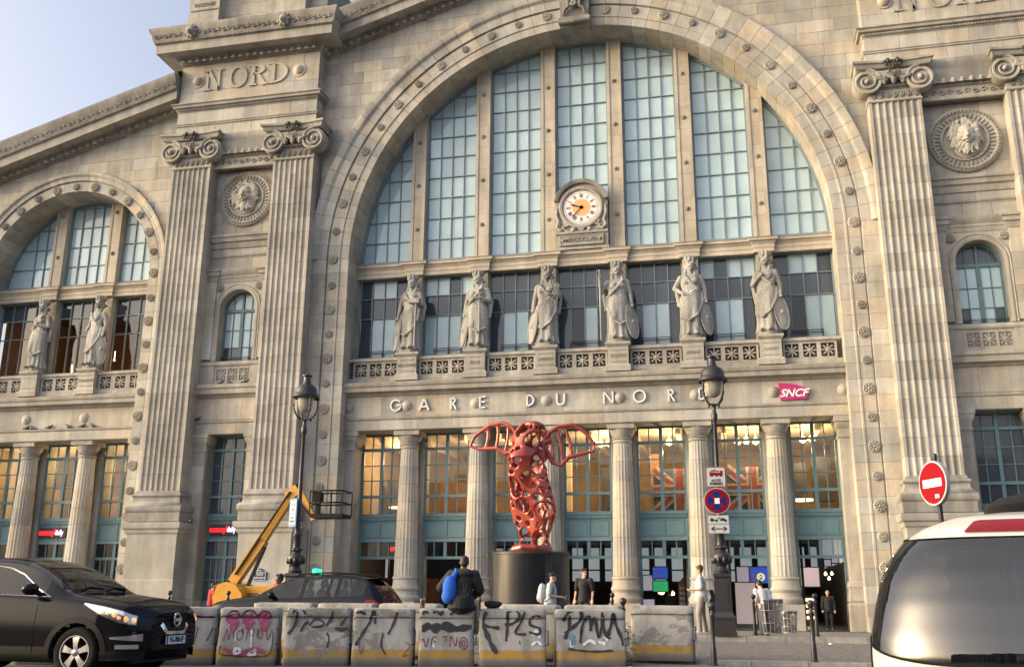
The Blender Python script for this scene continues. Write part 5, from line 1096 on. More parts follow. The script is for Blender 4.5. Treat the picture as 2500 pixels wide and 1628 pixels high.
G1 += [(R_, .014, [(.10, .40), (.14, .60), (.18, .42), (.22, .60), (.27, .44)]), (R_, .014, loop(.36, .50, .05, .08)), (R_, .014, [(.48, .40), (.50, .62), (.56, .46), (.60, .62)]), (R_, .014, loop(.70, .52, .05, .07)), (R_, .014, [(.80, .60), (.84, .42), (.90, .60)]),
       (W_, .05, loop(.35, .24, .05, .04)), (W_, .05, loop(.60, .22, .06, .045)), (P_, .06, [(.12, .30), (.25, .22), (.45, .20), (.62, .28), (.82, .20)]), (W_, .02, [(.30, .58), (.30, .40)]), (W_, .03, [(.55, .60), (.57, .38), (.58, .30)]), (K_, .016, [(.08, .34), (.06, .2), (.3, .16), (.6, .15), (.9, .2), (.92, .55)]), (K_, .02, [(.40, .62), (.42, .5)]), (K_, .02, [(.66, .6), (.67, .45)])]
G2 = [(K_, .045, [(.10, .88), (.17, .95), (.26, .93), (.30, .86)]), (K_, .05, [(.05, .52), (.14, .66), (.18, .90)]), (K_, .04, [(.24, .56), (.30, .70), (.36, .72)]), (K_, .035, [(.36, .66), (.46, .78), (.58, .72), (.56, .66), (.40, .64)]), (K_, .04, [(.62, .66), (.70, .80), (.72, .92)]), (K_, .06, [(.76, .62), (.88, .60), (.98, .64)]), (K_, .035, [(.84, .66), (.92, .80)]), (K_, .03, [(.66, .30), (.68, .45), (.64, .55)])]
G3 = [(K_, .05, [(.06, .34), (.20, .60), (.28, .74)]), (K_, .05, [(.28, .74), (.33, .93), (.36, .70)]), (K_, .04, [(.58, .52), (.66, .70), (.72, .90)]), (K_, .035, [(.50, .55), (.48, .35), (.55, .20)]), (K_, .045, [(.02, .88), (.12, .90), (.20, .86)]), (R_, .012, [(.86, .40), (.95, .34), (.90, .26), (.84, .16), (.94, .20)]), (R_, .012, [(.12, .38), (.16, .2), (.2, .34)])]
G4 = [(K_, .10, [(.04, .62), (.3, .66), (.6, .62), (.95, .66)]), (K_, .05, [(.06, .86), (.10, .93), (.16, .88)]), (K_, .05, [(.26, .88), (.30, .95), (.38, .86), (.42, .94)]), (K_, .05, [(.55, .86), (.66, .92), (.72, .86)]), (K_, .06, [(.02, .56), (.16, .70), (.30, .58), (.5, .72), (.7, .58)]),
      (R_, .018, [(.02, .34), (.08, .46), (.13, .32), (.18, .48)]), (R_, .018, [(.24, .34), (.25, .48), (.33, .48)]), (R_, .018, [(.24, .41), (.31, .41)]), (R_, .018, [(.42, .48), (.50, .50), (.46, .40)]), (R_, .018, [(.56, .32), (.58, .50), (.66, .34), (.69, .50)]), (R_, .018, loop(.80, .38, .07, .10)), (R_, .016, loop(.80, .38, .03, .05)), (W_, .03, [(.24, .44), (.28, .30)]), ('spray_blue', .02, [(.22, .46), (.22, .28)])]
G5 = [(K_, .06, [(.02, .66), (.10, .92)]), (K_, .055, [(.10, .92), (.06, .70), (.30, .64)]), (K_, .075, [(.05, .70), (.16, .42), (.26, .22)]), (K_, .045, [(.40, .42), (.42, .70), (.42, .90)]), (K_, .05, [(.40, .90), (.52, .96), (.60, .84), (.50, .72), (.38, .70)]), (K_, .04, [(.68, .92), (.62, .74), (.54, .56), (.70, .54)]), (K_, .045, [(.92, .84), (.78, .82), (.76, .70), (.90, .64), (.88, .54), (.74, .58)]), (W_, .05, [(.80, .52), (.86, .60), (.90, .48)]), (W_, .04, [(.78, .36), (.86, .42), (.93, .36)]), ('spray_blue', .012, [(.84, .46), (.86, .36)]), (K_, .02, [(.60, .44), (.61, .36)])]
G6 = [(K_, .055, [(.12, .46), (.18, .64), (.20, .86)]), (K_, .055, [(.10, .76), (.20, .94), (.34, .94), (.36, .80), (.22, .64), (.12, .56)]), (K_, .05, [(.34, .40), (.38, .70), (.48, .84), (.50, .60)]), (K_, .05, [(.48, .60), (.56, .82), (.60, .50), (.66, .72), (.66, .92)]), (K_, .05, [(.66, .92), (.70, .54), (.78, .48)]), (K_, .055, [(.72, .48), (.80, .74), (.82, .90), (.86, .70), (.93, .48), (.95, .36)]), ('spray_blue', .09, [(.18, .50), (.26, .48)]), ('spray_blue', .07, [(.19, .42), (.27, .42)]), (W_, .02, [(.20, .46), (.20, .34), (.25, .34)]), (W_, .05, [(.38, .36), (.48, .44), (.56, .38)]), (W_, .06, [(.60, .42), (.70, .38)]), (W_, .025, [(.68, .56), (.72, .44), (.74, .54)]), (K_, .03, [(.16, .30), (.5, .26), (.8, .28)])]
bl = [(-3.05, -1.97, 'concrete_white', 'concrete barrier mostly hidden behind the black car, farthest from the lamp posts', None), (-1.92, -.83, 'concrete_white', 'concrete barrier hidden behind the nose of the black car', None), (-.78, .36, 'concrete_white', 'white painted concrete barrier with a red scrawl, peeking out beside the black car', [(R_, .016, [(.55, .62), (.66, .50), (.70, .44), (.72, .64), (.69, .34)]), (R_, .03, [(.5, .80), (.98, .80)]), (K_, .025, [(.88, .40), (.95, .60), (.99, .62)])]),
      (.40, 1.45, 'concrete_white', 'concrete barrier covered with pink bubble graffiti', G1), (1.55, 2.71, 'concrete_worn', 'grey concrete barrier with worn yellow band and broad black tag, right after the pink one', G2), (2.74, 3.83, 'concrete_mid', 'grey concrete barrier with two slanted black strokes, left of the seated person', G3),
      (3.89, 4.89, 'concrete_white', 'concrete barrier with dark red letters, the seated person on top', G4), (4.97, 6.17, 'concrete_white', 'concrete barrier with large black letters in front of the dark drum plinth', G5), (6.32, 7.58, 'concrete_white', 'concrete barrier with looping black tag and torn stickers, last of the front row', G6)]
for i, (a, b, mt, lb, gs) in enumerate(bl):
    c = B0+BD*((a+b)/2)+BN*(.33+rnd.uniform(-.04, .04)); barrier(c.x, c.y, brz+rnd.uniform(-.05, .05), b-a-.02, mt, lb, 20+i, .15, gs)
barrier(5.43, -26.28, R(1), 1.15, 'concrete_single', 'lone concrete barrier with peeling white paint and clean yellow band by the white-shirted person', 50, .22)
for i, (a, b, lb) in enumerate(((-2.8, -1.48, 'barrier top showing behind the pink graffiti barrier'), (-1.42, -.19, 'barrier top showing behind the worn grey barrier'), (-.12, 1.12, 'barrier top in the back row with the beer glass before it'), (2.32, 3.48, 'barrier top in the back row before the drum plinth'), (3.58, 4.67, 'barrier top in the back row nearest the lone barrier'))):
    barrier((a+b)/2, -26.25+.02*i, rnd.uniform(-.02, .02), b-a-.02, 'concrete_white' if i > 1 else 'concrete_mid', 'concrete '+lb, 60+i, .22, None, False)
# weeds growing between the last two barriers
wd = MB()
plain('weed_green', (.06, .10, .03), .7, rand=.2)
for k in range(90):
    x = 4.86+rnd.uniform(-.06, .10); y = -27.2+rnd.uniform(-.15, .25); h = rnd.uniform(.1, .75); a = rnd.uniform(0, 6.28); l = rnd.uniform(.05, .11); z = .16+h*rnd.random()
    d = Vector((math.cos(a), math.sin(a), rnd.uniform(-.2, .8))).normalized()*l; n = d.cross(Vector((0, 0, 1))).normalized()*l*.25; p = Vector((x, y, z)); wd.add([p, p+d*.5+n, p+d, p+d*.5-n], [(0,1,2,3)])
wd.build('weeds', 'weed_green', None, fix=False, kind='stuff', label='green weeds sprouting in the gap beside the last front barrier')

# ------------------------------------------------------------------ bollards
plain('cast_iron', (.022, .020, .024), .42, noise=.3, nscale=30, bump=.1)
bo = MB().lathe([(.075,0),(.075,.04),(.055,.06),(.050,.30),(.048,.32),(.040,.34),(.038,.84),(.05,.86),(.05,.90),(.034,.92),(.028,.955),(.045,.975),(.065,1.01),(.070,1.04),(.062,1.075),(.03,1.10),(.004,1.105)], 0, 0, 0, 16).mesh('bollard', 40)
for x, y, z, l in ((6.35, -26.77, .15, 'thin black bollard in front of the person in white'), (8.10, -26.30, .20, 'thin black bollard near the kerb before the rightmost doorway'), (7.26, -16.5, gz(-16.5), 'thin black bollard left of the wire waste bin'), (8.83, -17.4, gz(-17.4), 'thin black bollard right of the small wire bin'),
                   (4.67, -26.0, .22, 'thin black bollard rising behind the last graffiti barrier'), (3.42, -17.3, gz(-17.3), 'thin black bollard before the column right of the dark drum'), (-.40, -17.3, gz(-17.3), 'thin black bollard just left of the dark drum'), (-8.3, -17.3, gz(-17.3), 'thin black bollard before the yellow lift body'), (-10.28, -17.3, gz(-17.3), 'thin black bollard before the pilaster pedestal by the black car')):
    o = empty('bollard', (x, y, z), label=l, cat='bollard', group='black street bollards'); put('post', bo, 'cast_iron', o)

# ------------------------------------------------------------------ lamp posts
plain('lamp_glass_milk', (.30, .28, .235), .25)
def lamp_post(x, y, z, label):
    o = empty('street_lamp', (x, y, z), label=label, cat='street lamp', group='green-black cast iron lamp posts')
    MB().box(-.32, .32, -.32, .32, 0, .10).box(-.29, .29, -.29, .29, .10, .42).box(-.31, .31, -.31, .31, .42, .48).loft([[(s*a, t*a, zz) for s, t in ((-1,-1),(1,-1),(1,1),(-1,1))] for zz, a in ((.48, .27), (.56, .235), (.60, .215), (1.46, .205), (1.52, .235), (1.58, .235), (1.60, .19))]).build('plinth', 'cast_iron', o)
    sp = MB()
    for s in (-1, 1): sp.box(-.13, .13, s*.212-.012, s*.212+.012, .66, 1.40); sp.box(s*.212-.012, s*.212+.012, -.13, .13, .66, 1.40)
    sp.build('raised_panel', 'cast_iron', o, fix=False)
    MB().lathe([(.19,1.60),(.21,1.66),(.16,1.72),(.13,1.78),(.17,1.84),(.24,1.94),(.26,2.04),(.22,2.12),(.15,2.16),(.12,2.22),(.16,2.26),(.16,2.30),(.115,2.34),(.105,2.62),(.13,2.66),(.13,2.72),(.095,2.76),(.088,3.0),(.075,3.04),(.052,5.72),(.07,5.76),(.085,5.80),(.085,5.96),(.06,6.0),(.05,6.14),(.075,6.17),(.05,6.2),(.035,6.26)], 0, 0, 0, 20).build('shaft', 'cast_iron', o, 40)
    lf = MB()
    for k in range(10): a = 2*PI*k/10; lf.ell((.235*math.cos(a), .235*math.sin(a), 1.95), (.05,.05,.10), 8, 6); lf.ell((.15*math.cos(a+.3), .15*math.sin(a+.3), 2.28), (.03,.03,.04), 6, 5)
    lf.build('cast_leaf', 'cast_iron', o, 60, fix=False)
    # lantern: lyre-shaped arms, frosted bowl, domed hood and chimney
    ar = MB()
    for k in range(4):
        a = k*PI/2+PI/4; c, s = math.cos(a), math.sin(a); ar.tube([(q*c, q*s, zz) for q, zz in ((.03, 6.22), (.16, 6.22), (.28, 6.32), (.36, 6.5), (.39, 6.7), (.37, 6.86), (.33, 6.92))], [.022,.026,.024,.022,.022,.026,.03], 7)
        for q, zz in ((.20, 6.19), (.33, 6.40), (.40, 6.62), (.42, 6.88)): ar.ell((q*c, q*s, zz), (.032,.032,.032), 7, 5)
    ar.build('lantern_arm', 'cast_iron', o, 60, fix=False)
    MB().tube([(.40*math.cos(t), .40*math.sin(t), 6.90) for t in np.linspace(0, 2*PI, 25)[:-1]], .03, 6, closed=True).build('lantern_rim', 'cast_iron', o, 60)
    MB().lathe([(.01,6.42),(.10,6.43),(.19,6.50),(.225,6.62),(.24,6.80),(.26,6.92)], 0, 0, 0, 20).build('lamp_bowl', 'lamp_glass_milk', o, 60)
    MB().lathe([(.40,6.90),(.41,6.96),(.36,7.0),(.34,7.04),(.33,7.14),(.29,7.22),(.20,7.29),(.14,7.32),(.13,7.36),(.11,7.40),(.11,7.54),(.15,7.57),(.15,7.60),(.08,7.62),(.05,7.65),(.03,7.66),(.01,7.68)], 0, 0, 0, 24).build('hood', 'cast_iron', o, 35)
    return o
LR = lamp_post(6.46, -17.75, .385, 'cast iron lamp post carrying traffic signs, right of the person in white')
LL = lamp_post(-5.95, -17.75, .385, 'cast iron lamp post with one blue notice, beside the yellow boom lift')
sk = MB().box(-.07, .07, -.222, -.215, .86, 1.22).build('sticker', 'white_paint', LR)

# ------------------------------------------------------------------ traffic signs
plain('sign_white', (.42, .44, .46), .6, spec=.08); plain('sign_red', (.21, .004, .008), .6, spec=.08); plain('sign_blue', (.008, .02, .15), .6, spec=.08); plain('sign_back', (.30, .31, .32), .5); plain('sign_notice', (.03, .12, .30), .4)
def rrect(w, h, r, n=5):
    P = []
    for cx_, cz_, a0 in ((w/2-r, h/2-r, 0), (-w/2+r, h/2-r, 90), (-w/2+r, -h/2+r, 180), (w/2-r, -h/2+r, 270)):
        P += [(cx_+r*math.cos(R(a)), cz_+r*math.sin(R(a))) for a in np.linspace(a0, a0+90, n)]
    return P
def circ(r, n=32): return [(r*math.cos(2*PI*k/n), r*math.sin(2*PI*k/n)) for k in range(n)]
def pl(poly, d, name, mat, par, t=.003): return MB().prism(poly, -d-t, -d).build(name, mat, par, fix=False)
sx_, sy_ = 6.42, -18.0
o = empty('fire_access_sign', (sx_, sy_, 4.54), R(3), label='white square sign reading ACCÈS POMPIERS with a red fire engine', cat='sign')
pl(rrect(.54, .56, .05), 0, 'plate', 'sign_back', o, .03); pl(rrect(.53, .55, .05), .031, 'border', 'sign_red', o); pl(rrect(.49, .51, .04), .035, 'face', 'sign_white', o)
put('lettering', text_mesh('ACCÈS', .10, .002, sx=.85, bold=.003), 'iron_black', o, (0, -.043, -.10)); put('lettering', text_mesh('POMPIERS', .10, .002, sx=.78, bold=.003), 'iron_black', o, (0, -.043, -.19))
f = MB(); f.box(-.17, .12, -.044, -.039, .04, .12); f.box(.12, .18, -.044, -.039, .04, .17); f.prism([(-.17, .13), (.10, .15), (.10, .175), (-.17, .15)], -.044, -.039); f.prism([(-.12, .16), (.0, .19), (.0, .21), (-.12, .18)], -.044, -.039); f.build('fire_engine', 'sign_red', o, fix=False)
f = MB()
for x in (-.11, .02, .13): f.prism([(x+.03*math.cos(a), .035+.03*math.sin(a)) for a in np.linspace(0, 2*PI, 13)[:-1]], -.047, -.0445)
f.build('engine_wheel', 'iron_black', o, fix=False)
o = empty('no_stopping_sign', (sx_, sy_, 3.89), R(3), label='round blue no stopping sign with red cross and red rim', cat='sign')
pl(circ(.355), 0, 'plate', 'sign_back', o, .03); pl(circ(.35), .031, 'rim', 'sign_white', o); pl(circ(.335), .035, 'border', 'sign_red', o); pl(circ(.255), .039, 'face', 'sign_blue', o)
for s in (-1, 1): a = R(45)*s; q = MB(); c_, s_ = math.cos(a), math.sin(a); q.prism([(c_*u-s_*v, s_*u+c_*v) for u, v in ((-.26, -.04), (.26, -.04), (.26, .04), (-.26, .04))], -.0455-.001*s, -.0425); q.build('cross_bar', 'sign_red', o, fix=False)
pl(rrect(.13, .15, .01), .048, 'sticker', 'white_paint', o)
o = empty('tow_away_plate', (sx_+.01, sy_, 3.39), R(3), label='small white plate with a tow truck under the round sign', cat='sign')
pl(rrect(.56, .23, .03), 0, 'plate', 'sign_back', o, .02); pl(rrect(.54, .21, .03), .021, 'face', 'sign_white', o)
f = MB()
for x, z in ((-.17, -.04), (-.05, -.04), (.08, -.02), (.18, -.045)): f.prism([(x+.025*math.cos(a), z+.025*math.sin(a)) for a in np.linspace(0, 2*PI, 11)[:-1]], -.029, -.0245)
f.prism([(-.22, -.03), (-.02, -.03), (-.02, .0), (-.13, .0), (-.15, .04), (-.21, .04)], -.029, -.0245); f.prism([(-.02, .0), (.06, .06), (.05, .075), (-.03, .02)], -.0288, -.0245); f.prism([(.04, .01), (.10, .05), (.17, .03), (.23, -.02), (.22, -.045), (.05, -.02)], -.0286, -.0245); f.build('tow_truck', 'iron_black', o, fix=False)
o = empty('arrow_plate', (sx_+.02, sy_, 3.145), R(3), label='small white plate with a double-headed arrow, lowest on the lamp post', cat='sign')
pl(rrect(.56, .24, .03), 0, 'plate', 'sign_back', o, .02); pl(rrect(.54, .22, .03), .021, 'face', 'sign_white', o)
pl([(-.22, 0), (-.13, .07), (-.10, .055), (-.155, .014), (.155, .014), (.10, .055), (.13, .07), (.22, 0), (.13, -.07), (.10, -.055), (.155, -.014), (-.155, -.014), (-.10, -.055), (-.13, -.07)], .025, 'arrow', 'iron_black', o)
br = MB()
for z in (4.15, 3.5, 2.8): br.box(-.02, .02, -.26, -.03, z, z+.05)
for k, z in enumerate((4.15, 3.5, 2.8)): MB().box(-.025, .025, -.235, -.05, z, z+.05).build('sign_clamp', 'cast_iron', LR)
o = empty('blue_notice', (-6.0, -17.98, 3.73), R(-38), label='blue bordered white notice on the lamp post beside the lift', cat='sign')
pl(rrect(.46, .84, .04), 0, 'plate', 'sign_notice', o, .04); pl(rrect(.34, .70, .02), .041, 'face', 'sign_white', o)
f = MB()
for x in (-.08, .08): f.prism([(x+q[0], .24+q[1]) for q in circ(.035, 12)], -.050, -.0455)
f.box(-.06, .06, -.05, -.0455, .06, .11); f.box(-.03, .03, -.05, -.0455, -.06, -.02); f.box(-.10, .10, -.05, -.0455, -.17, -.13); f.box(-.13, .13, -.05, -.0455, -.28, -.22); f.build('notice_print', 'iron_black', o, fix=False)
MB().tube([(0, .02, -.2), (.1, .2, -.2)], .015, 6).build('sign_clamp', 'cast_iron', o)
# no-entry sign turned to the cross street
o = empty('no_entry_sign', (9.76, -29.7, .15), R(-65), label='round red no entry sign with white bar on a dark pole behind the white car', cat='sign')
MB().lathe([(.035,0),(.035,3.22),(.04,3.24),(.03,3.28),(.005,3.29)], 0, .06, 0, 12).build('pole', 'cast_iron', o, 40)
d = empty('disc', (0, 0, 2.84), parent=o)
MB().prism(circ(.33, 40), -.02, .04).build('plate', 'sign_back', d, fix=False); pl(circ(.325, 40), .021, 'rim', 'sign_white', d); pl(circ(.305, 40), .025, 'face', 'sign_red', d); pl(rrect(.44, .12, .01), .029, 'bar', 'white_paint', d); pl(rrect(.10, .06, .005), .029, 'sticker', 'sign_back', d).location = (.09, 0, -.20)

# ------------------------------------------------------------------ wire waste bins
plain('galvanised', (.28, .28, .28), .45, metal=.6); clear_glass('bin_bag', (.45, .45, .46), .08, .25); plain('litter_white', (.5, .5, .48), .7)
def bin_(x, y, w, h, label, tilt=0):
    o = empty('waste_bin', (x, y, gz(y)), label=label, cat='waste bin', group='wire waste bins with clear bags'); f = MB(); n = 14
    rg = lambda z, q: [(q*w/2*math.cos(a), q*w*.36*math.sin(a), z) for a in np.linspace(0, 2*PI, n, endpoint=False)]
    for z, q in ((.06, .80), (h*.35, .88), (h*.7, .96), (h, 1.04)): f.tube(rg(z, q), .012, 5, closed=True)
    lo, hi = rg(.06, .8), rg(h, 1.04)
    for a, b in zip(lo, hi): f.tube([a, b], .008, 4)
    f.build('wire_frame', 'galvanised', o, 60, fix=False)
    b = MB(); rr = random.Random(int(x*10)); rings = []
    for z, q in ((.08, .55), (.12, .74), (h*.4, .80), (h*.75, .86), (h*.98, .98), (h*1.02, 1.05), (h*.9, 1.07)): rings.append([(p[0]*(1+.06*rr.uniform(-1, 1)), p[1]*(1+.06*rr.uniform(-1, 1)), p[2]) for p in rg(z, q)])
    b.loft(rings, False); b.build('bin_bag', 'bin_bag', o, 60, fix=False)
    l = MB()
    for k in range(9): l.ell((rr.uniform(-.12, .12)*w, rr.uniform(-.1, .1)*w, .14+rr.random()*h*.35), (.05, .05, .035), 7, 5)
    l.build('litter', 'litter_white', o, 40, fix=False, kind='stuff'); return o
bin_(7.72, -16.6, .62, .95, 'tall wire waste bin with clear bag beside the lamp post'); bin_(8.32, -13.5, .50, .68, 'smaller wire waste bin with litter, before the column right of the tall bin')

# ------------------------------------------------------------------ red openwork sculpture on its drum
m_, t_, b_ = nt('bronze_red'); L_ = t_.links.new
g_ = N(t_, 'ShaderNodeNewGeometry'); n_ = N(t_, 'ShaderNodeTexNoise'); n_.inputs['Scale'].default_value = 1.2; cr_ = N(t_, 'ShaderNodeValToRGB'); L_(g_.outputs['Position'], n_.inputs['Vector']); L_(n_.outputs[0], cr_.inputs[0])
cr_.color_ramp.elements[0].position = .35; cr_.color_ramp.elements[0].color = (.22, .018, .014, 1); cr_.color_ramp.elements[1].position = .7; cr_.color_ramp.elements[1].color = (.40, .085, .045, 1); L_(cr_.outputs[0], b_.inputs['Base Color']); b_.inputs['Roughness'].default_value = .28; b_.inputs['Metallic'].default_value = .15; b_.inputs['Coat Weight'].default_value = .4; b_.inputs['Coat Roughness'].default_value = .08
plain('drum_steel', (.045, .042, .038), .42, noise=.7, nscale=2.5, bump=.15, stretch=(1, 1, .35), spec=.3); plain('drum_panel', (.012, .013, .016), .3, noise=.5, nscale=1.5, spec=.3)
dx, dy = .03, -12.0; dz = gz(dy)
o = empty('drum_plinth', (dx, dy, dz), label='dark steel drum plinth under the red sculpture', cat='plinth')
MB().lathe([(1.30,0),(1.30,2.46),(1.33,2.47),(1.33,2.54),(1.28,2.55),(.01,2.56)], 0, 0, 0, 64).build('drum', 'drum_steel', o, 30)
A = np.linspace(R(-125), R(-58), 24); MB().loft([[(1.315*math.cos(a), 1.315*math.sin(a), z) for z in (.05, 2.44)]+[(1.302*math.cos(a), 1.302*math.sin(a), z) for z in (2.44, .05)] for a in A]).build('dark_panel', 'drum_panel', o, 30)
rv = MB()
for k in range(90): a = 2*PI*k/90; rv.ell((1.31*math.cos(a), 1.31*math.sin(a), 2.575), (.025,.025,.02), 6, 4)
rv.build('rivet_ring', 'drum_steel', o, 60, fix=False, kind='stuff')
o = empty('red_sculpture', (dx, dy, dz+2.56), label='glossy red openwork abstract sculpture with two ribbed side loops on the drum', cat='sculpture')
sc_ = MB(); axis = lambda t: Vector((.10-.45*t+.35*t*t+.12*math.sin(t*7), .05*math.sin(5*t), 4.45*t))
rad_ = lambda t: float(np.interp(t, [0, .04, .10, .2, .35, .5, .62, .72, .82, .92, 1], [.56, .54, .42, .62, .82, .80, .78, .84, .66, .58, .36]))
def onb(t, a, k=1.0):
    p = axis(t); q = rad_(t)*k*(1+.16*math.cos(2*a+5*t)+.10*math.sin(3*a-8*t)); return p+Vector((q*math.cos(a), q*.80*math.sin(a), 0))
rr = random.Random(12); holes = []
for k in range(900):        # openings of many sizes, kept apart so that bands of skin run between them
    t, a = rr.uniform(.05, .97), rr.uniform(0, 2*PI); big = k < 150; rt_ = rr.uniform(.05, .095) if big else rr.uniform(.014, .03); ra_ = rr.uniform(.36, .62) if big else rr.uniform(.10, .20)
    if all(((t-u)/(rt_+v+.004))**2+(((a-b+PI) % (2*PI)-PI)/(ra_+w+.03))**2 > 1 for u, b, v, w in holes): holes.append((t, a, rt_, ra_))
NT, NA = 150, 110; Vv = [onb(i/NT, 2*PI*j/NA) for i in range(NT+1) for j in range(NA)]; Ff = []
for i in range(NT):
    for j in range(NA):
        t, a = (i+.5)/NT, 2*PI*(j+.5)/NA
        if any(((t-u)/v)**2+(((a-b+PI) % (2*PI)-PI)/w)**2 < 1 for u, b, v, w in holes): continue
        Ff.append((i*NA+j, i*NA+(j+1) % NA, (i+1)*NA+(j+1) % NA, (i+1)*NA+j))
me_ = bpy.data.meshes.new('skin'); me_.from_pydata(Vv, [], Ff); so_ = bpy.data.objects.new('skin', me_); C.objects.link(so_); md_ = so_.modifiers.new('s', 'SOLIDIFY'); md_.thickness = .13; md_.offset = -1
dg_ = bpy.context.evaluated_depsgraph_get(); dg_.update(); em_ = bpy.data.meshes.new_from_object(so_.evaluated_get(dg_)); sc_.add([v.co[:] for v in em_.vertices], [tuple(p.vertices) for p in em_.polygons]); bpy.data.objects.remove(so_)
sc_.ell(axis(0)+Vector((0, 0, .10)), (.55, .45, .14), 14, 8); sc_.ell(axis(1)+Vector((0, 0, -.06)), (.34, .28, .14), 12, 8)
sc_.tube([(-.55, -.3, .08), (-.2, -.5, .14), (.3, -.48, .12)], [.14, .15, .12], 10)
blob(sc_, 'pierced_body', 'bronze_red', o, .032, 4)
for s, pts, ribs in ((-1, [(-.55, 3.55), (-.95, 3.40), (-1.25, 3.62), (-1.95, 3.62), (-2.28, 3.75), (-2.10, 4.10), (-1.55, 4.45), (-1.05, 4.52), (-.70, 4.35), (-.48, 4.0)], (([-1.30, 3.62], [-1.25, 4.50]), ([-.98, 3.42], [-.85, 4.42]), ([-1.70, 3.62], [-1.62, 4.42]))),
                     (1, [(.45, 3.75), (.75, 3.05), (1.05, 2.95), (1.30, 3.22), (1.85, 3.38), (2.18, 3.45), (2.20, 3.70), (1.85, 4.15), (1.45, 4.38), (.95, 4.32), (.62, 4.08)], (([.78, 3.08], [.62, 4.05]), ([1.10, 3.02], [.88, 4.26]), ([1.42, 3.26], [1.15, 4.34])))):
    w = MB(); w.tube([Vector((x, .12*abs(x)-.05, z)) for x, z in pts], [.085 if abs(x) < 1.6 else .07 for x, z in pts], 8, closed=True)
    for a, b in ribs: w.tube([Vector((a[0]+(b[0]-a[0])*t+.06*math.sin(PI*t), .12*abs(a[0])-.05, a[1]+(b[1]-a[1])*t)) for t in np.linspace(0, 1, 7)], .065, 8)
    w.cap((s*.35, 0, 3.7), (s*.62, .02, 3.8), .09, .08, 8); blob(w, 'side_loop', 'bronze_red', o, .03, 3)
# ------------------------------------------------------------------ vehicles
def paint(name, col, rough=.25, coat=1.0):
    m, t, b = nt(name); b.inputs['Base Color'].default_value = (*col, 1); b.inputs['Roughness'].default_value = rough; b.inputs['Coat Weight'].default_value = coat; b.inputs['Coat Roughness'].default_value = .02; b.inputs['Specular IOR Level'].default_value = .0 if max(col) < .1 else .4; return m
paint('paint_black', (.006, .006, .008), .25, .42); paint('paint_navy', (.007, .008, .012), .25, .42); paint('paint_white', (.46, .45, .44), .3, .35)
plain('rubber', (.007, .007, .007), .8, noise=.2, nscale=30, spec=.15); plain('plastic_black', (.008, .008, .009), .55, spec=.15); plain('chrome', (.75, .75, .77), .08, metal=1); plain('alloy', (.42, .41, .42), .28, metal=.85); plain('alloy_dark', (.02, .02, .022), .5)
plain('seat_fabric', (.03, .032, .036), .85); emit('headlamp_lit', (1, .50, .22), .22); plain('lamp_red', (.17, .003, .005), .25, coat=.2, spec=.2); plain('lamp_clear', (.6, .6, .6), .1, coat=.8); emit('taxi_green', (.01, .9, .30), .7); plain('car_interior', (.05, .05, .05), .8); plain('plate_white', (.72, .73, .74), .4); plain('plate_blue', (.02, .06, .30), .4)
plain('glass_screen', (.06, .07, .065), .03, coat=1.0); clear_glass('glass_tint', (.82, .86, .85), .01); clear_glass('glass_rear', (.34, .42, .40), .06)
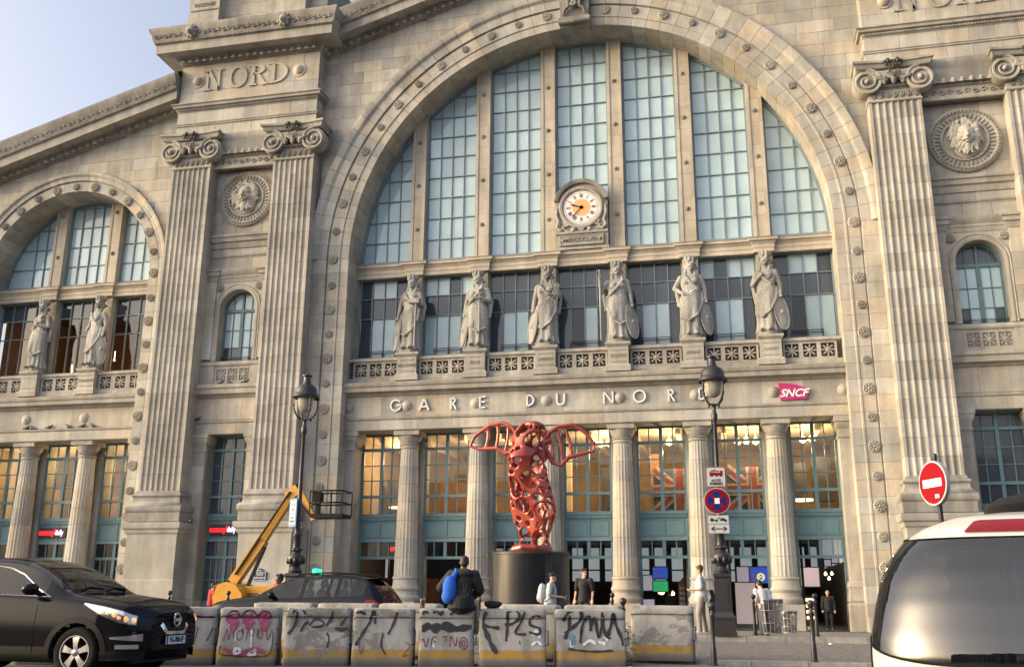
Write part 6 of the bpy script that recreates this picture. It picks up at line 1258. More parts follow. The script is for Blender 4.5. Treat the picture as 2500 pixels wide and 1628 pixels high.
class Shell:
    """car body lofted along its length: half rings from sill centre over shoulder and roof rail to the roof centre"""
    def __init__(s, tab, n=120, sub=4):
        T = np.array(tab, float); s.L = T[-1, 0]; s.S = np.unique(np.concatenate([np.linspace(0, .3, 14), np.linspace(.3, s.L-.3, n), np.linspace(s.L-.3, s.L, 14)])); s.K = {}
        for k, c in zip(('zb', 'ws', 'zs', 'wsh', 'zr', 'wr', 'zt'), range(1, 8)):
            v = np.interp(s.S, T[:, 0], T[:, c]); w = 7; ker = np.ones(w)/w; vp = np.interp(np.linspace(0, s.L, 400), T[:, 0], T[:, c]); vp = np.convolve(np.pad(vp, 9, mode='edge'), np.ones(19)/19, 'valid'); s.K[k] = np.interp(s.S, np.linspace(0, s.L, 400), vp)
        s.sub = sub; s.R = []; s.J = None
        for i in range(len(s.S)):
            zb, ws, zs, wsh, zr, wr, zt = (s.K[k][i] for k in ('zb', 'ws', 'zs', 'wsh', 'zr', 'wr', 'zt'))
            key = [(0, zb), (ws*.8, zb), (ws*.97, zb+.06), (ws, zb+.22), (max(ws, wsh)*1.005, (zb+zs)*.5+.06), (wsh*1.0, zs-.07), (wsh*.965, zs), (wr, zr), (wr*.86, zr+(zt-zr)*.62), (wr*.48, zt-(zt-zr)*.08), (0, zt)]
            row = []; J = []
            for k in range(10):
                p0, p1, p2, p3 = (Vector(key[max(k-1, 0)]), Vector(key[k]), Vector(key[k+1]), Vector(key[min(k+2, 10)]))
                for q in range(sub):
                    t = q/sub
                    if k in (6, 0): p = p1.lerp(p2, t)
                    else:
                        if k == 5: p3 = p2+(p2-p1)*.4
                        if k == 7: p0 = p1-(p2-p1)*.6
                        p = .5*((2*p1)+(p2-p0)*t+(2*p0-5*p1+4*p2-p3)*t*t+(3*p1-p0-3*p2+p3)*t**3)
                    row.append((p.x, p.y)); J.append(k+t)
            row.append(key[10]); J.append(10); s.R.append(row); s.J = J
    def parts(s, cls):
        out = {}
        for sg in (1, -1):
            n = len(s.J); V = [(-s.S[i], sg*s.R[i][j][0], s.R[i][j][1]) for i in range(len(s.S)) for j in range(n)]; F = {}
            for i in range(len(s.S)-1):
                for j in range(n-1):
                    c = cls((s.S[i]+s.S[i+1])/2, (s.J[j]+s.J[j+1])/2, (s.R[i][j][1]+s.R[i][j+1][1])/2, sg)
                    if c: F.setdefault(c, []).append((i*n+j, i*n+j+1, (i+1)*n+j+1, (i+1)*n+j))
            for c, f in F.items(): out.setdefault(c, []).append((V, f))
        return out
    def build(s, cls, mats, parent, names):
        for c, lst in s.parts(cls).items():
            if c in ('glass', 'pillar', 'screen', 'rear'):      # each pane and pillar is a piece of its own
                F = []; V0 = []
                for V, f in lst:
                    o_ = len(V0); V0 += V; F += [tuple(i+o_ for i in q) for q in f]
                key = {}; par_ = list(range(len(V0)))
                def fd(a):
                    while par_[a] != a: par_[a] = par_[par_[a]]; a = par_[a]
                    return a
                for i, v in enumerate(V0):
                    k = tuple(round(t, 4) for t in v)
                    if k in key: par_[fd(i)] = fd(key[k])
                    else: key[k] = i
                for q in F:
                    for i in q[1:]: par_[fd(i)] = fd(q[0])
                gr_ = {}
                for q in F: gr_.setdefault(fd(q[0]), []).append(q)
                for fs in gr_.values():
                    used = sorted({i for q in fs for i in q}); mp = {u: k for k, u in enumerate(used)}
                    MB().add([V0[u] for u in used], [tuple(mp[i] for i in q) for q in fs]).build(names.get(c, c), mats[c], parent, 40)
                continue
            mb = MB()
            for V, f in lst:
                used = sorted({i for q in f for i in q}); mp = {u: k for k, u in enumerate(used)}; mb.add([V[u] for u in used], [tuple(mp[i] for i in q) for q in f])
            if c == 'body':     # close the ends
                for i in (0, len(s.S)-1):
                    n = len(s.J); r = [(-s.S[i], y, z) for y, z in s.R[i]]+[(-s.S[i], -y, z) for y, z in s.R[i][-2:0:-1]]; mb.add(r, [tuple(range(len(r)))])
            mb.build(names.get(c, c), mats[c], parent, 40)
    def pt(s, sp, z, off=0):        # outer side point at length sp and height z
        i = int(np.searchsorted(s.S, sp)); i = min(max(i, 1), len(s.S)-1); t = (sp-s.S[i-1])/(s.S[i]-s.S[i-1]); js = [j for j, k in enumerate(s.J) if 2 <= k <= 7.01]
        ys = [s.R[i-1][j][0]*(1-t)+s.R[i][j][0]*t for j in js]; zs = [s.R[i-1][j][1]*(1-t)+s.R[i][j][1]*t for j in js]; return float(np.interp(z, zs, ys))+off
    def patch(s, poly_s, lo, hi, sg, off=.012, nz=6):   # strip of the side between lo(s) and hi(s)
        g = MB(); rows = []
        for sp in poly_s: rows.append([(-sp+off*.3, sg*s.pt(sp, z, off), z) for z in np.linspace(lo(sp), hi(sp), nz)])
        g.grid(rows); return g
def wheel(parent, x, y, z, r, sg, spokes=5, rim=.68):
    w = empty('wheel', (x, y, z), parent=parent)
    def spin(prof, n=36):
        m = MB().lathe(prof, 0, 0, 0, n); m.v = [(a, sg*(c), b) for a, b, c in m.v]; return m
    spin([(r*rim*.98, -.10), (r*.80, -.115), (r*.93, -.10), (r, -.07), (r*1.0, .07), (r*.93, .10), (r*.82, .115), (r*rim, .10), (r*rim*.97, .0)]).build('tyre', 'rubber', w, 40)
    spin([(r*rim*.98, -.09), (r*rim*.98, .085), (r*rim*.93, .10), (r*rim*.90, .08), (r*rim*.88, .0), (r*.2, -.02), (.01, -.02)]).build('rim', 'alloy_dark', w, 40)
    sp = MB()
    for k in range(spokes):
        a = 2*PI*k/spokes+.35; d = Vector((math.cos(a), 0, math.sin(a))); n = Vector((-d.z, 0, d.x)); R1 = r*rim*.92
        ring = lambda q, wd, yy: [d*q-n*wd+Vector((0, sg*yy, 0)), d*q+n*wd+Vector((0, sg*yy, 0)), d*q+n*wd*.8+Vector((0, sg*(yy-.05), 0)), d*q-n*wd*.8+Vector((0, sg*(yy-.05), 0))]
        sp.loft([ring(r*.08, r*.085, .085), ring(R1*.55, r*.10, .095), ring(R1, r*.16, .085)])
    sp.ell((0, sg*.085, 0), (r*.15, .03, r*.15), 14, 6); pts = [Vector((r*rim*.94*math.cos(t), sg*.098, r*rim*.94*math.sin(t))) for t in np.linspace(0, 2*PI, 33)[:-1]]; sp.tube(pts, r*.03, 6, closed=True); sp.build('spokes', 'alloy', w, 40, fix=False); return w
def arch_trim(sh, parent, sc, zc, R_, sg, mat, wd=.075):
    m = MB(); rows = []
    for a in np.linspace(R(-12), R(192), 40):
        ca, sa = math.cos(a), math.sin(a); row = []
        for q in (R_-.02, R_, R_+wd, R_+wd+.004): row.append((-(sc+q*ca), sg*(sh.pt(sc+q*ca, max(zc+q*sa, .25), .012 if R_ <= q <= R_+wd else -.03)), max(zc+q*sa, .22)))
        rows.append(row)
    m.grid(rows); m.build('wheel_arch', mat, parent, 50, fix=False)
    MB().prism([(-(sc)+(R_-.01)*math.cos(a), zc+(R_-.01)*math.sin(a)) for a in np.linspace(0, 2*PI, 25)[:-1]], sg*.45-.3, sg*.45+.12).build('wheel_well', 'plastic_black', parent)

# black crossover in the street
#          s    zb   ws    zs   wsh   zr    wr   zt
SUV = [(0.00,.42,.52,.76,.50,.80,.40,.84),(.04,.32,.66,.82,.64,.87,.54,.91),(.12,.25,.78,.88,.76,.93,.66,.965),(.30,.22,.885,.95,.87,.99,.76,1.02),(.60,.21,.93,1.00,.905,1.04,.79,1.075),(.95,.20,.94,1.035,.91,1.08,.80,1.12),(1.18,.20,.94,1.06,.91,1.11,.80,1.15),(1.45,.20,.94,1.075,.91,1.27,.765,1.33),(1.75,.20,.94,1.085,.91,1.42,.72,1.49),(2.05,.20,.94,1.095,.91,1.525,.675,1.60),(2.4,.20,.94,1.11,.91,1.565,.655,1.645),(3.0,.20,.94,1.135,.91,1.57,.65,1.655),(3.5,.21,.94,1.16,.905,1.545,.64,1.63),(3.95,.23,.93,1.19,.89,1.47,.63,1.56),(4.2,.26,.91,1.15,.86,1.30,.62,1.38),(4.36,.32,.86,1.02,.80,1.10,.60,1.14),(4.42,.40,.78,.90,.72,.95,.55,1.0)]
sv = Shell(SUV); car = empty('black_crossover', (-1.50, -31.48, .15), 0, label='black crossover car with lit headlamps and alloy wheels in the street', cat='car'); car.scale = (1.04, 1.04, 1.04)
FWs, RWs, WZ, WR = .93, 3.57, .345, .395
def suv_cls(s, j, z, sg):
    if 2.0 < j < 5.6 and z < WZ+WR and (math.hypot(s-FWs, z-WZ) < WR or math.hypot(s-RWs, z-WZ) < WR): return None
    if 7.10 < j and 1.24 < s < 2.02: return 'screen'
    if 7.2 < j and 3.9 < s < 4.2: return 'rear'
    if 6.06 < j < 6.90 and 1.55 < s < 3.85: return 'glass' if not (2.66 < s < 2.76 or 3.45 < s < 3.52) else 'pillar'
    if j < 3.0 and s > .5: return 'clad'
    return 'body'
sv.build(suv_cls, {'body': 'paint_black', 'rear': 'glass_car', 'screen': 'glass_tint', 'glass': 'glass_car', 'clad': 'plastic_black', 'pillar': 'plastic_black'}, car, {'rear': 'rear_window', 'screen': 'windscreen', 'glass': 'side_window', 'clad': 'sill_cladding', 'pillar': 'window_pillar'})
for sg in (-1, 1):
    arch_trim(sv, car, FWs, WZ, WR, sg, 'plastic_black'); arch_trim(sv, car, RWs, WZ, WR, sg, 'plastic_black')
    for sc in (FWs, RWs): wheel(car, -sc, sg*.82, WZ, WR-.045, sg)
    # chrome line round the side glass
    T = [(1.46, 1.085), (1.7, 1.20), (2.0, 1.385), (2.25, 1.475), (2.6, 1.52), (3.2, 1.525), (3.7, 1.47), (3.95, 1.36)]
    tm = MB(); tm.tube([(-a, sg*sv.pt(a, z, .004), z) for a, z in T], .013, 6); tm.tube([(-a, sg*sv.pt(a, z, .006), z) for a, z in ((1.42, 1.083), (2.0, 1.10), (2.7, 1.125), (3.4, 1.16), (3.9, 1.20))], .013, 6); tm.build('window_trim', 'chrome', car, 60, fix=False)
    hl = sv.patch(np.linspace(.13, .86, 22), lambda s: float(np.interp(s, [.13, .3, .55, .86], [.72, .74, .83, .985])), lambda s: float(np.interp(s, [.13, .3, .55, .86], [.83, .90, .955, 1.0])), sg, .008); h = hl.build('headlight', 'chrome', car, 60, fix=False)
    lm = MB()
    for s_, z_, a_, q in ((.17, .775, .06, .05), (.25, .79, .05, .055), (.335, .81, .035, .035), (.40, .845, .05, .045), (.50, .865, .03, .025), (.56, .885, .04, .03)): lm.ell((-s_+.005, sg*sv.pt(s_, z_, .002), z_), (a_, .018, q*.8), 8, 6)
    lm.build('lit_bulb', 'headlamp_lit', h, 60, fix=False)
    sv.patch(np.linspace(.12, .87, 22), lambda s: float(np.interp(s, [.13, .3, .55, .86], [.71, .73, .82, .98])), lambda s: float(np.interp(s, [.13, .3, .55, .86], [.84, .91, .965, 1.008])), sg, .030).build('lens', 'glass_lamp', h, 60, fix=False)
    fg = sv.patch(np.linspace(.09, .34, 8), lambda s: .40, lambda s: .455, sg, .012).build('fog_lamp', 'chrome', car, 60, fix=False)
    sv.patch(np.linspace(.06, .42, 10), lambda s: float(np.interp(s, [.06, .42], [.50, .53])), lambda s: float(np.interp(s, [.06, .2, .42], [.60, .57, .555])), sg, .010).build('bumper_blade', 'alloy', car, 60, fix=False)
    sv.patch(np.linspace(.04, .55, 12), lambda s: .25, lambda s: .37, sg, .012).build('bumper_skirt', 'plastic_black', car, 60, fix=False)
    mr = MB(); yy = sv.pt(1.62, 1.1); mr.ell((-1.66, sg*(yy+.17), 1.185), (.10, .135, .085), 14, 10); mr.cap((-1.60, sg*(yy-.02), 1.10), (-1.62, sg*(yy+.08), 1.14), .035, .035, 8); mr.build('door_mirror', 'paint_black', car, 60, fix=False)
    for a in (1.60, 2.72, 3.6): MB().tube([(-a-(.25 if (a > 3 and z > .9) else 0)+.0, sg*sv.pt(a, z, .0015), z) for z in np.linspace(.34, 1.06, 8)], .004, 4).build('door_gap', 'rubber', car, fix=False)
    for a in (2.35, 3.4): MB().cap((-a, sg*sv.pt(a, .99, .03), .99), (-a-.18, sg*sv.pt(a+.18, .995, .03), .995), .018, .018, 8).build('door_handle', 'paint_black', car, 60)
# front: grille with chrome vee and round badge, plate, bumper intake
xf = lambda y, z: -(.015+.30*abs(y/.9)**2.6+max(0, z-.70)*.30+max(0, .5-z)*.20)
def front(poly, d, name, mat, par=None):
    g = MB(); n = len(poly); g.add([(xf(y, z)+d, y, z) for y, z in poly]+[(xf(y, z)-.05, y, z) for y, z in poly], [tuple(range(n))]+[(i, (i+1) % n, (i+1) % n+n, i+n) for i in range(n)]); return g.build(name, mat, par or car, fix=True)
gr = front([(-.36, .86), (-.22, .64), (.22, .64), (.36, .86), (.2, .88), (0, .885), (-.2, .88)], .035, 'grille', 'plastic_black')
for sg in (-1, 1):
    v = MB(); v.loft([[(xf(y+q, z)+.05+e, y+q, z) for q, e in ((-.045, 0), (.045, 0), (.045, -.05), (-.045, -.05))] for y, z in ((sg*.50, .895), (sg*.40, .80), (sg*.30, .68), (sg*.235, .61))]); v.build('chrome_vee', 'chrome', car, 40)
MB().loft([[(xf(y, .60+q)+.055+e, y, .60+q) for q, e in ((-.022, 0), (.022, 0), (.022, -.05), (-.022, -.05))] for y in np.linspace(-.25, .25, 7)]).build('chrome_vee', 'chrome', car, 40)
bd = MB(); bd.tube([(xf(0, .77)+.07, .085*math.cos(a), .775+.085*math.sin(a)) for a in np.linspace(0, 2*PI, 25)[:-1]], .016, 7, closed=True); bd.box(xf(0, .77)+.06, xf(0, .77)+.085, -.10, .10, .752, .798); bd.build('badge', 'chrome', car, 40, fix=False)
pp = empty('number_plate', (xf(0, .5)+.055, 0, .50), 0, parent=car)
MB().box(0, .015, -.26, .26, -.055, .055).build('plate', 'plate_white', pp); MB().box(.016, .018, .225, .26, -.055, .055).build('plate_band', 'plate_blue', pp); MB().box(.016, .018, -.26, -.225, -.055, .055).build('plate_band', 'plate_blue', pp)
tme = text_mesh('FG-708-EF', .105, .002, sx=.80, bold=.003); tme.transform(Matrix.Rotation(PI/2, 4, 'Z')); put('lettering', tme, 'iron_black', pp, (.019, 0, 0))
front([(-.62, .27), (.62, .27), (.66, .36), (.45, .42), (-.45, .42), (-.66, .36)], .03, 'air_intake', 'plastic_black'); front([(-.70, .20), (.70, .20), (.74, .27), (-.74, .27)], .05, 'bumper_lip', 'plastic_black')
MB().loft([[(-s, y, z+.012) for y in (-.7, -.3, .3, .7) for z in [float(np.interp(s, [1.14, 1.25], [1.15, 1.17]))-.05*abs(y)]] for s in (1.14, 1.24)], False).build('scuttle', 'plastic_black', car)
for y0, y1 in ((-.55, .05), (.05, .60)): MB().tube([(-1.20, y0, 1.175), (-1.28, (y0+y1)/2, 1.225), (-1.25, y1, 1.20)], .012, 6).build('wiper', 'plastic_black', car, 60)
def seats(par, xs, zc, ys=(-.37, .37)):
    for x in xs:
        for y in ys:
            s = MB(); s.cap((x, y, zc), (x-.12, y, zc+.45), .16, .13, 10); s.ell((x-.16, y, zc+.66), (.06, .12, .10), 10, 8); s.ell((x+.25, y, zc-.05), (.3, .24, .12), 10, 8); s.build('seat', 'seat_fabric', par, 60, fix=False)
seats(car, (-2.35, -3.2), .72); MB().box(-1.75, -1.2, -.8, .8, .8, 1.03).build('dashboard', 'car_interior', car); MB().box(-4.0, -.3, -.8, .8, .3, .34).build('cabin_floor', 'car_interior', car)
MB().tube([(-1.95+.06*math.sin(a), -.37+.18*math.cos(a), 1.02+.17*math.sin(a)) for a in np.linspace(0, 2*PI, 21)[:-1]], .016, 6, closed=True).build('steering_wheel', 'plastic_black', car, 60)

# dark estate taxi behind the barriers
EST = [(0.00,.40,.55,.62,.52,.66,.44,.70),(.06,.28,.72,.70,.68,.75,.58,.79),(.18,.22,.83,.78,.80,.83,.70,.87),(.45,.20,.89,.86,.86,.90,.76,.93),(.9,.19,.91,.91,.87,.955,.77,.985),(1.3,.19,.91,.94,.875,.99,.76,1.02),(1.6,.19,.91,.955,.875,1.12,.72,1.16),(1.95,.19,.91,.965,.875,1.275,.66,1.33),(2.25,.19,.91,.975,.875,1.37,.60,1.425),(2.6,.19,.91,.985,.875,1.40,.585,1.465),(3.2,.19,.91,1.00,.875,1.405,.58,1.475),(3.8,.20,.91,1.02,.87,1.38,.575,1.45),(4.15,.22,.90,1.035,.86,1.33,.57,1.40),(4.32,.26,.885,1.04,.85,1.24,.57,1.30),(4.50,.30,.86,.98,.83,1.08,.60,1.12),(4.62,.34,.83,.86,.80,.93,.62,.97),(4.68,.42,.76,.74,.74,.80,.58,.84)]
es = Shell(EST); cab = empty('black_taxi', (-5.78, -22.35, .21), PI, label='dark estate taxi with green roof light behind the barriers', cat='car'); cab.scale = (.985, 1, 1.03)
cab.scale = (.985, 1, 1.09)
def est_cls(s, j, z, sg):
    if 2.0 < j < 5.6 and (math.hypot(s-.92, z-.32) < .36 or math.hypot(s-3.6, z-.32) < .36): return None
    if 7.12 < j and 1.36 < s < 2.16: return 'screen'
    if 7.2 < j and 4.20 < s < 4.47: return 'rear'
    if 6.08 < j < 6.90 and 1.78 < s < 4.14:
        if 2.52 < s < 2.62 or 3.22 < s < 3.27 or 3.42 < s < 3.52: return 'pillar'
        return 'glass'
    return 'body'
es.build(est_cls, {'body': 'paint_navy', 'screen': 'glass_tint', 'glass': 'glass_tint', 'rear': 'glass_tint', 'pillar': 'plastic_black'}, cab, {'screen': 'windscreen', 'glass': 'side_window', 'rear': 'rear_window', 'pillar': 'window_pillar'})
for sg in (-1, 1):
    arch_trim(es, cab, .92, .32, .36, sg, 'paint_navy', .03); arch_trim(es, cab, 3.6, .32, .36, sg, 'paint_navy', .03)
    for sc in (.92, 3.6): wheel(cab, -sc, sg*.80, .32, .32, sg)
    es.patch(np.linspace(4.22, 4.655, 14), lambda s: float(np.interp(s, [4.22, 4.4, 4.655], [.80, .70, .70])), lambda s: float(np.interp(s, [4.22, 4.4, 4.655], [.94, .95, .86])), sg, .010).build('tail_light', 'lamp_red', cab, 60, fix=False)
    es.patch(np.linspace(4.46, 4.63, 6), lambda s: .72, lambda s: .80, sg, .016).build('reversing_light', 'lamp_clear', cab, 60, fix=False)
    MB().tube([(-s, sg*.60, z) for s, z in ((2.3, 1.44), (2.45, 1.49), (3.2, 1.515), (3.9, 1.495), (4.1, 1.43))], .016, 6).build('roof_rail', 'plastic_black', cab, 60)
    yy = es.pt(1.85, 1.0); mr = MB(); mr.ell((-1.85, sg*(yy+.12), 1.03), (.08, .11, .075), 12, 8); mr.cap((-1.82, sg*(yy-.02), .99), (-1.83, sg*(yy+.06), 1.0), .03, .03, 8); mr.build('door_mirror', 'paint_navy', cab, 60, fix=False)
    for a in (1.75, 2.58, 3.47): MB().tube([(-a, sg*es.pt(a, z, .0015), z) for z in np.linspace(.32, .95, 8)], .004, 4).build('door_gap', 'rubber', cab, fix=False)
    for a in (2.42, 3.28): MB().cap((-a, sg*es.pt(a, .86, .028), .86), (-a-.16, sg*es.pt(a+.16, .865, .028), .865), .016, .016, 8).build('door_handle', 'paint_navy', cab, 60)
seats(cab, (-2.45, -3.35), .62); MB().box(-1.9, -1.45, -.75, .75, .7, .93).build('dashboard', 'car_interior', cab); MB().box(-4.4, -.4, -.8, .8, .26, .30).build('cabin_floor', 'car_interior', cab); MB().box(-4.5, -3.75, -.8, .8, .3, .78).build('luggage_floor', 'car_interior', cab)
MB().loft([[(-s, y, z) for y in (-.5, 0, .5)] for s, z in ((4.05, 1.435), (4.34, 1.42), (4.36, 1.39), (4.1, 1.39))], False).build('roof_spoiler', 'paint_navy', cab)
tx = MB().box(-2.66, -2.50, -.22, .22, 1.46, 1.50).build('roof_light_base', 'plastic_black', cab); MB().loft([[(-2.58+a*k, b*k, z) for a, b in ((-.06, -.17), (.06, -.17), (.06, .17), (-.06, .17))] for z, k in ((1.50, 1.0), (1.60, .92), (1.615, .7))]).build('roof_light', 'taxi_green', cab)
pn = empty('number_plate', (-4.69, 0, .66), parent=cab); MB().box(-.02, 0, -.26, .26, -.055, .055).build('plate', 'plate_white', pn)
tme = text_mesh('AK-492-TD', .105, .002, sx=.80, bold=.003); tme.transform(Matrix.Rotation(-PI/2, 4, 'Z')); put('lettering', tme, 'iron_black', pn, (-.022, 0, 0))
MB().add(*[[( -4.56, .09*math.cos(a), .90+.06*math.sin(a)) for a in np.linspace(0, 2*PI, 13)[:-1]], [tuple(range(12))]]).build('badge', 'chrome', cab)
MB().tube([(-1.78, -.6, 1.0), (-1.75, 0, 1.02)], .01, 5).build('wiper', 'plastic_black', cab)

# white people carrier seen from behind, close to the camera
mpv = empty('white_car', (8.30, -39.95, .15), R(-14), label='white people carrier seen from behind with wide wraparound rear window', cat='car'); mpv.scale = (1.0, 1.0, 1.03)
HW = ([.18, .30, .55, .80, .92, 1.05, 1.20, 1.33, 1.43, 1.50, 1.555, 1.59, 1.615, 1.625], [.80, .87, .915, .925, .92, .895, .86, .80, .72, .62, .48, .33, .17, .02])
RS = ([.18, .5, .85, .95, 1.10, 1.25, 1.38, 1.48, 1.55, 1.60, 1.625], [.06, .0, .0, .02, .06, .12, .20, .30, .45, .9, 2.0])
def mpt(z, a, off=0):       # a: 0 = rear centre, +-pi/2 = sides
    hw = float(np.interp(z, *HW))+off; yr = float(np.interp(z, *RS))-off; n = 2/3.4; sa, ca = math.sin(a), math.cos(a)
    return Vector((hw*math.copysign(abs(sa)**n, sa), yr+.62-(.62)*abs(ca)**n if ca > 0 else yr+.62+(3.4-yr*1.2)*abs(ca)**n, z))
def msurf(z0, z1, a0, a1, off, nz=30, na=60, zlo=None):
    rows = []
    for t in np.linspace(0, 1, nz):
        row = []
        for a in np.linspace(a0, a1, na):
            lo = zlo(a) if zlo else z0; row.append(mpt(lo+(z1-lo)*t, a, off))
        rows.append(row)
    return MB().grid(rows)
gb_ = lambda a: .80+.13*abs(a/(PI/2))**2.2
full = MB(); zz = np.concatenate([np.linspace(.18, .92, 14), np.linspace(.95, 1.62, 40)])
body = msurf(.18, .79, -PI, PI, 0, 16, 121, None); body.build('body', 'paint_white', mpv, 40)
MB().grid([[mpt(z, a) for a in np.linspace(-PI, PI, 121)] for z in np.linspace(.789, .80, 2)]).build('body', 'paint_white', mpv, 40)
msurf(.80, 1.10, -PI, -R(100), 0, 6, 30).build('body', 'paint_white', mpv, 40); msurf(.80, 1.10, R(100), PI, 0, 6, 30).build('body', 'paint_white', mpv, 40)
MB().grid([[mpt(.795+(gb_(a)-.795)*t, a, 0) for a in np.linspace(-R(100), R(100), 80)] for t in np.linspace(0, 1, 5)]).build('tailgate', 'paint_white', mpv, 40)
msurf(1.43, 1.6249, -PI, PI, 0, 20, 121).build('roof', 'paint_white', mpv, 40)
msurf(1.10, 1.43, R(100), PI, -.004, 8, 30).build('side_window', 'glass_car', mpv, 40); msurf(1.10, 1.43, -PI, -R(100), -.004, 8, 30).build('side_window', 'glass_car', mpv, 40)
rw = msurf(.93, 1.43, -R(100), R(100), .004, 24, 90, gb_).build('rear_window', 'glass_rear', mpv, 60)
msurf(.93, 1.43, R(62), R(100), -.012, 14, 20, gb_).build('black_border', 'plastic_black', rw, 60); msurf(.93, 1.43, -R(100), -R(62), -.012, 14, 20, gb_).build('black_border', 'plastic_black', rw, 60); msurf(1.385, 1.43, -R(62), R(62), -.012, 4, 40).build('black_border', 'plastic_black', rw, 60)
hw_ = MB()
for z in np.linspace(.92, 1.37, 15): hw_.tube([mpt(z, a, -.004) for a in np.linspace(-R(50), R(50), 24)], .0012, 4)
hw_.build('heating_wire', 'plastic_black', rw, fix=False, kind='stuff')
br_ = MB().grid([[mpt(z, a, o_) for a in np.linspace(-R(21), R(21), 16)] for z, o_ in ((1.455, .0), (1.458, .02), (1.515, .024), (1.525, .0))]).build('brake_light', 'lamp_red', mpv, 60)
sp_ = MB().grid([[mpt(z, a, o_) for a in np.linspace(-R(60), R(60), 30)] for z, o_ in ((1.427, .0), (1.43, .014), (1.445, .014), (1.45, .0))]).build('spoiler_lip', 'paint_white', mpv, 60)
for pts_ in ([mpt(gb_(a)+.003, a, .006) for a in np.linspace(-R(98), R(98), 70)], [mpt(1.432, a, .006) for a in np.linspace(-R(98), R(98), 70)], [mpt(z, R(80), .003) for z in np.linspace(.3, .9, 12)], [mpt(z, -R(80), .003) for z in np.linspace(.3, .9, 12)]): MB().tube(pts_, .006, 5).build('hatch_seal', 'rubber', mpv, 60)
w_ = MB(); P0 = mpt(.845, -R(4), .03); P1 = mpt(.90, R(42), .03); w_.tube([P0.lerp(P1, t)+Vector((0, -.012*math.sin(PI*t), 0)) for t in np.linspace(0, 1, 8)], [.022, .02, .018, .016, .014, .012, .012, .01], 8); w_.build('rear_wiper', 'plastic_black', mpv, 60, fix=False)
for sg in (-1, 1):
    msurf(.38, .66, sg*R(52), sg*R(88), .008, 10, 14).build('tail_light', 'lamp_red', mpv, 60); wheel(mpv, sg*.78, .95, .31, .31, sg, 5).rotation_euler = (0, 0, PI/2); wheel(mpv, sg*.78, 3.6, .31, .31, sg, 5).rotation_euler = (0, 0, PI/2)
for x in (-.42, .0, .42):
    s = MB(); s.cap((x, 1.0, .75), (x, .95, 1.10), .17, .13, 10); s.ell((x, .95, 1.27), (.12, .06, .10), 10, 8); s.build('seat', 'seat_fabric', mpv, 60, fix=False)
for x in (-.40, .40):
    s = MB(); s.cap((x, 1.95, .75), (x, 1.9, 1.15), .2, .15, 10); s.ell((x, 1.9, 1.32), (.12, .06, .10), 10, 8); s.build('seat', 'seat_fabric', mpv, 60, fix=False)
MB().box(-.8, .8, .3, 3.6, .5, .55).build('cabin_floor', 'car_interior', mpv); MB().ell((.15, 1.6, 1.66), (.45, .7, .10), 16, 10).build('roof_box', 'plastic_black', mpv, 60, fix=False)

# ------------------------------------------------------------------ yellow boom lift before the facade
plain('lift_yellow', (.50, .235, .010), .35, noise=.12, nscale=3, coat=.3); plain('lift_dark', (.010, .010, .010), .6, spec=.15)
LXx, LYy = -11.5, -10.0; lz = gz(LYy); lift = empty('boom_lift', (LXx, LYy, lz), label='yellow articulated boom lift with black basket beside the lamp post', cat='boom lift')
def lp(z, x, y): return None
MB().box(-.3, 2.9, -.75, .75, .35, .62).build('chassis', 'lift_dark', lift)
for x in (.2, 2.4):
    for sg in (-1, 1): wheel(lift, x, sg*.85, .42, .42, sg, 5, .5)
tr = MB(); tr.loft([[(x, y, z) for x, z in ((-.95, .70), (-1.0, 1.05), (-.85, 1.52), (-.5, 1.62), (-.1, 1.52), (.18, 1.2), (.25, .70))] for y in (-.72, .72)]); tr.build('counterweight', 'lift_yellow', lift, 40)
put('lettering', text_mesh('AETJ-C', .15, .004, sx=1, shear=.2), 'white_paint', lift, (-.35, -.73, .86))
MB().box(.0, 2.2, -.22, .12, 1.22, 1.48).build('lower_boom', 'lift_yellow', lift); MB().box(.2, 1.8, -.3, .3, .62, 1.1).build('turret', 'lift_dark', lift); MB().box(.3, 1.7, -.55, -.32, .66, 1.05).build('engine_cover', 'lift_yellow', lift)
def beam(a, b, w, name, mat, y=0):
    a = Vector((a[0], y, a[1])); b = Vector((b[0], y, b[1])); d = b-a; m = MB(); m.obox((a+b)/2, (d.length/2, w, w*1.15), Matrix.Rotation(-math.atan2(d.z, d.x), 3, 'Y')); return m.build(name, mat, lift)
J0, J1, J2, J3 = (-.55, 1.62), (1.62, 4.90), (1.92, 5.15), (2.62, 3.95)
beam(J0, (.55, 3.2), .17, 'boom_section', 'lift_yellow'); beam((.45, 3.05), J1, .13, 'boom_section', 'lift_yellow'); beam((1.50, 4.80), J2, .17, 'boom_elbow', 'lift_yellow'); beam(J2, J3, .09, 'jib', 'lift_yellow')
beam((.0, 1.25), (.70, 2.95), .05, 'lift_cylinder', 'lift_dark', -.1); beam((-.4, 1.9), (1.65, 5.02), .03, 'hydraulic_hose', 'lift_dark', -.22); beam((1.65, 5.05), (2.5, 4.1), .025, 'hydraulic_hose', 'lift_dark', -.14)
MB().ell((J2[0]-.1, 0, J2[1]), (.2, .16, .2), 12, 8).build('boom_joint', 'lift_dark', lift, 60)
bk = empty('basket', (2.62, 0, 4.0), parent=lift); MB().box(0, 1.30, -.5, .5, 0, .14).build('basket_floor', 'lift_dark', bk)
rl = MB()
for z in (.55, 1.0): rl.tube([(0, -.5, z), (1.3, -.5, z), (1.3, .5, z), (0, .5, z)], .030, 6, closed=True)
for x in (0, .43, .87, 1.3):
    for y in (-.5, .5): rl.tube([(x, y, .1), (x, y, 1.0)], .026, 6)
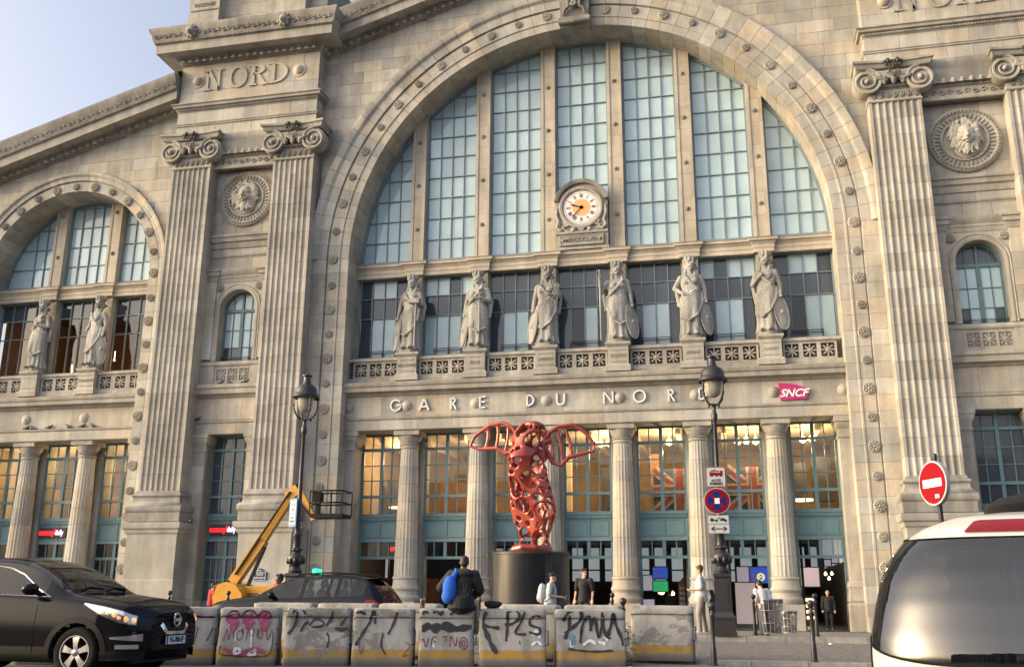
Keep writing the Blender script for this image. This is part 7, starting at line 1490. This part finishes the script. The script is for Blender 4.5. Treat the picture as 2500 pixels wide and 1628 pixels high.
rl.build('basket_rail', 'lift_dark', bk, 60, fix=False); MB().box(.02, .32, -.35, .05, .62, .98).build('control_box', 'lift_dark', bk); MB().box(.1, .24, -.2, .0, .14, .62).build('control_stand', 'lift_dark', bk)
# ------------------------------------------------------------------ people
plain('skin_light', (.48, .29, .21), .55); plain('skin_dark', (.10, .055, .035), .5); plain('hair_brown', (.10, .045, .02), .6, noise=.4, nscale=60); plain('hair_black', (.012, .010, .009), .6, noise=.4, nscale=60)
for nm_, c_ in (('cloth_black', (.010, .010, .012)), ('cloth_charcoal', (.03, .03, .034)), ('cloth_white', (.46, .47, .50)), ('cloth_grey', (.38, .40, .42)), ('cloth_khaki', (.27, .25, .225)), ('cloth_red', (.30, .02, .02)), ('cloth_orange', (.50, .07, .02)), ('cloth_blue', (.012, .10, .50)), ('cloth_turquoise', (.05, .35, .50)), ('cloth_denim', (.05, .07, .11)), ('cloth_beige', (.40, .31, .20))): plain(nm_, c_, .85, noise=.18, nscale=14, bump=.2)
def hand_prims(m, w, d, side, up=Vector((0, 0, 1)), curl=.5):
    """palm, four unequal bent fingers and a thumb leaving the side of the palm"""
    d = d.normalized(); s = d.cross(up).normalized()*side; n = s.cross(d).normalized(); c = w+d*.045
    m.cap(w, w+d*.03, .026, .03, 8); m.obox(c, (.045, .040, .014), Matrix((d, s, n)).transposed())
    for k, (ln, off) in enumerate(((.068, .030), (.078, .010), (.072, -.010), (.056, -.029))):
        b = w+d*.088+s*off; k1 = b+(d*math.cos(curl*.6)-n*math.sin(curl*.6))*ln*.55; k2 = k1+(d*math.cos(curl*1.7)-n*math.sin(curl*1.7))*ln*.5; m.cap(b, k1, .0105, .0095, 7); m.cap(k1, k2, .0095, .0085, 7)
    t0 = w+d*.03+s*.036; t1 = t0+(d*.6+s*.7-n*.3).normalized()*.036; t2 = t1+(d*.9+s*.1-n*.5).normalized()*.03; m.cap(t0, t1, .014, .012, 7); m.cap(t1, t2, .012, .010, 7)
def head_prims(m, c, f, up):
    f = f.normalized(); s = f.cross(up).normalized(); rt_ = Matrix((s, f, up)).transposed(); P = lambda a, b, z: c+s*a+f*b+up*z
    m.ell(c+up*.02, (.076, .095, .105), 16, 12, rt_); m.ell(P(0, .035, -.055), (.056, .055, .06), 12, 10, rt_); m.cap(P(0, .09, .02), P(0, .112, -.022), .010, .016, 8); m.ell(P(0, .085, -.062), (.026, .014, .010), 8, 6, rt_); m.ell(P(0, .075, -.098), (.026, .022, .018), 8, 6, rt_)
    for q in (-1, 1): m.ell(P(q*.078, -.005, .0), (.014, .022, .034), 8, 6, rt_); m.ell(P(q*.032, .083, .03), (.024, .012, .009), 8, 6, rt_); m.ell(P(q*.034, .078, .008), (.014, .012, .010), 8, 6, rt_)
def hair_prims(m, c, f, up, vol=1.0, low=-.01, seed=0):
    f = f.normalized(); s = f.cross(up).normalized(); rt_ = Matrix((s, f, up)).transposed(); rr = random.Random(seed)
    m.ell(c+up*.045-f*.018, (.086*vol, .098*vol, .092*vol), 14, 10, rt_); m.ell(c-f*.045+up*low, (.078, .058, .075), 12, 8, rt_)
    for k in range(14 if vol > 1 else 0): a = rr.uniform(-1.2, 4.3); m.cap(c+up*.09+s*.06*math.cos(a)+f*.06*math.sin(a), c+up*.115*vol+s*.085*math.cos(a)+f*.085*math.sin(a), .022, .014, 6)
def person(loc, rz, label, J, skin, parts, head_f=Vector((0, 1, 0)), hair=('hair_black', 1.0), hands=(('L', .6), ('R', .6)), vox=.0125, hair_up=None, hold=None):
    """J: joints in local metres (x right, y the way the person faces). One continuous body; clothes and hair are its children"""
    o = empty('person', loc, rz, label=label, cat='person'); V = {k: Vector(v) for k, v in J.items()}; b = MB(); up = (V['head']-V['neck']).normalized()
    b.cap(V['pelvis'], V['chest'], .125, .13, 12); b.ell(V['chest']+Vector((0, 0, .02)), (.17, .105, .15), 14, 10); b.ell(V['pelvis'], (.16, .115, .11), 14, 8); b.cap(V['chest'], V['neck'], .09, .058, 10); b.cap(V['neck'], V['head'], .056, .055, 10); head_prims(b, V['head'], head_f, up)
    for s in 'LR':
        b.cap(V['sh'+s], V['el'+s], .052, .042, 10); b.cap(V['el'+s], V['ha'+s], .041, .027, 10); b.cap(V['chest']+Vector((0, 0, .08)), V['sh'+s], .07, .056, 10)
        b.cap(V['hip'+s], V['kn'+s], .085, .058, 10); b.cap(V['kn'+s], V['an'+s], .057, .036, 10); b.cap(V['an'+s], V['toe'+s], .04, .03, 8)
        d = V['ha'+s]-V['el'+s]; hand_prims(b, V['ha'+s], d, 1 if s == 'L' else -1, Vector((0, 0, 1)) if abs(d.normalized().z) < .9 else Vector((0, 1, 0)), dict(hands).get(s, .6))
    body = blob(b, 'body', skin, o, vox, 2)
    for nm_, mt, fn, vx in parts:
        m = MB(); fn(m, V); blob(m, nm_, mt, o, vx or vox, 2)
    if hair: m = MB(); hair_prims(m, V['head'], head_f, hair_up or up, hair[1]); blob(m, 'hair', hair[0], o, .010, 1)
    if hold: hold(o, V)
    return o
def top(sl=.5, g=.018, hem=-.06, loose=.0):        # shirt with sleeves ending at a share of the arm
    def f(m, V):
        m.cap(V['pelvis']+Vector((0, 0, hem+.10)), V['chest'], .135+g+loose, .135+g, 14); m.ell(V['chest']+Vector((0, 0, .02)), (.175+g, .11+g, .155+g*.5), 14, 10); m.lathe([(.155+g+loose, 0), (.15+g+loose, .2)], V['pelvis'].x, V['pelvis'].y, V['pelvis'].z+hem, 16); m.cap(V['chest']+Vector((0, 0, .10)), V['neck']-Vector((0, 0, .035)), .085, .066, 10)
        for s in 'LR':
            m.cap(V['chest']+Vector((0, 0, .08)), V['sh'+s], .075, .063+g*.6, 10); L_ = min(sl, .5)*2; e = V['sh'+s].lerp(V['el'+s], L_); m.cap(V['sh'+s], e, .058+g, .050+g, 10)
            if sl > .5: m.cap(V['el'+s], V['el'+s].lerp(V['ha'+s], (sl-.5)*2), .046+g, .034+g, 10)
    return f
def trousers(g=.014, leg=1.0):
    def f(m, V):
        m.ell(V['pelvis']+Vector((0, 0, .0)), (.165+g, .12+g, .12), 14, 8)
        for s in 'LR': m.cap(V['hip'+s], V['kn'+s], .09+g, .064+g, 12); m.cap(V['kn'+s], V['kn'+s].lerp(V['an'+s], leg), .062+g, .048+g, 12)
    return f
def shoes(m, V):
    for s in 'LR':
        a, t = V['an'+s], V['toe'+s]; d = (t-a); d.z = 0; d = d.normalized(); z0 = t.z-.005; m.cap(a+Vector((0, 0, -.035)), t, .046, .040, 10); m.cap(Vector((a.x, a.y, z0))-d*.06, Vector((t.x, t.y, z0))+d*.03, .040, .036, 10)
def stand(h=1.76, sway=0, armL=None, armR=None, step=.0, lean=0):
    k = h/1.76; J = dict(pelvis=(0, 0, .94), chest=(0, lean*.5, 1.30), neck=(0, lean*.8, 1.50), head=(0, lean*1.2+.015, 1.635), shL=(-.195, lean*.7, 1.43), shR=(.195, lean*.7, 1.43), hipL=(-.09, 0, .90), hipR=(.09, 0, .90), knL=(-.10, .03+step, .50), knR=(.10, .03-step, .50), anL=(-.11, step*1.2, .09), anR=(.11, -step*1.6, .09), toeL=(-.12, .15+step*1.2, .035), toeR=(.12, .15-step*1.6, .035),
                         elL=(-.25, -.02, 1.14), haL=(-.26, .08, .90), elR=(.25, -.02, 1.14), haR=(.26, .08, .90))
    if armL: J['elL'], J['haL'] = armL
    if armR: J['elR'], J['haR'] = armR
    return {a: tuple(q*k for q in v) for a, v in J.items()}
# person in white looking at a phone, facing left
def phone(o, V): MB().obox((V['haL']+V['haR'])/2+Vector((0, .10, .05)), (.038, .006, .075), Matrix.Rotation(R(-55), 3, 'X')).build('phone', 'iron_black', o)
person((5.86, -17.40, .40), R(90), 'person in white T-shirt and pale trousers looking at a phone by the lamp post', stand(1.80, armL=((-.22, -.02, 1.16), (-.07, .22, 1.14)), armR=((.22, -.02, 1.16), (.06, .24, 1.13)), step=.05), 'skin_light',
       [('t_shirt', 'cloth_white', top(.42, .022, -.10), None), ('trousers', 'cloth_khaki', trousers(.018), None), ('shoes', 'cloth_white', shoes, None)], Vector((0, 1, -.35)), ('hair_brown', 1.06), hold=phone)
# dark bag hanging behind that person
o = empty('shoulder_bag', (6.20, -17.25, .40), label='dark bag hanging behind the person in white', cat='bag'); m = MB(); m.ell((0, 0, .62), (.16, .17, .38), 14, 10); m.cap((0, 0, .9), (-.06, 0, 1.12), .07, .05, 8); m.ell((.02, 0, .28), (.12, .14, .12), 12, 8); blob(m, 'bag_body', 'cloth_black', o, .02, 3)
# person in black T-shirt before the doors
person((2.62, -17.2, gz(-17.2)), R(168), 'person in black T-shirt standing right of the dark drum', stand(1.76), 'skin_light', [('t_shirt', 'cloth_black', top(.42, .020, -.10), None), ('trousers', 'cloth_charcoal', trousers(.018), None), ('shoes', 'cloth_black', shoes, None)], Vector((-.75, .65, -.1)), ('hair_black', 1.05))
# person with cap and backpack, facing right
def cap_bp(o, V):
    h = V['head']; m = MB(); m.ell(h+Vector((0, -.005, .065)), (.092, .108, .075), 14, 10); m.obox(h+Vector((0, .14, .05)), (.07, .07, .010), Matrix.Rotation(R(-14), 3, 'X')); blob(m, 'cap', 'cloth_black', o, .010, 1)
    m = MB(); m.ell(V['chest']+Vector((.0, -.24, -.08)), (.17, .12, .27), 14, 10); m.ell(V['chest']+Vector((0, -.32, -.18)), (.13, .07, .13), 12, 8); blob(m, 'backpack', 'cloth_grey', o, .018, 3)
    for s in 'LR': sx = V['sh'+s].x*.7; MB().tube([(sx, -.16, 1.36), (sx, -.02, 1.47), (sx, .13, 1.36), (sx*1.1, .12, 1.15), (sx*1.2, -.12, 1.0)], .024, 7, squash=.5).build('strap', 'cloth_turquoise', o, 60)
    MB().tube([(-.10, .14, 1.2), (-.17, .12, .95), (-.19, .02, .80)], .022, 7, squash=.5).build('strap', 'cloth_turquoise', o, 60); m = MB(); m.ell((-.22, -.08, .90), (.06, .12, .15), 10, 8); blob(m, 'hip_bag', 'cloth_charcoal', o, .015, 2)
person((1.95, -18.9, .225), R(-90), 'person with black cap and grey backpack walking before the dark drum', stand(1.74, armL=((-.23, .02, 1.16), (-.10, .30, 1.12)), armR=((.23, .02, 1.16), (.10, .32, 1.13)), step=.12, lean=.05), 'skin_light',
       [('t_shirt', 'cloth_grey', top(.40, .022, -.08), None), ('trousers', 'cloth_charcoal', trousers(.018), None), ('shoes', 'cloth_black', shoes, None)], Vector((0, 1, -.45)), None, hold=cap_bp)
# seated person with blue bag, back to the street
SJ = dict(pelvis=(0, 0, .10), chest=(0, .06, .44), neck=(0, .09, .66), head=(.01, .13, .79), shL=(-.21, .07, .58), shR=(.21, .07, .58), hipL=(-.10, .04, .08), hipR=(.10, .04, .08), knL=(-.15, .48, .08), knR=(.15, .48, .08), anL=(-.16, .52, -.36), anR=(.16, .52, -.36), toeL=(-.17, .64, -.42), toeR=(.17, .64, -.42), elL=(-.40, .10, .36), haL=(-.22, .32, .22), elR=(.30, .12, .32), haR=(.12, .38, .20))
def bluebag(o, V):
    m = MB(); m.ell((-.20, -.15, .33), (.13, .10, .24), 14, 10); m.ell((-.23, -.14, .20), (.12, .09, .13), 12, 8); m.cap((-.16, -.12, .50), (-.10, -.08, .62), .07, .035, 8); blob(m, 'blue_bag', 'cloth_blue', o, .015, 3); MB().tube([(-.10, -.10, .60), (-.12, -.02, .68), (-.13, .12, .62), (-.14, .18, .45)], .022, 7).build('strap', 'cloth_blue', o, 60)
def jacket(m, V):
    top(1.0, .040, -.10, .03)(m, V); m.ell((0, .0, .02), (.27, .18, .10), 16, 8); m.ell((.0, .02, .60), (.22, .13, .09), 14, 8); m.cap((-.10, .0, .63), (.10, .0, .63), .06, .06, 8)
    rr = random.Random(3)
    for k in range(9): x = rr.uniform(-.2, .2); m.cap((x, -.15, rr.uniform(.1, .3)), (x+rr.uniform(-.1, .1), -.155, rr.uniform(.3, .5)), .015, .012, 6)
person((2.02, -27.98, 1.118), R(6), 'person in black jacket with blue drawstring bag sitting on a barrier, back turned', SJ, 'skin_dark', [('jacket', 'cloth_black', jacket, .016), ('trousers', 'cloth_beige', trousers(.022), .016), ('shoes', 'cloth_black', shoes, .016)], Vector((0, 1, -.25)), ('hair_black', .96), hands=(('L', .9), ('R', .9)))
bpy.data.objects  # keep order
o = [q for q in C.objects if q.name.startswith('person')][-1]
sb_ = [q for q in C.objects if q.get('label', '').startswith('person in black jacket')][0]; bluebag(sb_, {k: Vector(v) for k, v in SJ.items()})
# stooping person behind the bin, worker in red by the lift, person in orange behind the taxi, traveller in the doorway
person((7.55, -15.6, gz(-15.6)), R(20), 'person in white top stooping behind the tall wire bin', {**stand(1.5, lean=.22), }, 'skin_light', [('t_shirt', 'cloth_white', top(.42, .022, -.08), .016), ('trousers', 'cloth_denim', trousers(.016), .016), ('shoes', 'cloth_black', shoes, .016)], Vector((0, 1, -.8)), ('hair_black', 1.0))
person((-13.35, -9.2, gz(-9.2)), R(-40), 'person in red jacket standing beside the yellow lift', stand(1.62), 'skin_light', [('jacket', 'cloth_red', top(.95, .035, -.12), .016), ('trousers', 'cloth_denim', trousers(.016), .016), ('shoes', 'cloth_black', shoes, .016)], Vector((.3, 1, 0)), ('hair_black', 1.0))
person((-5.05, -20.6, .215), R(150), 'person in orange vest standing behind the dark taxi', stand(1.66), 'skin_dark', [('vest', 'cloth_orange', top(.42, .03, -.10), .016), ('trousers', 'cloth_denim', trousers(.016), .016), ('shoes', 'cloth_black', shoes, .016)], Vector((.2, 1, -.2)), ('hair_black', 1.1))
person((10.75, 1.2, .01), R(180), 'dark-clothed traveller in the rightmost doorway', stand(1.74), 'skin_light', [('jacket', 'cloth_black', top(.95, .03, -.12), .02), ('trousers', 'cloth_black', trousers(.016), .02), ('shoes', 'cloth_black', shoes, .02)], Vector((0, 1, 0)), ('hair_black', 1.0), vox=.016)
for (x, y, rz, l) in ((3.6, 5.2, 40, 'dark figure inside the hall by the green screen'), (-6.6, 4.6, 100, 'dark figure inside the second doorway from the left'), (5.3, 6.5, 200, 'dark figure inside the hall beside the tower display')):
    person((x, y, .03), R(rz), l, stand(1.72, step=.1), 'skin_light', [('coat', 'cloth_charcoal', top(.95, .03, -.2), .02), ('trousers', 'cloth_black', trousers(.016), .02)], Vector((0, 1, 0)), ('hair_black', 1.0), vox=.018)

# ------------------------------------------------------------------ small things on the barriers and the ground
clear_glass('cup_clear', (.9, .9, .9), .05); plain('beer_amber', (.45, .12, .02), .2); plain('foam_white', (.7, .68, .62), .8)
o = empty('beer_cup', (1.30, -28.02, 1.117), label='plastic cup of amber beer standing on the barrier', cat='cup'); MB().lathe([(.034,0),(.036,.005),(.047,.175),(.045,.175),(.034,.01),(.01,.008)], 0, 0, 0, 18).build('cup', 'cup_clear', o, 40); MB().lathe([(.001,.012),(.033,.012),(.0425,.135),(.001,.135)], 0, 0, 0, 18).build('beer', 'beer_amber', o, 40); MB().lathe([(.001,.136),(.0425,.136),(.044,.158),(.001,.16)], 0, 0, 0, 18).build('foam', 'foam_white', o, 40)
o = empty('black_bag', (2.50, -27.62, 1.117), R(14), label='crumpled black bag lying on the barrier beside the seated person', cat='bag'); m = MB(); m.ell((0, 0, .07), (.16, .13, .07), 14, 8); m.ell((-.07, .02, .09), (.09, .08, .05), 12, 8); m.ell((.09, -.03, .08), (.08, .07, .05), 12, 8); blob(m, 'bag_body', 'cloth_black', o, .012, 2); MB().tube([(-.10, -.08, .08), (-.05, -.13, .13), (.04, -.12, .10)], .01, 6).build('strap', 'cloth_black', o, 60)
rr = random.Random(11)
for k, (x, y, l) in enumerate(((4.98, -27.9, 'white scrap of paper at the foot of the lone barrier'), (9.05, -18.6, 'white scrap on the cobbles before the rightmost door'), (5.25, -19.4, 'small white scrap on the cobbled lane near the white-shoed person'))):
    p = MB(); p.loft([[(q*math.cos(a)*(1+.2*rr.uniform(-1, 1)), q*.7*math.sin(a), z) for a in np.linspace(0, 2*PI, 9, endpoint=False)] for q, z in ((.05, 0), (.055, .02), (.03, .035))]); p.build('paper_scrap', 'white_paint', None, 40, loc=(x, y, .155 if y < -26 else .235), label=l, cat='litter')

# ------------------------------------------------------------------ houses across the street, behind the camera (seen only in reflections)
plain('haussmann_stone', (.36, .33, .28), .9, noise=.15, nscale=.6); plain('zinc_roof', (.13, .145, .16), .5, noise=.15, nscale=.5)
for i, (x0, x1, h, l) in enumerate(((-46, -22, 17, 'pale corner house across the street mirrored in the glazing'), (-21.5, 1, 19.5, 'tall pale house with zinc mansard across the street'), (1.5, 22, 18, 'pale house facing the clock across the street'), (22.5, 50, 19, 'wide pale house across the street beyond the white car'))):
    hb = empty('apartment_house', ((x0+x1)/2, -122, .1), label=l, cat='building', group='houses across the street'); w = (x1-x0)/2
    MB().box(-w, w, -8, 8, 0, h).build('wall', 'haussmann_stone', hb); MB().loft([[(-w, -8, h), (w, -8, h), (w, 8.2, h), (-w, 8.2, h)], [(-w+.5, -6, h+4), (w-.5, -6, h+4), (w-.5, 6, h+4), (-w+.5, 6, h+4)]]).build('roof', 'zinc_roof', hb)
    for ch in (-w*.6, w*.5): MB().box(ch-.8, ch+.8, -1, 1, h+3.9, h+6).build('chimney', 'haussmann_stone', hb)
    wm = MB().box(-.55, .55, 0, .06, 0, 2.2).mesh('window'); n = int(2*w/2.6)
    for r_ in range(5):
        for k in range(n): put('window', wm, 'glass_slate', hb, (-w+(k+.5)*2*w/n, 8.0, 1.2+r_*(h-1)/5))
